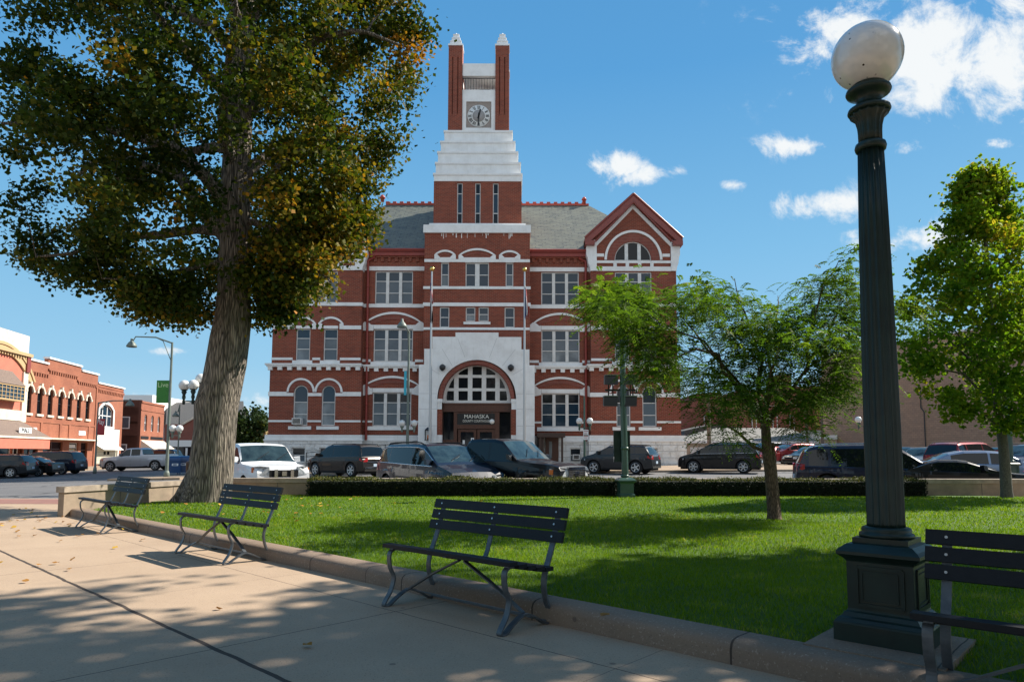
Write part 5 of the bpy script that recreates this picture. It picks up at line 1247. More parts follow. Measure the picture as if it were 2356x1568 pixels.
    if trimm:
        b = MB().use('chrome')
        for s_ in (1, -1):
            a0, a1 = side_win[0][0] - .03, side_win[-1][1]; n = 10
            b.tube([(a0 + (a1 - a0) * i / n, s_ * (hw(a0 + (a1 - a0) * i / n, blt(a0 + (a1 - a0) * i / n) + .02) + .008), blt(a0 + (a1 - a0) * i / n) + .015) for i in range(n + 1)], .014, 5)
            if trimm > 1:
                xx = [a0 + (a1 - a0) * i / n for i in range(n + 1)]
                b.tube([(x, s_ * (hw(x, blt(x) + (top(x) - blt(x)) * .87) + .006), blt(x) + (top(x) - blt(x)) * .87) for x in xx], .012, 5)
        b.build('window_trim', None, t, world=False)
    # wheels
    for w in wheels:
        for s_ in (1, -1):
            yo = s_ * (W / 2 - .015); yi = s_ * (W / 2 - .24); c = (w, 0, wr); oo = .006 * s_
            b = MB().use('tyre'); r1 = wr
            prof_ = [(wr * .66, yi), (r1 - .02, yi), (r1, yi + s_ * .03), (r1, yo - s_ * .03), (r1 - .02, yo), (wr * .66, yo - s_ * .005)]
            b.lathe(prof_ if s_ < 0 else prof_, c, 24, True, ax='y'); wo = b.build('wheel', None, t, world=False)
            m = MB().use(rims); rr = wr * .68; yf = yo + s_ * .008
            m.lathe([(rr, yf - s_ * .02), (rr, yf), (rr * .93, yf), (rr * .9, yf - s_ * .03)], c, 24, True, ax='y')
            for q in range(spokes):
                an = 2 * math.pi * q / spokes; m.bar((w + math.cos(an) * rr * .1, yf - s_ * .012, wr + math.sin(an) * rr * .1), (w + math.cos(an) * rr * .92, yf - s_ * .008, wr + math.sin(an) * rr * .92), rr * .26, .02, (math.sin(an), 0, -math.cos(an)) if False else (0, 1, 0))
            m.lathe([(rr * .24, yf - s_ * .02), (rr * .24, yf + s_ * .004)], c, 12, True, ax='y'); pass
            m.build('rim', None, wo, world=False)
    # lamps
    F, Rr_ = px[-1], px[0]
    zh = .80 if kind != 'sedan' else .66; zh = .96 if kind == 'truck' else zh
    for s_ in (1, -1):
        b = MB().use('lampglass'); xx = F - .16; hh = .10 if kind != 'truck' else .13
        y0 = hw(xx, zh); b.poly([(F + .012 - .01, s_ * (hw(F - .03, zh) * .58), zh - hh), (F - .02, s_ * (hw(F - .05, zh) * .93), zh - hh), (F - .34, s_ * (hw(F - .34, zh) + .012), zh - hh * .2), (F - .34, s_ * (hw(F - .34, zh) + .012), zh + hh * .8), (F - .06, s_ * (hw(F - .05, zh) * .93), zh + hh), (F - .012, s_ * (hw(F - .03, zh) * .58), zh + hh * .8)], (-.05, -s_ * .05, 0))
        if kind in ('truck', 'van'): b.use('amber').box(F - .36, F - .24, s_ * (hw(F - .3, zh) - .02), s_ * (hw(F - .3, zh) + .018), zh - hh * .5, zh + hh * .6)
        b.build('headlight', None, t, world=False)
        b = MB().use(tail); zt_ = .98 if kind in ('suv', 'truck', 'van') else .82
        ht = .13 if kind in ('suv',) else (.15 if kind in ('van', 'truck') else .08); wl = .62 if kind in ('suv', 'sedan') else .84
        xr = Rr_ + .10 if top(Rr_ + .1) > zt_ else Rr_ + .2
        b.poly([(xr - .08, s_ * hw(Rr_ + .06, zt_) * wl, zt_ - ht), (xr - .06, s_ * (hw(Rr_ + .1, zt_) * .985), zt_ - ht), (xr + .18, s_ * (hw(Rr_ + .3, zt_) + .012), zt_ - ht * .3), (xr + .14, s_ * (hw(Rr_ + .3, zt_) + .012), zt_ + ht * .8), (xr - .07, s_ * (hw(Rr_ + .1, zt_) * .985), zt_ + ht), (xr - .07, s_ * hw(Rr_ + .06, zt_) * wl, zt_ + ht * .8)], (.04, -s_ * .05, 0))
        b.build('taillight', None, t, world=False)
    # grille, bumpers, plates, mirrors
    b = MB()
    gw, g0, g1 = grille[:3] if grille else (.42, .62, .80)
    fr = grille[3] if grille and len(grille) > 3 else 'under'
    b.use('under').box(F - .05, F + .012, -gw, gw, g0, g1)
    if fr == 'chrome':
        b.use('chrome'); b.box(F - .03, F + .03, -gw - .04, gw + .04, g1 - .02, g1 + .05); b.box(F - .03, F + .03, -gw - .04, gw + .04, g0 - .05, g0 + .01)
        for s_ in (1, -1): b.box(F - .03, F + .03, s_ * gw, s_ * (gw + .05), g0, g1)
        for q in range(5): b.box(F + .012, F + .018, -gw, gw, g0 + (g1 - g0) * (q + .5) / 5 - .008, g0 + (g1 - g0) * (q + .5) / 5 + .008)
        b.lathe([(.075, 0), (.06, .02)], (0, 0, 0), 14, True, ax='x') if False else b.box(F + .018, F + .04, -.12, .12, (g0 + g1) / 2 - .05, (g0 + g1) / 2 + .05)
    elif fr == 'split':
        b.use('chrome'); b.box(F - .02, F + .03, -.30, -.2, g0 - .02, g1 + .02); b.box(F - .02, F + .03, .2, .30, g0 - .02, g1 + .02); b.box(F, F + .035, -.07, .07, (g0 + g1) / 2 - .07, (g0 + g1) / 2 + .07)
    else:
        b.use('chrome'); b.box(F + .0, F + .022, -gw, gw, g1 - .025, g1); b.box(F + .0, F + .022, -gw * .95, gw * .95, (g0 + g1) / 2 - .01, (g0 + g1) / 2 + .012); b.box(F + .01, F + .03, -.05, .05, (g0 + g1) / 2 + .02, g1 - .03)
    b.build('grille', None, t, world=False)
    b = MB().use('under'); b.box(F - .1, F + .008, -W * .36, W * .36, .34, .5); b.use('chrome' if kind == 'truck' else 'under')
    if kind == 'truck': b.box(F - .12, F + .06, -W * .46, W * .46, .48, .62)
    b.build('front_bumper', None, t, world=False)
    b = MB().use('under'); b.box(Rr_ - .012, Rr_ + .1, -W * .40, W * .40, .34, .46)
    if chromebar: b.use('chrome').box(Rr_ - .03, Rr_ + .05, -W * .40, W * .40, .50, .56); b.box(Rr_ - .0, Rr_ + .12, -W * .3, W * .3, .84, .87)
    b.build('rear_bumper', None, t, world=False)
    zp = .78 if kind in ('suv', 'van') else .6; xp = px[0] - .012 if top(px[0] + .01) > zp + .1 else px[0] + .01
    MB().use('plate').box(px[0] - .02, px[0] + .03, -.15, .15, .60, .75).build('licence_plate', None, t, world=False)
    for s_ in (1, -1):
        xm = shield_x[0] - .02 if False else side_win[-1][1] - .12; zm = blt(xm) + .06; y = hw(xm, zm)
        b = MB().use(paint if kind != 'truck' else paint); b.poly([(xm - .06, s_ * (y + .02), zm), (xm + .08, s_ * (y + .02), zm - .02), (xm + .12, s_ * (y + .2), zm + .0), (xm + .02, s_ * (y + .23), zm + .02)], (-.03, 0, .16)); b.build('mirror', None, t, world=False)
        if rails:
            b = MB().use(rails if isinstance(rails, str) else 'under'); n = 8; a0, a1 = side_win[0][0] - .1, side_win[-1][0] + .5
            b.tube([(a0 + (a1 - a0) * i / n, s_ * (hw(0, H) - .1), top(a0 + (a1 - a0) * i / n) + (.06 if 0 < i < n else .0)) for i in range(n + 1)], .022, 6); b.build('roof_rail', None, t, world=False)
    if bed:
        b = MB().use(bed[2]); b.box(bed[0], bed[1], -W / 2 + .12, W / 2 - .12, top((bed[0] + bed[1]) / 2) + .0, top((bed[0] + bed[1]) / 2) + .055); b.build('bed_cover', None, t, world=False)
    b = MB().use('iron'); xc = shield_x[0]
    for yy in (-.35, .3):
        x0_, x1_ = shield_x[1] - .05, shield_x[1] - .35; b.bar((x0_, yy, top(x0_) + .05), (x1_ + .05, yy + .45, top(x1_) + .045), .015, .015)
    b.build('wiper', None, t, world=False)
    return t
def P_suv(L, H, hood=1.06, rake=.35, back=.25, nose=.55, wind=.85):
    f = L / 2; xc = f - nose - wind - .35
    return [(-f, .52), (-f + .02, .70), (-f + .05, .98), (-f + .10, 1.06), (-f + back + .08, H - .22), (-f + back + .2, H - .09), (-f + back + .5, H - .02), (-.3, H), (xc - .35, H - .015), (xc - .05, H - .07), (xc + .75, hood + .08), (xc + .9, hood), (f - .45, hood - .10), (f - .14, hood - .20), (f - .03, hood - .36), (f, .5)]
def suv(label, loc, hd, paint, L=4.8, W=1.9, H=1.74, hood=1.15, wr=.37, name='parked_car', **k):
    f = L / 2; p = P_suv(L, H, hood); xc = f - .55 - .85 - .35
    wb = (-f + .98, f - .92)
    sw = k.pop('sw', [(-f + .42, -f + 1.02), (-f + 1.10, .02), (.10, xc + .62)])
    return make_car(label, k.pop('cat', 'car'), name, p, L, W, [(-f, hood + .02), (xc + .7, hood - .05), (f, hood - .25)], wb, wr, paint, loc, hd, sw, (xc - .06, xc + .76), (-f + .13, -f + .40), group='parked cars around the courthouse square', rails=k.pop('rails', 'under'), **k)
def P_sedan(L, H, hood=.92, kind='sedan'):
    f = L / 2
    if kind == 'hatch': return [(-f, .5), (-f + .03, .80), (-f + .10, .98), (-f + .9, H - .13), (-f + 1.45, H - .02), (-.15, H), (.35, H - .03), (.62, H - .11), (1.25, hood + .06), (1.4, hood), (f - .5, hood - .1), (f - .14, .66), (f - .03, .55), (f, .45)]
    if kind == 'coupe': return [(-f, .55), (-f + .02, .78), (-f + .08, .86), (-f + .85, .92), (-f + 1.5, H - .08), (-f + 1.8, H - .01), (-.15, H), (.12, H - .03), (.25, H - .08), (.95, hood + .03), (1.1, hood), (f - .35, hood - .1), (f - .06, hood - .16), (f - .02, .6), (f, .45)]
    return [(-f, .5), (-f + .03, .85), (-f + .10, .95), (-f + .55, .98), (-f + 1.25, H - .12), (-f + 1.6, H - .02), (-.1, H), (.3, H - .03), (.55, H - .11), (1.2, hood + .06), (1.35, hood), (f - .5, hood - .1), (f - .14, .66), (f - .03, .55), (f, .45)]
def sedan(label, loc, hd, paint, L=4.75, W=1.83, H=1.45, kind='sedan', name='parked_car', **k):
    f = L / 2; p = P_sedan(L, H, kind=kind)
    if kind == 'coupe': sw = [(-f + 1.55, .62)]; sh = (.13, .96); re = (-f + .86, -f + 1.5)
    elif kind == 'hatch': sw = [(-f + .95, -.12), (-.04, 1.02)]; sh = (.36, 1.26); re = (-f + .2, -f + .9)
    else: sw = [(-f + .98, -.12), (-.04, .98)]; sh = (.31, 1.21); re = (-f + .56, -f + 1.25)
    return make_car(label, 'car', name, p, L, W, [(-f, .95), (0, .92), (1.1, .9), (f, .7)], (-f + .95, f - .9), .325, paint, loc, hd, sw, sh, re, group='parked cars around the courthouse square', kind='sedan', tumble=.2, sill=.24, **k)
def pickup(label, loc, hd, paint, L=5.8, W=2.0, H=1.93, hood=1.25, xc=1.15, rear=-.75, rail=1.36, wr=.40, grille=None, **k):
    f = L / 2
    p = [(-f, .55), (-f + .01, rail - .05), (-f + .04, rail), (rear - .04, rail), (rear, rail + .02), (rear + .10, H - .12), (rear + .22, H - .02), (rear + .5, H), (xc - .75, H - .01), (xc - .45, H - .07), (xc + .15, hood + .07), (xc + .3, hood + .01), (f - .35, hood - .06), (f - .10, hood - .13), (f - .03, hood - .25), (f, .55)]
    return make_car(label, 'pickup truck', 'pickup_truck', p, L, W, [(-f, rail - .1), (rear, H * .665), (xc, H * .64), (f, .95)], (-f + 1.15, f - .95), wr, paint, loc, hd, [(rear + .22, rear + .22 + (xc - rear) * .40), (rear + .3 + (xc - rear) * .40, xc + .05)], (xc - .44, xc + .16), (rear + .005, rear + .095), group='parked cars around the courthouse square', kind='truck', sill=.36, tumble=.13, grille=grille, bed=(-f + .1, rear - .05, k.pop('cover', 'under')), **k)
pk = carpaint('black', (.004, .0045, .006), .0); pn = carpaint('navy', (.006, .010, .022), .0); pw = carpaint('white', (.74, .75, .76), .0); psv = carpaint('silver', (.42, .44, .48), .6); pg = carpaint('graphite', (.020, .023, .027), .3); pbr = carpaint('dark_bronze', (.014, .010, .008), .2); prd = carpaint('maroon', (.20, .012, .015), .5); pbl = carpaint('steel_blue', (.14, .20, .30), .6); pgr = carpaint('grey', (.16, .18, .2), .6); pdn = carpaint('deep_blue', (.005, .009, .028), .0)
def at(x, Y): return (onY(x, 1045, Y).x, Y)
HD = lambda a: -math.pi / 2 + R(a)        # a = 0 faces the camera, positive turns to the right
# front row, noses towards the square
pickup('white crew cab pickup truck parked just behind the linden trunk', at(592, 23.2), HD(38), pw, L=5.2, W=1.85, H=1.78, hood=1.13, xc=1.0, rear=-.62, rail=1.25, wr=.37, grille=(.44, .76, .97, 'split'), cover='under')
suv('black three-row suv with chrome window outline, parked nose to the hedge', at(1004, 21.8), HD(36), pn, L=5.1, W=1.98, H=1.77, grille=(.5, .58, .74), trimm=2, wr=.38)
pickup('black full-size pickup truck with a wide chrome grille in front of the entrance', at(1150, 22.0), HD(55), pk, L=5.6, W=2.0, H=1.93, grille=(.46, .80, 1.06, 'chrome'), cover='greyroof')
suv('dark navy minivan half hidden behind the big lamp post', at(2005, 23.6), HD(72), pdn, L=5.0, W=1.95, H=1.74, name='parked_car', rails='chrome', kind='van', cat='minivan', hood=1.0, tail='red')
sedan('low black vintage coupe parked behind the concrete wall', at(2208, 22.2), HD(62), pk, L=4.9, W=1.9, H=1.28, kind='coupe', rims='steel')
# far kerb of the courthouse street
suv('dark bronze suv with full-width tail lamps in front of the left pavilion', at(797, 39.5), HD(180 + 52), pbr, L=5.1, W=1.93, H=1.80, trimm=0, chromebar=True, wr=.40)
suv('silver suv seen between the black suv and the black pickup truck', at(1088, 37.5), HD(180 + 62), psv, L=4.5, W=1.84, H=1.68)
suv('graphite compact suv parked behind the green floodlight post', at(1427, 41.0), HD(180 + 60), pg, L=4.5, W=1.85, H=1.66, wr=.38, spokes=5, chromebar=False)
suv('glossy black suv with red tail lamps parked right of the courthouse', at(1657, 41.0), HD(180 + 66), pk, L=4.72, W=1.85, H=1.72, wr=.37, trimm=1, chromebar=True)
# parking lot on the right
suv('white suv farthest back beside the low garage', at(1770, 66), HD(-75), pw, L=4.8, H=1.8)
suv('bright maroon suv behind the little post box in the right parking lot', at(1822, 58), HD(-72), prd, L=4.5, W=1.84, H=1.66, spokes=5)
sedan('maroon car mostly hidden by the locust trunk', at(1768, 57), HD(-35), prd, L=4.6)
sedan('dark sedan hidden between the maroon suv and the navy minivan', at(1872, 52), HD(-70), pk)
sedan('grey sedan parked against the tan brick wall', at(2128, 38.5), HD(-42), pgr, L=4.8, H=1.45)
sedan('dark blue sedan peeking out from behind the lamp post shaft', at(2078, 41), HD(-40), pn, L=4.6)
suv('dark red suv with a wide rear window behind the silver hatchback', at(2222, 37), HD(180 - 62), prd, L=4.9, W=1.9, H=1.75)
sedan('pale silver hatchback behind the black coupe', at(2262, 28.5), HD(75), pbl, L=4.8, H=1.47, kind='hatch')
sedan('dark green sedan behind the maple trunk', at(2300, 38), HD(-60), pg)
suv('blue suv cut off by the right edge of the view', at(2372, 31), HD(-60), pdn, L=4.8, H=1.7)
# street on the left
sedan('black sedan parked before the awning of the brick shops', at(55, 50), HD(-84), pk, L=4.9, H=1.46)
suv('black minivan parked before the orange brick shop', at(112, 53.5), HD(-86), pn, L=5.1, W=1.98, H=1.77, kind='van', cat='minivan', rails=None)
suv('dark car cut off by the left edge of the view', at(-6, 47.5), HD(-80), pg, L=4.6, H=1.6)
pickup('silver pickup truck parked across from the small brick corner shop', at(322, 60), HD(-88), psv, L=5.9, W=2.05, H=1.95, wr=.42, cover='under', grille=(.45, .72, 1.0, 'chrome'))
suv('deep blue suv behind the silver pickup bed', at(362, 70), HD(-88), pdn, L=4.8, H=1.8)
sedan('dark car glimpsed between the linden trunk and the white pickup', at(541, 46), HD(20), pk)
# ================================================================ retaining wall of the square
A_ = Vector((-8.42, 12.95)); B_ = Vector((-7.35, 17.55)); C_ = Vector((23, 18.85))
def wall_run(b, capb, p, q, z0, z1, th, proud=.03):
    d = (q - p).normalized(); n = Vector((d.y, -d.x))      # n: towards the lawn
    def quadbox(mb, a, c, off0, off1, za, zb): mb.poly([(w.x, w.y, za) for w in (a + n * off0, c + n * off0, c + n * off1, a + n * off1)], (0, 0, zb - za))
    quadbox(b, p, q, 0, -th, z0, z1 - .11); quadbox(capb, p - d * .03, q + d * .02, proud, -th - proud, z1 - .11, z1)
w = thing('retaining_wall', 'low tan concrete wall wrapping the corner of the square behind the linden', 'wall', (B_.x, B_.y, .0))
b = MB(); c = MB(); wall_run(b, c, A_, B_, -.5, .565, .13); wall_run(b, c, B_ + Vector((-.0, .0)), C_, -.5, .565, .33)
j = MB().use('darkroof'); 
for (p, q) in ((A_, B_), (B_, C_)):
    d = (q - p); L = d.length; d.normalize(); n = Vector((d.y, -d.x)); s_ = 1.35
    while s_ < L - .3:
        o_ = p + d * s_ + n * .004; j.poly([(o_.x - d.x * .006, o_.y - d.y * .006, .05), (o_.x + d.x * .006, o_.y + d.y * .006, .05), (o_.x + d.x * .006 - n.x * .02, o_.y + d.y * .006 - n.y * .02, .05), (o_.x - d.x * .006 - n.x * .02, o_.y - d.y * .006 - n.y * .02, .05)], (0, 0, .405)); s_ += 1.55
b.build('wall', 'stonewall', w); c.build('coping', 'cap', w); j.build('joints', None, w)
e = MB().use('green'); d = (B_ - A_).normalized(); o = A_ - d * .05; 
e.poly([(A_.x + .02, A_.y - .012, -.0), (A_.x - .36, A_.y + .07, 0), (A_.x - .36, A_.y + .06, 0), (A_.x + .02, A_.y - .022, 0)], (0, 0, .46))
# ================================================================ benches
def bench(c, ang, label, back='navy'):
    """local x along the bench, +y towards the seat front, z up"""
    t = thing('park_bench', label, 'park bench', (c.x, c.y, 0), ang, 'slatted benches along the path')
    Lh = .70; S = MB().use('navy')
    for i in range(5):
        y = .20 - i * .094; z = .482 - (.006 if i in (1, 2, 3) else 0) - i * .019; S.box(-Lh, Lh, y - .04, y + .04, z - .028, z)
    S.build('seat', None, t, world=False)
    K = MB().use('navy'); bo = MB().use('steel'); up = Vector((0, -.30, .95)).normalized(); nv = Vector((0, .95, .30)).normalized(); o = Vector((0, -.275, .475))
    for i in range(3):
        a = o + up * (.125 + i * .09); Lh = .73; K.poly([Vector((-Lh, 0, 0)) + a - up * .0375 + nv * .014, Vector((Lh, 0, 0)) + a - up * .0375 + nv * .014, Vector((Lh, 0, 0)) + a + up * .0375 + nv * .014, Vector((-Lh, 0, 0)) + a + up * .0375 + nv * .014], nv * .026)
        for x in (-.635, 0, .635):
            q = Vector((x, 0, 0)) + a + nv * .041; bo.tube([q, q + nv * .004], .0075, 8)
    K.build('backrest', None, t, world=False); bo.build('bolts', None, t, world=False)
    def spl(P, n=5):
        out = []; P = [Vector(p) for p in P]; P = [2 * P[0] - P[1]] + P + [2 * P[-1] - P[-2]]
        for i in range(1, len(P) - 2):
            for k in range(n):
                u = k / n; a, b_, c_, d_ = P[i - 1:i + 3]; out.append(.5 * ((2 * b_) + (c_ - a) * u + (2 * a - 5 * b_ + 4 * c_ - d_) * u * u + (3 * b_ - a - 3 * c_ + d_) * u ** 3))
        out.append(P[-2]); return out
    for x in (-.635, .635):
        F = MB().use('galv')
        front = spl([(x, .12, .432), (x, .19, .435), (x, .222, .395), (x, .212, .30), (x, .175, .22), (x, .20, .12), (x, .262, .03), (x, .258, .004), (x, .215, .006), (x, .14, .055), (x, .02, .105), (x, -.10, .06), (x, -.19, .01), (x, -.262, .012)])
        F.strip(front, .045, .012)
        rear = spl([(x, -.262, .012), (x, -.255, .06), (x, -.205, .17), (x, -.185, .27), (x, -.20, .36), (x, -.235, .44), (x, -.262, .50), (x, -.30, .60), (x, -.355, .77)])
        F.strip(rear, .045, .014)
        F.strip([(x, .2, .444), (x, .0, .404), (x, -.17, .372), (x, -.235, .40)], .04, .012); F.build('end_frame', None, t, world=False)
    F = MB().use('galv'); F.strip(spl([(0, .20, .444), (0, 0, .404), (0, -.17, .376), (0, -.235, .42), (0, -.30, .60), (0, -.355, .77)]), .04, .012); F.build('centre_frame', None, t, world=False)
    for s_ in (-1, 1):
        F = MB().use('galv'); F.strip([(s_ * .03, .02, .398), (s_ * .32, .02, .27), (s_ * .625, .02, .11)], .035, .012, (0, 1, 0)); F.build('brace', None, t, world=False)
    MB().use('galv').tube([(-.63, .0, .098), (.63, .0, .098)], .007, 5).build('tie_rod', None, t, world=False)
    MB().use('galv').tube([(-.63, -.22, .02), (.63, -.22, .02)], .007, 5).build('tie_rod', None, t, world=False)
    return t
ba = math.atan2(-UD.y, -UD.x)       # local +x points along the path towards the camera, so +y is ... lawn side flipped below
ba2 = math.atan2(UD.y, UD.x)
bench(pt(-1.14, -.22), ba2, 'dark slatted bench in tree shade, nearest whole bench on the path')
bench(pt(3.02, -.22), ba2 + .01, 'sunlit slatted bench, the middle one of the three along the kerb')
bench(pt(7.08, -.24), ba2 - .01, 'sunlit slatted bench farthest down the path, beside the wall end')
bench(pt(-4.83, .04), ba2 + .03, 'shaded slatted bench cut off by the frame beside the lamp pedestal')
# ================================================================ lamp posts with globes
def flute(t): return 1 - .075 * (abs(math.sin(t * 8)) ** .6 < .55)
def fl(n):
    def f(t):
        u = (t * n / (2 * math.pi)) % 1; return 1 - .13 * math.sin(math.pi * u) ** .8
    return f
def lamp_post(loc, ang, label, scale=1.0, mat='green', shaft=True, group='globe lamp posts of the square'):
    t = thing('lamp_post', label, 'lamp post', loc, ang, group); k = math.sqrt(.5); R4 = math.pi / 4
    S = lambda pr: [(r * scale / k * .5, z * scale) for r, z in pr]
    p = MB().use(mat)   # side lengths -> lathe with four sides
    p.lathe(S([(.47, 0), (.47, .10), (.462, .11), (.455, .112), (.43, .13), (.40, .138), (.375, .16), (.352, .168), (.345, .18), (.345, .445), (.352, .452), (.365, .46), (.40, .475), (.43, .487), (.43, .505), (.40, .522), (.34, .545), (.29, .552), (.29, .58)]), (0, 0, 0), 4, False, R4)
    for q in range(4):
        a = q * math.pi / 2; u = Vector((math.cos(a), math.sin(a), 0)); v = Vector((-u.y, u.x, 0)); r = .1725 * scale
        for (w0, h0, th) in ((.118, .105, .012), (.092, .08, .006)):
            for s_ in (-1, 1):
                p.bar(u * (r + .004) + v * (s_ * w0 * scale) + Vector((0, 0, (.312 - h0) * scale)), u * (r + .004) + v * (s_ * w0 * scale) + Vector((0, 0, (.312 + h0) * scale)), th * 1.4, th, tuple(u))
                p.bar(u * (r + .004) - v * (w0 * scale) + Vector((0, 0, (.312 + s_ * h0) * scale)), u * (r + .004) + v * (w0 * scale) + Vector((0, 0, (.312 + s_ * h0) * scale)), th, th * 1.4)
    p.build('pedestal', None, t, world=False)
    sh = MB().use(mat); L_ = lambda pr: [(r * scale, z * scale) for r, z in pr]
    sh.lathe(L_([(.142, .58), (.146, .592), (.142, .604), (.128, .610), (.132, .622), (.126, .636), (.112, .642)]), (0, 0, 0), 32)
    sh.lathe(L_([(.103, .642), (.101, .66), (.099, 1.2), (.093, 1.8), (.084, 2.4), (.073, 2.905)]), (0, 0, 0), 128, True, flute=fl(16))
    sh.lathe(L_([(.072, 2.90), (.084, 2.905), (.089, 2.925), (.084, 2.945), (.072, 2.952)]), (0, 0, 0), 28)
    sh.lathe(L_([(.068, 2.95), (.069, 3.02), (.072, 3.06), (.082, 3.10), (.108, 3.125), (.114, 3.14)]), (0, 0, 0), 96, True, flute=fl(14))
    sh.lathe(L_([(.114, 3.14), (.121, 3.152), (.117, 3.168), (.095, 3.18), (.076, 3.19), (.070, 3.21), (.074, 3.235), (.10, 3.25), (.122, 3.262), (.128, 3.275), (.124, 3.29), (.108, 3.296), (.108, 3.305), (.09, 3.32)]), (0, 0, 0), 32)
    sh.build('shaft', None, t, world=False)
    g = MB().use('globe'); g.lathe([(max(1e-3, .203 * scale * math.sin(math.pi * i / 20)) if i > 2 else .09 * scale, scale * (3.50 - .203 * math.cos(math.pi * max(i, 2.9) / 20))) for i in range(2, 21)], (0, 0, 0), 40); g.build('globe', None, t, world=False)
    return t
def globemat():
    q = NT('dusty_white_globe'); v = q.n('ShaderNodeTexVoronoi', {'Scale': 26}); q.t.links.new(q.tc.outputs['Object'], v.inputs['Vector'])
    m = q.math('MULTIPLY', q.math('LESS_THAN', v.outputs[0], .17), q.ramp(q.noise(5, 3), .5, .6))
    c = q.mix(m, (.70, .695, .67), (.05, .04, .03)); q.fin(c, .18, coat=.5)
    q.set(q.b, 'Subsurface Weight', .35); q.set(q.b, 'Subsurface Radius', (.2, .19, .17)); q.set(q.b, 'Subsurface Scale', .5); return q.m
M['globe'] = globemat()
LX, LY = 2.185, 4.03; la = math.atan2(UD.y, UD.x)
lamp_post((LX, LY, .145), la, 'tall fluted green lamp post with one big globe, nearest the camera')
pd = MB(); pp_ = Vector((LX, LY)); u2, n2 = Vector((UD.x, UD.y)), Vector((ND.x, ND.y))
pd.poly([(*(pp_ + u2 * a + n2 * b_), .02) for a, b_ in ((.33, -.45), (-.36, -.45), (-.36, .32), (.33, .32))], (0, 0, .128)); o = pd.build('kerb_pad', 'kerbstone'); struct(o); o.name = 'concrete_pad'
lf = onY(2324, 1045, 24)
pl = thing('planter_plinth', 'pale stone plinth under the lamp post behind the maple', 'plinth', (lf.x, 24, -.3)); b = MB().use('cap'); b.lathe([(1.0, -.4), (1.0, .25), (.9, .3), (.9, .4)], (lf.x, 24, 0), 4, False, math.pi / 4); b.build('block', None, pl)
lamp_post((lf.x, 24, .40), 0, 'green lamp post on a pale plinth behind the maple trunk', 1.0, 'green2')
fp = thing('flower_pot', 'pot of pink petunias beside the far lamp post', 'flower pot', (lf.x + .62, 23.4, .3)); b = MB().use('cap'); b.lathe([(.12, .0), (.2, .3), (.22, .32)], (lf.x + .62, 23.4, .4), 12); b.build('pot', None, fp)
pf = rng.normal(size=(500, 3)) * np.array([.16, .16, .1]) + np.array([lf.x + .62, 23.4, .82]); M['petunia'] = leafmat('pink_flowers', [(0, (.05, .12, .02)), (.5, (.5, .04, .3)), (1, (.65, .1, .4))], .3)
link('flowers', quads_mesh('flowers', leaf_quads(pf, .06) + np.array(WM[fp.name].inverted().translation), rng.random(500), M['petunia']), fp)
# four-armed globe lamp behind the linden trunk
def cluster_lamp(x, Y, label):
    p = onY(x, 1045, Y); zg_ = zr(p.x, Y); t = thing('lamp_post', label, 'lamp post', (p.x, Y, zg_)); b = MB().use('green')
    b.tube([(p.x, Y, zg_), (p.x, Y, 3.3)], .1, 10); zz = onY(440, 928, Y).z
    cs = [(424, 886, 0), (445, 885, -.1), (462, 871, .3), (486, 880, 0)]
    for (gx_, gy_, dy) in cs:
        q = onY(gx_, gy_, Y + dy); b.lathe([(.045, -.72), (.06, -.6), (.04, -.55), (.07, -.45), (.05, -.36), (.1, -.24), (.07, -.2), (.13, -.17), (.12, -.14)], (q.x, q.y, q.z), 12); b.bar((q.x, q.y, q.z - .60), (p.x, Y, q.z - .60), .05, .05)
    b.build('post', None, t)
    for (gx_, gy_, dy) in cs: q = onY(gx_, gy_, Y + dy); g = MB().use('globe'); g.ball((q.x, q.y, q.z), .2, 20); g.build('globe', None, t)
    return t
cluster_lamp(464, 25.5, 'dark green lamp cluster with several globes, peeking out left of the trunk')
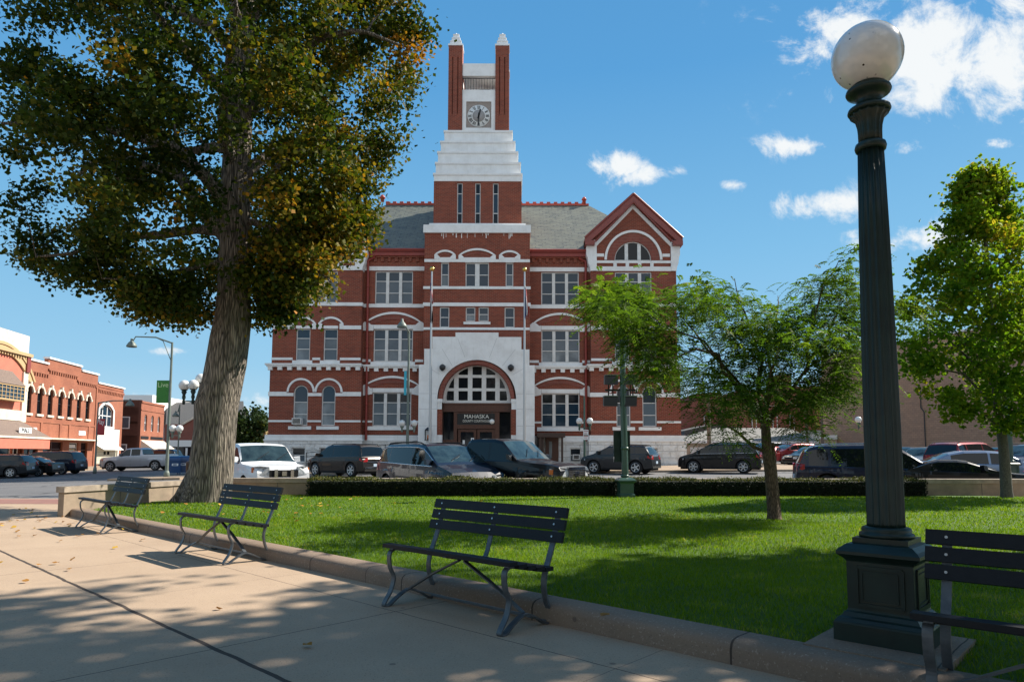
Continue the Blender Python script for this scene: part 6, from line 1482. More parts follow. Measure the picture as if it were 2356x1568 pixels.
# ---- tall street lights
def street_light(xb, Y, ytop, label, arm, head, mat='palepole', globes=None, banner=None, rad=.085, small=None, zb_=None):
    p = onY(xb, 1045, Y); z0 = zr(p.x, Y) + (.13 if Y > 42 else 0) if zb_ is None else zb_; tp = onY(xb, ytop, Y).z; t = thing('street_light', label, 'street light', (p.x, Y, z0), group='street lights around the square')
    b = MB().use(mat); b.lathe([(rad * 2.0, z0), (rad * 1.9, z0 + .35), (rad * 1.3, z0 + .5)], (p.x, Y, 0), 12); b.tube([(p.x, Y, z0), (p.x, Y, tp)], [rad * 1.2, rad * .75], 10); b.build('pole', None, t)
    if arm:
        b = MB().use(mat); q = onY(arm[0], arm[1], Y + arm[2]); m1 = Vector((p.x, Y, tp - .05)); mid = m1.lerp(q, .45) + Vector((0, 0, (q.z - m1.z) * .45)); b.tube([m1, mid, q], [.05, .045, .035], 6); m0 = Vector((p.x, Y, tp - 1.2)); b.tube([m0, m0.lerp(mid, .55) + Vector((0, 0, .45)), mid], .025, 5); b.build('arm', None, t)
        h = MB().use(mat); q2 = onY(head[0], head[1], Y + arm[2]); h.tube([q, (q2.x, q2.y, q2.z)], .03, 6); h.lathe([(.07, .28), (.09, .12), (.16, .06), (.27, -.10), (.30, -.22), (.28, -.24), (.1, -.2)][::-1], (q2.x, q2.y, q2.z), 14); h.build('lamp_head', None, t)
    if globes:
        b = MB().use('green2' if mat != 'palepole' else mat); gy = globes[0]
        for i, gx_ in enumerate(globes[1:]):
            q = onY(gx_, gy, Y); b.bar((p.x, Y, q.z - .42), (q.x, Y, q.z - .42), .05, .05); b.lathe([(.02, -.62), (.07, -.5), (.05, -.4), (.08, -.3), (.13, -.24), (.1, -.18)], (q.x, Y, q.z), 10)
            g = MB().use('globe'); g.ball((q.x, Y, q.z), .21, 18); g.build('globe', None, t)
        b.build('globe_arms', None, t)
    if banner:
        x0, x1, y0, y1, bm, txt, tm, ry = banner; a, c = onY(x0, y0, Y - .02), onY(x1, y1, Y - .02); b = MB().use('iron'); s_ = 1
        b.bar((p.x, Y, a.z), (a.x if abs(a.x - p.x) > abs(c.x - p.x) else c.x, Y, a.z), .03, .03); b.bar((p.x, Y, c.z), (a.x if abs(a.x - p.x) > abs(c.x - p.x) else c.x, Y, c.z), .03, .03); b.build('banner_rods', None, t)
        f = MB().use(bm); f.box(min(a.x, c.x), max(a.x, c.x), Y - .03, Y - .015, min(a.z, c.z), max(a.z, c.z)); bo_ = f.build('banner', None, t); WM[bo_.name] = WM[t.name]
        if txt: 
            for i, (s, sz, fr) in enumerate(txt): text('lettering', s, sz, tm, bo_, ((a.x + c.x) / 2, Y - .035, a.z + (c.z - a.z) * fr), FACE_CAM, .002, width=abs(c.x - a.x) * .8)
    return t
M['bgreen'] = pm('green_banner', (.04, .22, .03), (.03, .15, .02), .7, scale=3); M['bred'] = pm('red_banner', (.35, .03, .035), rough=.7); M['bblue'] = pm('blue_banner', (.05, .42, .55), rough=.7); M['byel'] = pm('yellow_banner', (.62, .36, .05), rough=.7); M['bpale'] = pm('pale_green_lettering', (.5, .65, .35), rough=.7)
street_light(385, 41, 787, 'tall curved-arm street light with a green banner, near the blue mailboxes', (312, 774, 0), (303, 789), globes=(985, 397, 413), banner=(361, 388, 875, 926, 'bgreen', [('Live', .42, .2)], 'bpale', 0))
b = MB().use('palepole')
street_light(937, 43.5, 762, 'street light with a blue banner rising left of the courthouse flagpole', (926, 736, -4.2), (925, 744), globes=(973, 925, 953), banner=(930, 935, 853, 908, 'bblue', None, None, 0))
sm = street_light(1345, 43.2, 912, 'short pole with two white globes carrying a parking sign', None, None, globes=(968, 1333, 1357), rad=.07, mat='green2')
ps = MB().use('whiteplain'); a, c = onY(1342, 988, 43.05), onY(1354, 1011, 43.05); ps.box(a.x, c.x, 43.05, 43.07, c.z, a.z); ps.use('red')
for fz in (.12, .62): ps.box(a.x + .03, c.x - .03, 43.04, 43.049, a.z + (c.z - a.z) * (fz + .06), a.z + (c.z - a.z) * fz)
for fz in (.3, .4, .8): ps.box(a.x + .05, c.x - .07, 43.04, 43.049, a.z + (c.z - a.z) * (fz + .03), a.z + (c.z - a.z) * fz)
ps.use('green2').box(a.x + .03, c.x - .03, 43.04, 43.049, a.z + (c.z - a.z) * .58, a.z + (c.z - a.z) * .5); ps.build('parking_sign', None, sm)
street_light(2001, 44, 795, 'teal street light with a yellow banner in front of the tan brick wall', (1975, 770, -1), (1972, 781), 'tealpole', globes=(965, 1975, 2014), banner=(2004, 2013, 818, 872, 'byel', None, None, 0))
street_light(220, 50, 925, 'slim street light with a red banner before the arched-window shop', (298, 921, 0), (299, 926), 'palepole', banner=(222, 240, 963, 1000, 'bred', [('Play', .5, .2)], 'whiteplain', 0), rad=.06)
street_light(409, 62, 930, 'small street light behind the mailboxes', (404, 948, 0), (404, 952), 'palepole', rad=.06)
# ---- green post with floodlights, in the gap of the hedge
YL2 = 17.25; p0 = onY(1438, 1045, YL2); t = thing('floodlight_post', 'green post with four black floodlights rising from the gap in the hedge', 'light post', (p0.x, YL2, .1), group=None)
k = math.sqrt(.5); b = MB().use('green2'); S = lambda pr: [(r / k * .5, z) for r, z in pr]
b.lathe(S([(.40, .1), (.40, .2), (.36, .22), (.34, .25), (.34, .47), (.37, .50), (.45, .53), (.45, .56), (.36, .60), (.26, .62)]), (p0.x, YL2, 0), 4, False, math.pi / 4 + .1); b.build('pedestal', None, t)
b = MB().use('green2'); tp = onY(1424, 690, YL2); b.tube([(p0.x, YL2, .6), (p0.x - .03, YL2, 2.4), (tp.x + .06, YL2, tp.z)], [.085, .08, .055], 14)
for zz in (.66, 1.35): b.lathe([(.1, zz - .03), (.105, zz), (.1, zz + .03)], (p0.x - .01, YL2, 0), 14)
b.tube([(tp.x + .06, YL2, tp.z - .02), (tp.x - .1, YL2, tp.z + .12), (tp.x - .25, YL2, tp.z + .05)], .03, 6); b.build('pole', None, t)
h = MB().use('green'); q = onY(1402, 706, YL2); h.lathe([(.1, -.14), (.2, -.12), (.19, 0), (.1, .1), (.05, .2)], (q.x, YL2, q.z), 14); h.build('lamp_head', None, t)
cb = MB().use('black'); a, c = onY(1392, 897, YL2 + .1), onY(1462, 897, YL2 + .1); cb.bar((a.x, YL2 + .1, a.z), (c.x, YL2 + .1, a.z), .05, .05)
for xx in (1400, 1410, 1450, 1456): q = onY(xx, 897, YL2 + .1); cb.bar((q.x, YL2 + .1, q.z - .15), (q.x, YL2 + .1, q.z + .15), .03, .03)
cb.build('crossbar', None, t)
for (x0, x1, y0, y1, tl) in ((1390, 1420, 864, 886, .25), (1432, 1466, 864, 886, .25), (1388, 1419, 912, 935, -.1), (1433, 1463, 912, 935, -.1)):
    f = MB().use('black'); a, c = onY(x0, y0, YL2 + .05), onY(x1, y1, YL2 + .05); f.poly([(a.x, YL2 - .08, c.z), (c.x, YL2 - .08, c.z), (c.x + .02, YL2 - .04, a.z), (a.x - .02 + .03, YL2 - .04, a.z)], (0, .22, .03)); f.use('palepole').box(a.x + .01, c.x + .02, YL2 - .07, YL2 - .03, a.z - .002, a.z + .02); f.build('floodlight', None, t)
f = MB().use('green'); a, c = onY(1412, 990, YL2 + .12), onY(1450, 1062, YL2 + .12); f.box(a.x, c.x, YL2 + .1, YL2 + .2, c.z, a.z); f.build('cabinet', None, t)
# ---- flagpoles and flags
def flagpole(x, Y, ytop, label):
    p = onY(x, 1045, Y); tp = onY(x, ytop, Y).z; t = thing('flagpole', label, 'flagpole', (p.x, Y, .2), group='flagpoles at the courthouse entrance')
    MB().use('steel').tube([(p.x, Y, .15), (p.x, Y, tp)], [.10, .055], 10).build('pole', None, t); MB().use('gold').ball((p.x, Y, tp + .16), .17, 12).build('finial', None, t); return p, tp
M['flag'] = None
def flag(x, y0, y1, wpx, Y, cols, label, side=1):
    a = onY(x, y0, Y); c = onY(x, y1, Y); n = 14; m = 9; W = wpx / FPX * Y; b = MB(); vs = []
    for i in range(n + 1):
        for j in range(m + 1):
            u, v = j / m, i / n; ww = W * (.35 + .75 * v) * (1 - .25 * max(0, v - .85) / .15); vs.append((a.x + side * (.06 + ww * u), Y - .05 + .12 * math.sin(u * 14 + v * 3) * (.3 + .7 * v), a.z + (c.z - a.z) * (v + .10 * u * (1 - v) + .05 * math.sin(u * 9))))
    base_ = 0
    for i in range(n):
        for j in range(m): b.use(cols(j / m, i / n)).add([vs[i * (m + 1) + j], vs[i * (m + 1) + j + 1], vs[(i + 1) * (m + 1) + j + 1], vs[(i + 1) * (m + 1) + j]], [(0, 1, 2, 3)], True)
    o = b.build('flag', None); tag(o, label, 'flag'); return o
M['fred'] = pm('flag_red', (.42, .03, .035), rough=.8); M['fwhite'] = pm('flag_white', (.7, .7, .68), rough=.8); M['fblue'] = pm('flag_blue', (.03, .07, .2), rough=.8); M['fblack'] = pm('flag_black', (.012, .013, .018), rough=.8)
flagpole(988.5, 45, 624, 'steel flagpole with gilt ball left of the entrance arch'); flagpole(1206.5, 45, 625, 'steel flagpole with gilt ball right of the entrance arch')
flag(988, 650, 697, 9, 45, lambda u, v: 'fblue' if v < .3 and u < .5 else ('fred' if int(u * 9) % 2 == 0 else 'fwhite'), 'limp striped national flag hanging on the left flagpole')
flag(988, 690, 740, 8, 45, lambda u, v: 'fwhite' if (.45 < v < .6 and .3 < u < .6) else 'fblack', 'limp black flag below the striped flag on the left flagpole')
flag(1205, 655, 728, 10, 45, lambda u, v: 'fblue' if u < .3 else ('fwhite' if u < .7 else 'fred'), 'limp blue, white and red state flag on the right flagpole')
# ---- mailboxes
def mailbox(x, Y, label, ang=.5):
    p = onY(x, 1045, Y); z0 = zr(p.x, Y); t = thing('mailbox', label, 'mailbox', (p.x, Y, z0), ang, 'blue mailboxes on the corner'); b = MB().use('bluebox'); w, d = .36, .34
    for sx in (-1, 1):
        for sy in (-1, 1): b.box(sx * w - .03 * sx, sx * w, sy * d, sy * d - .03 * sy, 0, .16)
    pr = [(-d, .14), (-d, 1.0)] + [(-d * math.cos(math.pi * i / 10), 1.0 + .30 * math.sin(math.pi * i / 10)) for i in range(1, 10)] + [(d, 1.0), (d, .14)]
    b.poly([(-w, y, z) for y, z in pr], (2 * w, 0, 0)); b.build('body', None, t, world=False); m = MB().use('bluebox'); m.box(-w * .8, w * .8, -d - .04, -d + .02, .92, .98); m.build('pull_door', None, t, world=False)
    m = MB().use('whiteplain'); m.box(-.2, .2, -d - .006, -d, .62, .78); m.use('bluebox').box(-.12, .1, -d - .01, -d - .007, .66, .74); m.build('label_plate', None, t, world=False)
mailbox(403, 48, 'blue mailbox with a pale label, left one of the pair'); mailbox(423, 48.6, 'blue mailbox nearer the trunk, right one of the pair', .4)
bn = MB().use('darkwood'); q = onY(441, 1045, 41); bn.lathe([(.28, -.3), (.3, .6), (.32, .62), (.2, .75)], (q.x, 41, 0), 12); o = bn.build('litter_bin', None); tag(o, 'dark round litter bin between the mailboxes and the linden trunk', 'litter bin')
# little lot post box on a wooden stand
p = onY(1856, 1045, 52); t = thing('drop_box', 'small grey drop box on a yellow wooden stand in the parking lot', 'drop box', (p.x, 52, .1)); a, c = onY(1850, 1040, 52), onY(1861, 1054, 52)
MB().use('fwhite').poly([(a.x, 51.9, c.z), (c.x, 51.9, c.z), (c.x, 51.9, a.z - .08), ((a.x + c.x) / 2 + .1, 51.9, a.z), (a.x, 51.9, a.z - .08)], (0, .2, 0)).build('box', None, t)
M['ywood'] = pm('yellow_timber', (.50, .33, .15), rough=.8); b = MB().use('ywood'); b.bar((p.x - .05, 52, .0), (p.x - .1, 52, c.z), .12, .1); b.bar((p.x + .25, 52, .0), (p.x + .1, 52, c.z), .1, .1); b.box(p.x - 2.6, p.x + .5, 51.9, 52.1, .3, .42); b.build('stand', None, t)
# ================================================================ shops on the left
RD = Vector((-.1435, .98965)).normalized(); RN = Vector((RD.y, -RD.x)); X0 = -33.6
def rowY(x):  # depth of the row plane at photo column x
    return -X0 / (-(x - 1178) / FPX - .145) * 1.0 if False else X0 / ((x - 1178) / FPX + .145)
P00 = Vector((X0, 0)) 
def rp(x, y, off=0.0):
    """(s, z) on the shop-front plane (off metres towards the street) seen at photo pixel x, y"""
    d = ray(x, y); o = Vector((X0 + off * RN.x, off * RN.y)); 
    den = d.x * RN.x + d.y * RN.y; tt = (o.x * RN.x + o.y * RN.y) / den; p = d * tt + EYE; return ((p.x - X0) * RD.x + p.y * RD.y, p.z)
ROWX = Matrix(((RD.x, -RN.x, 0, X0), (RD.y, -RN.y, 0, 0), (0, 0, 1, 0), (0, 0, 0, 1)))   # local x along the row, y into the buildings
def rmb(): return MB(ROWX)
def rs(x, y=950): return rp(x, y)[0]
def rz_(x, y): return rp(x, y)[1]
GR = -1.0
def rbuild(name, label): return thing(name, label, 'shop building', tuple(ROWX @ Vector((s0, 0, -.5))))
def rwin(parent, s0, s1, z0, z1, rise=0, depth=.22, frame='iron', glass='glass_blue', lights=1, rail=.5, name='window'):
    f = rmb().use(frame); g = rmb().use(glass); y = depth - .06; t_ = .06
    f.box(s0, s0 + t_, y, y + .06, z0, z1 - rise); f.box(s1 - t_, s1, y, y + .06, z0, z1 - rise); f.box(s0, s1, y, y + .06, z0, z0 + t_)
    if rise: f.arch(s0 + t_, s1 - t_, z1 - rise, rise - t_, t_, y, y + .06, 12)
    else: f.box(s0, s1, y, y + .06, z1 - t_, z1)
    for i in range(1, lights): xx = s0 + (s1 - s0) * i / lights; f.box(xx - .05, xx + .05, y - .01, y + .05, z0, z1 - rise * .4)
    if rail: f.box(s0, s1, y + .005, y + .055, z0 + (z1 - z0) * rail - .04, z0 + (z1 - z0) * rail + .04)
    A = arc(s0, s1, z1 - rise, rise, 12) if rise else [(s0, z1), (s1, z1)]
    g.add([(s0, depth, z0)] + [(p, depth, q) for p, q in A] + [(s1, depth, z0)], [tuple(range(len(A) + 2))[::-1]]); fo = f.build(name, None, parent); WM[fo.name] = WM[parent.name]; g.build('pane', None, fo)
def rbox_body(b, s0, s1, z1, D=16, z0=-1.2):
    b.box(s0, s1, .3, D, z0, z1)
# B2 orange brick shop with seven windows
s0, s1 = rs(57.5), rs(221.5); B2 = rbuild('brick_shop', 'two-storey orange brick shop with seven narrow hooded windows and stepped parapet')
zt0, zt1, zt2 = rz_(80, 832), rz_(140, 838), rz_(205, 858); sa, sb = rs(104.5), rs(182)
hs = []; wc = [63.9, 89.6, 113.9, 137.3, 159.2, 180.3, 200.7]
for x in wc: c_ = rs(x); hs.append((c_ - .42, c_ + .42, rz_(137, 957), rz_(137, 900), .40))
shopz = rz_(137, 1006)
hs2 = [(rs(103), rs(148), -.5, rz_(130, 1016), 0), (rs(163), rs(184), rz_(170, 1061), rz_(170, 1018), 0), (rs(190), rs(205), -.8, rz_(197, 1018), 0), (rs(60), rs(92), -.5, rz_(75, 1016), 0)]
b = rmb().use('brick_orange'); b.facade(0, s0, s1, -1.2, zt2, hs + hs2, .24); b.box(s0, s1, .3, 16, -1.2, zt2 - .3); b.box(s0, sa, -.0, .35, zt2, zt0 + .05); b.box(sa, sb, -.001, .35, zt2, zt1 + .25)
zc2 = rz_(137, 868)
for i in range(int((s1 - s0) / .42)):
    ss = s0 + .25 + i * .42; hi = .45 if sa < ss < sb - .8 else 0; b.box(ss, ss + .2, -.1, .01, zc2 + hi - .22, zc2 + hi); 
b.box(s0, sa, -.12, .01, zc2, zc2 + .15); b.box(sa, sb - .8, -.12, .01, zc2 + .45, zc2 + .6); b.box(sb - .8, s1, -.12, .01, zc2, zc2 + .15)
b.box(s0, s1, -.06, .01, rz_(137, 975), rz_(137, 971)); b.box(s1 - .35, s1, -.08, .01, -1.2, zc2)
for x in (96, 140, 161, 206): b.box(rs(x) - .18, rs(x) + .18, -.07, .01, shopz, rz_(137, 975))
b.build('wall', None, B2)
b = rmb().use('whiteplain'); b.box(s0, sa, -.12, .45, zt0 + .05, zt0 + .22); b.box(sa, sb, -.12, .45, zt1 + .25, zt1 + .42); b.box(sb, s1 + .1, -.12, .45, zt2, zt2 + .17); b.build('parapet_cap', None, B2)
for h_ in hs:
    rwin(B2, *h_, glass='glass'); f = rmb().use('cream'); f.arch(h_[0] - .05, h_[1] + .05, h_[3] - .35, .42, .16, -.14, .01, 10); f.box((h_[0] + h_[1]) / 2 - .12, (h_[0] + h_[1]) / 2 + .12, -.2, .01, h_[3] + .02, h_[3] + .42); f.box(h_[0] - .28, h_[0] - .05, -.16, .01, h_[3] - .5, h_[3] - .3); f.box(h_[1] + .05, h_[1] + .28, -.16, .01, h_[3] - .5, h_[3] - .3); f.build('window_hood', None, B2)
    f = rmb().use('cream'); f.box(h_[0] - .12, h_[1] + .12, -.14, .02, h_[2] - .2, h_[2]); f.build('sill', None, B2)
for i, h_ in enumerate(hs2): rwin(B2, *h_[:4], frame='wood' if i != 1 else 'frame', glass='glass', rail=.75, lights=2 if i in (0, 3) else 1, name='shop_window')
b = rmb().use('cream'); b.box(s0, s1 - .2, -1.1, .02, rz_(130, 1011), rz_(130, 1008)); b.build('canopy', None, B2)
b = rmb().use('whiteplain'); z_ = rz_(75, 1001); b.add([(rs(57), -.02, rz_(57, 983)), (rs(86), -.02, rz_(86, 983)), (rs(90), -.02, z_), (rs(90), -.02, z_ - .3), (rs(78), -.02, z_ - .2), (rs(66), -.02, z_ + .4)], [(0, 5, 4, 3, 2, 1)]); b.box(rs(183), rs(198), -.04, -.01, rz_(190, 1001), rz_(190, 991)); b.build('blank_sign', None, B2)
M['poster'] = pm('window_poster', (.06, .4, .5), (.7, .35, .08), .6, scale=3); b = rmb().use('poster'); b.box(rs(166), rs(180), .15, .17, rz_(172, 1052), rz_(172, 1032)); b.use('whiteplain').box(rs(165.5), rs(180.5), .15, .17, rz_(172, 1030), rz_(172, 1022)); b.build('poster', None, B2)
b = rmb().use('tanwall'); b.box(rs(113), rs(143), .4, .5, -.2, rz_(130, 1030)); b.build('display_board', None, B2)
# B1 cream topped coral building
B1 = rbuild('corner_shop', 'coral and cream shop building with an arched top and a shingled awning'); e0, e1 = rs(-70), rs(57.5)
ztp = rz_(30, 762); zcr = rz_(30, 809)
b = rmb().use('cream'); b.box(e0, e1, 0, 16, zcr, ztp); b.build('parapet', None, B1)
b = rmb().use('coral'); b.box(e0, e1, .02, 15.9, rz_(20, 941), zcr - .1); b.box(e0, e1, .4, 15.9, -1.2, rz_(20, 941)); b.build('wall', None, B1)
b = rmb().use('ochre'); b.box(e0, e1 + .1, -.35, .1, zcr - .15, zcr + .12)
for i in range(30): ss = e1 - .3 - i * .38; b.box(ss - .14, ss, -.22, .03, zcr - .4, zcr - .15)
b.build('dentil_cornice', None, B1); b = rmb().use('ochre'); ac = rs(-8); b.arch(ac - 4.3, ac + 4.3, rz_(20, 870), 2.1, .5, -.12, .03, 20); b.build('arch_moulding', None, B1); b = rmb().use('ochre'); b.arch(ac - 4.9, ac + 4.9, rz_(20, 868), 2.6, .25, -.18, .03, 20); b.build('arch_moulding', None, B1)
b = rmb().use('cream'); b.box(e1 - .75, e1 - .02, -.12, .05, rz_(20, 968), rz_(52, 855)); b.use('terracotta').box(e1 - .55, e1, -.25, .05, rz_(52, 855), zcr + .1); b.build('pilaster', None, B1)
b = rmb().use('cream'); b.box(e0, e1 - .8, -.2, .1, rz_(20, 966), rz_(20, 942)); b.build('fascia', None, B1)
b = rmb().use('ochre'); q0, q1 = rs(-40), rs(32); zb1, zb2 = rz_(10, 921), rz_(10, 884); b.box(q0, q1, -.75, .05, zb1, zb1 + .12); b.box(q0, q1, -.75, .05, zb2 - .12, zb2); b.use('shingle'); b.add([(q0, -.8, zb2), (q1, -.8, zb2), (q1 - .6, 0, zb2 + 1.2), (q0 + .6, 0, zb2 + 1.2)], [(0, 1, 2, 3)]); b.add([(q1, -.8, zb2), (q1, 0, zb2), (q1 - .6, 0, zb2 + 1.2)], [(0, 1, 2)]); b.use('glass_blue').box(q0, q1, -.68, .05, zb1 + .12, zb2 - .12); b.use('ochre')
for i in range(9): xx = q0 + (q1 - q0) * i / 8; b.box(xx - .03, xx + .03, -.72, .0, zb1, zb2)
for i in range(1, 4): zz = zb1 + (zb2 - zb1) * i / 4; b.box(q0, q1 + .02, -.71, 0, zz - .02, zz + .02)
b.build('bay_window', None, B1)
b = rmb().use('shingle'); za, zb3 = rz_(30, 968), rz_(30, 1004); b.add([(e0, -.2, za), (e1 - .7, -.2, za), (rs(72), -1.7, zb3), (e0, -1.7, zb3)], [(0, 3, 2, 1)]); b.add([(e1 - .7, -.2, za), (e1 - .7, 0, zb3), (rs(72), -1.7, zb3)], [(0, 1, 2)]); b.use('cream').box(e0, rs(72), -1.78, 0, zb3 - .16, zb3); b.use('coral').box(e0, rs(70), -1.7, -1.6, zb3 - 1.0, zb3 - .16); b.build('awning', None, B1)
b = rmb().use('whiteplain'); b.box(rs(2), rs(32), -1.45, -1.4, rz_(16, 1000) + .15, rz_(16, 990) + .25); so_ = b.build('sign', None, B1); WM[so_.name] = WM[B1.name]
c_ = ROWX @ Vector(((rs(2) + rs(32)) / 2, -1.47, (rz_(16, 1000) + rz_(16, 990)) / 2 + .2)); text('lettering', 'MALL', .55, 'galv', so_, tuple(c_), Matrix.Rotation(math.atan2(RD.y, RD.x), 3, 'Z') @ Matrix.Rotation(R(90), 3, 'X'), .005, width=(rs(32) - rs(2)) * .6)
hs3 = [(rs(-60), rs(36), -.6, rz_(20, 1024), 0), (rs(44), rs(54), -.6, rz_(50, 1024), 0)]
for h_ in hs3: rwin(B1, *h_[:4], depth=.35, frame='frame', glass='glass', lights=3 if h_[1] - h_[0] > 3 else 1, rail=0, name='shop_window')
# B3
s0, s1 = rs(222), rs(282); B3 = rbuild('brick_shop', 'narrow orange brick shop with one arched upstairs window and white panel below'); zt3 = rz_(250, 887)
aw = (rs(228.5), rs(260), rz_(245, 981), rz_(245, 931), .55); b = rmb().use('brick_orange'); b.facade(0, s0, s1, rz_(250, 985), zt3, [aw], .25); b.box(s0, s1, .3, 16, -1.4, zt3 - .2); b.box(s0, s0 + .5, 0, .31, -1.4, rz_(250, 985)); b.box(s1 - .7, s1, 0, .31, -1.4, rz_(250, 985))
for i in range(int((s1 - s0) / .4)): ss = s0 + .2 + i * .4; b.box(ss, ss + .2, -.1, .01, zt3 - .9, zt3 - .65)
b.box(s0, s1, -.12, .01, zt3 - .65, zt3 - .5); b.box(s0, s1, -.05, .01, zt3 - .35, zt3 - .3); b.build('wall', None, B3)
rwin(B3, *aw, frame='whiteplain', lights=3, rail=.5); f = rmb().use('whiteplain'); f.arch(aw[0] - .02, aw[1] + .02, aw[3] - .6, .65, .28, -.06, .02, 14); f.box(aw[0] - .3, aw[0], -.06, .02, aw[2], aw[3] - .5); f.box(aw[1], aw[1] + .3, -.06, .02, aw[2], aw[3] - .5); f.box(aw[0] - .3, aw[1] + .3, -.08, .02, aw[2] - .2, aw[2]); f.build('window_surround', None, B3)
b = rmb().use('whiteplain'); b.box(s0, s1 + .1, -.12, .4, zt3, zt3 + .15); b.build('parapet_cap', None, B3)
b = rmb().use('whiteplain'); b.box(s0 + .1, s1 - .75, -.05, .3, rz_(245, 1024), rz_(245, 986)); b.box(s0 + .1, s0 + .3, -.06, .3, -1.2, rz_(245, 1024)); b.box(s1 - .95, s1 - .75, -.06, .3, -1.2, rz_(245, 1024)); b.add([(s0 + .3, -.05, rz_(245, 1024)), (s1 - .95, -.05, rz_(245, 1024)), (s1 - .95, -.7, rz_(245, 1034)), (s0 + .6, -.7, rz_(245, 1034))], [(0, 3, 2, 1)]); b.build('panel', None, B3)
q = NT('glass_block'); br = q.n('ShaderNodeTexBrick', {'Color1': (.62, .60, .48), 'Color2': (.55, .54, .43), 'Mortar': (.25, .24, .2), 'Scale': 1.0, 'Mortar Size': .02, 'Brick Width': .3, 'Row Height': .3}, offset=0.0); sp = q.n('ShaderNodeSeparateXYZ', {0: q.tc.outputs['Object']}); cb_ = q.n('ShaderNodeCombineXYZ', {0: sp.outputs[1], 1: sp.outputs[2]}); q.t.links.new(cb_.outputs[0], br.inputs['Vector']); q.fin(br.outputs[0], .3); M['gblock'] = q.m
b = rmb().use('gblock'); zb4 = rz_(245, 1066); b.box(s0 + .3, s1 - .95, .1, .3, zb4, rz_(245, 1024)); b.use('brick_brown').box(s0 + .3, s1 - .95, .02, .3, -1.3, zb4); b.use('glass').box(rs(245), rs(249), .05, .11, rz_(245, 1045), rz_(245, 1038)); b.box(rs(253), rs(257), .05, .11, rz_(245, 1045), rz_(245, 1038)); b.build('glass_block_front', None, B3)
# B4 beyond the side street: side wall's shade put into darker brown brick, front lit
s0, s1 = rs(324.5), rs(377.5); B4 = rbuild('brick_shop', 'small brick corner building with three white arched windows and a cream awning'); zt4 = rz_(350, 926)
hs = [(rs(x) - .42, rs(x) + .42, rz_(350, 992), rz_(350, 955), .3) for x in (336, 351.5, 366.5)]; b = rmb().use('brick_orange'); b.facade(0, s0, s1, -1.4, zt4, hs, .22); b.box(s0, s1, -.1, .02, zt4 - .25, zt4); b.box(s0, s1, -.07, .02, rz_(350, 947), rz_(350, 945)); b.build('front_wall', None, B4)
side = 13.5; b = rmb().use('brick_brown'); b.box(s0, s1, .3, side, -1.4, zt4 - .1); b.box(s0, s0 + .3, 0.003, side, -1.4, zt4 + .1); b.build('side_wall', None, B4)
for h_ in hs: rwin(B4, *h_, frame='whiteplain', glass='blind2')
# side-wall windows face the camera
XS = ROWX @ Matrix.Translation((s0, 0, 0)) @ Matrix(((0, -1, 0, 0), (1, 0, 0, 0), (0, 0, 1, 0), (0, 0, 0, 1))) @ Matrix.Scale(1, 4)
for (u, z0, z1) in ((1.75, rz_(324, 986), rz_(324, 958)), (6.2, rz_(324, 986), rz_(324, 958)), (1.95, -1.0, rz_(324, 1021)), (6.4, -1.0, rz_(324, 1021))):
    f = rmb().use('frame'); f.box(s0 - .04, s0 + .01, u - .5, u + .5, z0, z1); fo = f.build('window', None, B4); WM[fo.name] = WM[B4.name]; g = rmb().use('blind'); g.box(s0 - .05, s0 - .03, u - .38, u + .38, z0 + .12, z1 - .12); g.build('pane', None, fo)
b = rmb().use('cream'); za, zb5 = rz_(350, 1013), rz_(350, 1040); b.add([(s0 + .3, 0, za), (s1 + .3, 0, za), (s1 + .6, -2.0, zb5), (s0 + .6, -2.0, zb5)], [(0, 3, 2, 1)]); b.add([(s0 + .3, 0, za), (s0 + .6, -2.0, zb5), (s0 + .3, 0, zb5)], [(0, 1, 2)]); b.box(s0 + .6, s1 + .6, -2.02, -2.0, zb5 - .25, zb5); b.build('awning', None, B4)
b = rmb().use('iron'); b.box(s0 + .2, s0 + 2.6, -.08, 0, rz_(350, 1010), rz_(350, 1004)); b.box(s0 + 3.4, s1 - .3, -.08, 0, rz_(350, 1010), rz_(350, 1004)); b.use('glass').box(s0 + .4, s1 - .4, -.02, .01, -.9, zb5); b.build('shop_front', None, B4)
b = MB().use('whiteplain'); a, c = onY(318, 908, 112), onY(350, 927, 112); b.box(onY(285, 908, 112).x, c.x, 112, 125, 0, a.z); o = b.build('white_building', None); tag(o, 'plain white block rising behind the small brick corner building roof', 'building')
# B5 gabled brick front with big dark roof
B5 = thing('gabled_shop', 'low gabled brick shop with a white front and big dark roof left of the trunk', 'shop building', (onY(430, 1000, 108).x, 108, 0)); Y5 = 108
def v5(x, y, Y=Y5): p = onY(x, y, Y); return (p.x, p.z)
b = MB().use('brick_far'); L = [v5(378, 1080), v5(500, 1080), v5(500, 970), v5(470, 970), v5(453, 958), v5(420, 977), v5(378, 977)]; b.poly([(x, Y5, z) for x, z in L], (0, .4, 0)); a = v5(378, 975); c = v5(560, 975); b.box(a[0], c[0], Y5 + .4, 128, -1, a[1]); b.build('wall', None, B5)
b = MB().use('darkroof'); r0, r1 = onY(384, 926, 120), onY(560, 922, 120); b.add([(a[0], Y5 + .4, a[1]), (c[0], Y5 + .4, a[1]), tuple(r1), tuple(r0)], [(0, 1, 2, 3)]); b.add([(a[0], Y5 + .4, a[1]), tuple(r0), (r0.x - 2, 128, a[1])], [(0, 1, 2)]); b.build('roof', None, B5)
b = MB().use('whiteplain'); q0 = v5(385, 1012); q1 = v5(500, 1030)
b.box(q0[0], q1[0], Y5 - .15, Y5 - .01, q1[1] + .2, q0[1]); 
for xx in (386, 402, 430, 446, 470): p = v5(xx, 1030); b.box(p[0] - .15, p[0] + .15, Y5 - .15, Y5 - .01, -1, p[1])
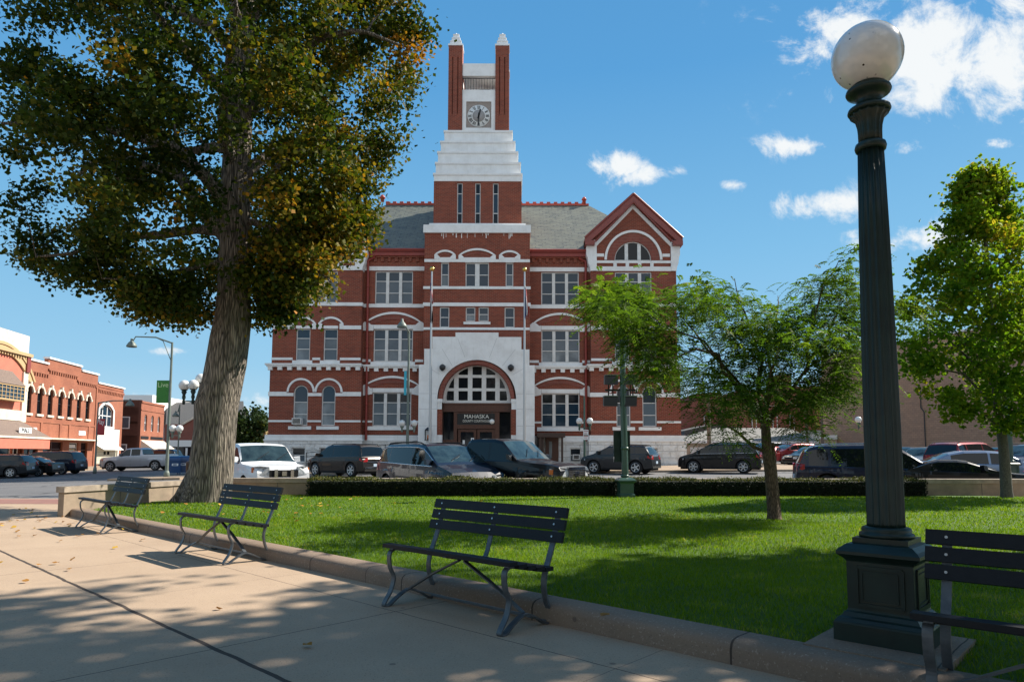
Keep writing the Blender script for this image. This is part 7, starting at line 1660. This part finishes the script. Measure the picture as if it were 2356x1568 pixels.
b.use('glass').box(q0[0], q1[0], Y5 - .05, Y5 - .005, -.4, q1[1] + .2); b.build('shop_front', None, B5)
b = MB().use('cream'); p, q_ = v5(420, 976), v5(453, 957); b.bar((p[0], Y5 - .1, p[1]), (q_[0], Y5 - .1, q_[1]), .3, .25); p2 = v5(488, 976); b.bar((q_[0], Y5 - .1, q_[1]), (p2[0], Y5 - .1, p2[1]), .3, .25); c5 = v5(453.5, 984); b.lathe([(.5, 0), (.4, .1)], (c5[0], Y5 - .1, c5[1]), 14, ax='y'); b.build('gable_trim', None, B5)
ss_ = MB().use('whiteplain'); p = onY(453, 1000, 66); ss_.box(onY(446, 1000, 66).x, onY(461, 1000, 66).x, 66, 66.15, onY(450, 1010, 66).z, onY(450, 992, 66).z); ss_.use('iron').box(p.x - .12, p.x + .12, 65.98, 66, p.z - .3, p.z + .25); ss_.use('terracotta').bar((p.x, 66.2, -.4), (p.x, 66.2, p.z), .25, .25); o = ss_.build('street_sign', None); tag(o, 'white square sign on a red post left of the trunk', 'sign')
rb = MB().use('brick_far'); a = onY(606, 970, 110); rb.box(a.x, a.x + 12, 110, 120, -1, onY(606, 976, 110).z); o = rb.build('brick_building', None); tag(o, 'sliver of red brick building behind the courthouse left corner', 'building')
rb = MB().use('ywood'); a = onY(590, 988, 100); rb.box(a.x, onY(612, 988, 100).x, 100, 106, -1, a.z); o = rb.build('yellow_building', None); tag(o, 'small yellow building under the far trees', 'building')
mb_ = MB().use('brick_far'); a, c = onY(470, 1025, 150), onY(640, 1025, 150); mb_.box(a.x, c.x, 150, 160, -1, a.z); o = mb_.build('far_building', None); tag(o, 'low red brick building closing the street end', 'building')
# left pavement in front of the shops
b = MB(ROWX); z_ = [zr(*(ROWX @ Vector((s, -2, 0))).xy) for s in (30, 45, 60, 76)]
for (sa_, sb_) in ((26, 40), (40, 50), (50, 58), (58, 66), (66, 80), (82, 100)):
    p, q_ = ROWX @ Vector((sa_, -3.6, 0)), ROWX @ Vector((sb_, -3.6, 0)); b.add([(sa_, -3.6, zr(*p.xy) + .12), (sb_, -3.6, zr(*q_.xy) + .12), (sb_, .5, zr(*q_.xy) + .14), (sa_, .5, zr(*p.xy) + .14), (sa_, -3.6, zr(*p.xy) - .1), (sb_, -3.6, zr(*q_.xy) - .1)], [(0, 1, 2, 3), (0, 4, 5, 1)])
struct(b.build('pavement', 'walk'))
ic = MB(); ic.poly([(onY(380, 1, 40).x - 1.5, 39, 0), (onY(440, 1, 40).x + 1, 39, 0), (onY(440, 1, 40).x + 1, 43.5, 0), (onY(380, 1, 40).x - 1.5, 43.5, 0)], (0, 0, -.6)); [v for v in ic.v]; ic.v = [(x, y, z + zr(x, y) + .12) for x, y, z in ic.v]; struct(ic.build('traffic_island', 'walk'))
# ================================================================ right background
TB = thing('tan_brick_building', 'tall windowless tan brick building on the right behind the parking lot', 'building', (36, 70, 0)); p0_ = Vector((34.2, 75)); dr = Vector((3.1, -9)).normalized(); nr_ = Vector((dr.y, -dr.x))
TX = Matrix(((dr.x, -nr_.x * -1, 0, p0_.x), (dr.y, -nr_.y * -1, 0, p0_.y), (0, 0, 1, 0), (0, 0, 0, 1)))
TX = Matrix(((dr.x, -nr_.x, 0, p0_.x), (dr.y, -nr_.y, 0, p0_.y), (0, 0, 1, 0), (0, 0, 0, 1)))
q = NT('weathered_tan_brick'); sp = q.n('ShaderNodeSeparateXYZ', {0: q.tc.outputs['Object']}); cb_ = q.n('ShaderNodeCombineXYZ', {0: q.math('MULTIPLY', sp.outputs[1], 1.0), 1: sp.outputs[2]}); br = q.n('ShaderNodeTexBrick', {'Vector': cb_.outputs[0], 'Color1': (.46, .295, .19), 'Color2': (.38, .245, .16), 'Mortar': (.26, .17, .11), 'Scale': 1.0, 'Mortar Size': .012, 'Brick Width': .4, 'Row Height': .2}); cc_ = q.mix(q.math('MULTIPLY', q.ramp(q.noise(1.1, 8, .7), .5, .7), .5), br.outputs[0], (.27, .2, .15)); mp = q.n('ShaderNodeMapping', {'Scale': (.3, .3, 5)}); q.t.links.new(q.tc.outputs['Object'], mp.inputs[0]); cc_ = q.mix(q.math('MULTIPLY', q.ramp(q.noise(1.5, 5, .7, mp.outputs[0]), .58, .66), .45), cc_, (.16, .11, .08)); q.fin(cc_, .9); M['tanold'] = q.m
b = MB(TX); b.box(0, 42, 0, 14, -1, onY(1895, 821, 75).z); b.build('wall', 'tanold', TB); b = MB(TX).use('whiteplain'); b.box(-.1, 42, -.08, .5, onY(1895, 821, 75).z, onY(1895, 821, 75).z + .22); b.build('parapet_cap', None, TB)
b = MB(TX).use('frame'); b.box(21.2, 22.6, -.08, .02, 3.2, 6.4); b.use('terracotta').box(21.5, 22.3, -.1, -.08, 3.5, 6.1); b.build('window', None, TB)
b = MB(TX).use('iron'); b.tube([(12.5, -.1, 0), (12.5, -.1, 5.2), (12.2, -.1, 5.6), (12.2, -.1, 7.2)], .05, 5); b.build('conduit', None, TB)
BR_ = thing('brick_warehouse', 'long dark red brick building beyond the low garage', 'building', (30, 88, 0)); Yw = 88
b = MB().use('brick_far'); P = [(1560, 922), (1600, 922), (1600, 905), (1660, 902), (1660, 912), (1700, 912), (1700, 898), (1760, 897), (1760, 905), (1830, 900), (1830, 888), (1900, 888)]
pts = [onY(x, y, Yw) for x, y in P]; b.poly([(p.x, Yw, p.z) for p in pts] + [(pts[-1].x, Yw, -1), (pts[0].x, Yw, -1)], (0, 12, 0)); b.build('wall', None, BR_)
b = MB().use('frame'); 
for x in (1625, 1735, 1783, 1822): a, c = onY(x - 6, 955, Yw), onY(x + 6, 988, Yw); b.box(a.x, c.x, Yw - .1, Yw + .05, c.z, a.z); 
b.use('terracotta')
for x in (1625, 1735, 1783, 1822): a, c = onY(x - 4, 957, Yw), onY(x + 4, 988, Yw); b.box(a.x, c.x, Yw - .13, Yw - .1, c.z, a.z)
b.build('openings', None, BR_); b = MB().use('brick_brown'); a, c = onY(1785, 862, 92), onY(1822, 900, 92); b.box(a.x, c.x, 92, 95, 5, a.z); b.build('chimney', None, BR_)
DK = thing('dark_shed', 'dark roofed shed between the courthouse and the garage', 'building', (26, 80, 0)); b = MB().use('darkroof'); P = [onY(x, y, 78) for x, y in ((1575, 1008), (1575, 990), (1640, 975), (1720, 985), (1720, 1008))]; b.poly([(p.x, 78, p.z) for p in P], (0, 8, 0)); b.build('roof', None, DK); b = MB().use('brick_brown'); b.box(P[0].x, P[-1].x, 78.05, 86, -1, P[0].z); b.build('wall', None, DK)
GA = thing('garage', 'low tan garage with pale hipped roof and two wide doors', 'garage', (28, 72, 0)); Yg = 70
z_e = onY(1700, 1014, Yg).z; xa, xb = onY(1578, 1014, Yg).x, onY(1868, 1014, Yg).x; r0, r1 = onY(1648, 984, 76), onY(1815, 984, 76)
b = MB().use('greyroof'); b.add([(xa - .5, Yg - .5, z_e), (xb + .5, Yg - .5, z_e), tuple(r1), tuple(r0), (xa - .5, 82, z_e), (xb + .5, 82, z_e)], [(0, 1, 2, 3), (4, 0, 3), (1, 5, 2)]); b.build('roof', None, GA)
b = MB().use('tanwall'); b.box(xa, xb, Yg, 81, -1, z_e); b.build('wall', None, GA); b = MB().use('whiteplain'); b.box(xa - .5, xb + .5, Yg - .55, Yg - .4, z_e - .22, z_e); b.build('fascia', None, GA)
for x0, x1 in ((1588, 1640), (1700, 1750)): a, c = onY(x0, 1028, Yg), onY(x1, 1070, Yg); MB().use('fwhite').box(a.x, c.x, Yg - .05, Yg + .02, 0, a.z).build('garage_door', None, GA)
AN = thing('annex', 'small tan annex with roof equipment at the tan brick wall', 'building', (35, 74, 0)); Ya = 73; a, c = onY(1845, 1000, Ya), onY(1893, 1000, Ya); b = MB().use('tanwall'); b.box(a.x, c.x + 1.5, Ya, 84, -1, onY(1850, 1010, Ya).z); b.build('wall', None, AN); b = MB().use('whiteplain'); b.box(a.x - .2, c.x + 1.5, Ya - .1, 84, onY(1850, 1010, Ya).z, onY(1850, 1000, Ya).z); b.build('parapet', None, AN); b = MB().use('glass'); q0, q1 = onY(1858, 1028, Ya), onY(1874, 1045, Ya); b.box(q0.x, q1.x, Ya - .03, Ya, q1.z, q0.z); b.build('window', None, AN)
for i, x in enumerate((1858, 1872, 1884)):
    p = onY(x, 1000, Ya + 2); b = MB().use('steel'); b.box(p.x - .35, p.x + .35, Ya + 2, Ya + 2.8, p.z - .1, p.z + .5); b.use('iron').lathe([(.25, p.z + .5), (.25, p.z + .56)], (p.x, Ya + 2.4, 0), 12); o = b.build('roof_unit', None); tag(o, ['grey roof unit at the left end of the annex roof', 'grey roof unit in the middle of the annex roof', 'grey roof unit against the tan brick building'][i], 'roof unit', 'roof units on the annex')
def upole(x, Y, y0, label, cross=True, lean=0, r=.16):
    p = onY(x, 1045, Y); tp = onY(x + lean, y0, Y); t = thing('utility_pole', label, 'utility pole', (p.x, Y, 0), group='utility poles behind the courthouse'); MB().use('woodpole').tube([(p.x, Y, -.5), (tp.x, Y, tp.z)], [r, r * .7], 8).build('pole', None, t)
    if cross: MB().use('woodpole').box(tp.x - .9, tp.x + .9, Y - .06, Y + .06, tp.z - .5, tp.z - .36).build('crossarm', None, t)
    return tp
u1 = upole(1633, 56, 905, 'pale utility pole beside the courthouse right corner', False, -4, .2); u2_ = upole(1862, 68, 930, 'thin dark pole left of the pair before the brick warehouse', False, -10); u3 = upole(1893, 66, 868, 'tall thin pole with a small lamp arm before the tan building', False, -5)
b = MB().use('iron'); b.bar(u3, (u3.x - .9, u3.y, u3.z + .05), .08, .08); b.box(u3.x - 1.2, u3.x - .8, u3.y - .15, u3.y + .15, u3.z - .1, u3.z + .08); b.build('lamp_arm', None, [o for o in bpy.data.objects if o.name.startswith('utility_pole')][-1])
def wire(p, q, sag, label):
    n = 10; b = MB().use('black'); b.tube([Vector(p).lerp(Vector(q), i / n) - Vector((0, 0, sag * 4 * (i / n) * (1 - i / n))) for i in range(n + 1)], .02, 4); o = b.build('overhead_wire', None); tag(o, label, 'wire')
wire(u1, u2_, .5, 'thin wire sagging from the pale pole to the thin dark pole'); wire(u2_, u3, .4, 'short wire between the two thin poles'); 
oc = MB().use('amber'); p = onY(1640, 1050, 55); 
for dx in (-.12, .14): oc.bar((p.x + dx - .05, 55, .1), (p.x + dx + .04, 55, onY(1640, 1018, 55).z), .07, .05)
# low hills and far tree line behind everything
tl = []
for i, (x, Y, hh) in enumerate([(-250, 210, 9), (-60, 200, 8), (100, 190, 8), (300, 200, 8), (480, 180, 9), (700, 220, 9), (1640, 190, 9), (1800, 170, 9), (2000, 190, 9), (2250, 180, 10), (2450, 170, 10), (2700, 160, 10)]):
    px_ = onY(x, 1045, Y).x; n = 60; tl.append(rng.normal(size=(n, 3)) * np.array([16, 5, hh * .3]) + np.array([px_, Y, hh * .45]))
tl = np.concatenate(tl); idx = rng.integers(0, len(tl), 16000); P = tl[idx] + rng.normal(size=(16000, 3)) * np.array([2, 2, 1.0]); P[:, 2] = np.abs(P[:, 2])
o = link('treeline', quads_mesh('treeline', leaf_quads(P, 1.3), rng.random(16000), M['leaf_far'])); o['kind'] = 'stuff'; o['label'] = 'far line of trees along the horizon'; o['category'] = 'trees'
# ================================================================ fallen leaves
M['dryleaf'] = leafmat('dry_leaves', [(0, (.22, .09, .02)), (.5, (.42, .20, .04)), (1, (.6, .38, .06))], .2)
def leafmesh(i):
    r_ = np.random.default_rng(50 + i); a = np.linspace(0, 2 * math.pi, 9)[:-1]; rad = .028 * (1 + .35 * np.cos(a) + .12 * r_.normal(size=8)); V = np.stack([rad * np.cos(a), rad * .8 * np.sin(a), .008 + .012 * np.abs(np.sin(a * 1.5 + i))], 1)[None]
    return quads_mesh('fallen_leaf', V, np.array([r_.random()]), M['dryleaf'])
LMs = [leafmesh(i) for i in range(6)]; rr = np.random.default_rng(9); nfl = 0
def drop(x, y, z):
    global nfl
    o = link('fallen_leaf', LMs[rr.integers(6)]); o.location = (x, y, z); o.rotation_euler = (rr.normal() * .2, rr.normal() * .2, rr.uniform(0, 6.28)); s_ = rr.uniform(.8, 1.5); o.scale = (s_, s_, s_); tag(o, 'small dry yellow or brown leaf lying on the grass or the path', 'fallen leaf', 'fallen leaves around the linden'); nfl += 1
while nfl < 60:
    x, y = rr.normal(-5.2, 1.8), rr.normal(13.6, 1.8)
    n_ = (Vector((x, y)) - O2).dot(ND)
    if n_ > .5 and y < 16.6 and x > -7.3: drop(x, y, .16)
while nfl < 112:
    x, y = rr.normal(-9.0, 2.4), rr.normal(11.5, 2.6)
    n_ = (Vector((x, y)) - O2).dot(ND)
    if n_ < -.1 and 6.5 < y < 17 and x > -y * .76: drop(x, y, .006)
for (x, y) in ((706, 1485), (2010, 1395), (1040, 1290), (1395, 1420), (160, 1310), (60, 1338), (500, 1400), (88, 1300)):
    p = onZ(x, y, .01); n_ = (Vector((p.x, p.y)) - O2).dot(ND); p = onZ(x, y, .15) if n_ > .3 else p; drop(p.x, p.y, .155 if n_ > .3 else .006)
tw_ = MB().use(M['leaf_linden']); a, c = onZ(68, 1592, .01), onZ(103, 1586, .01)
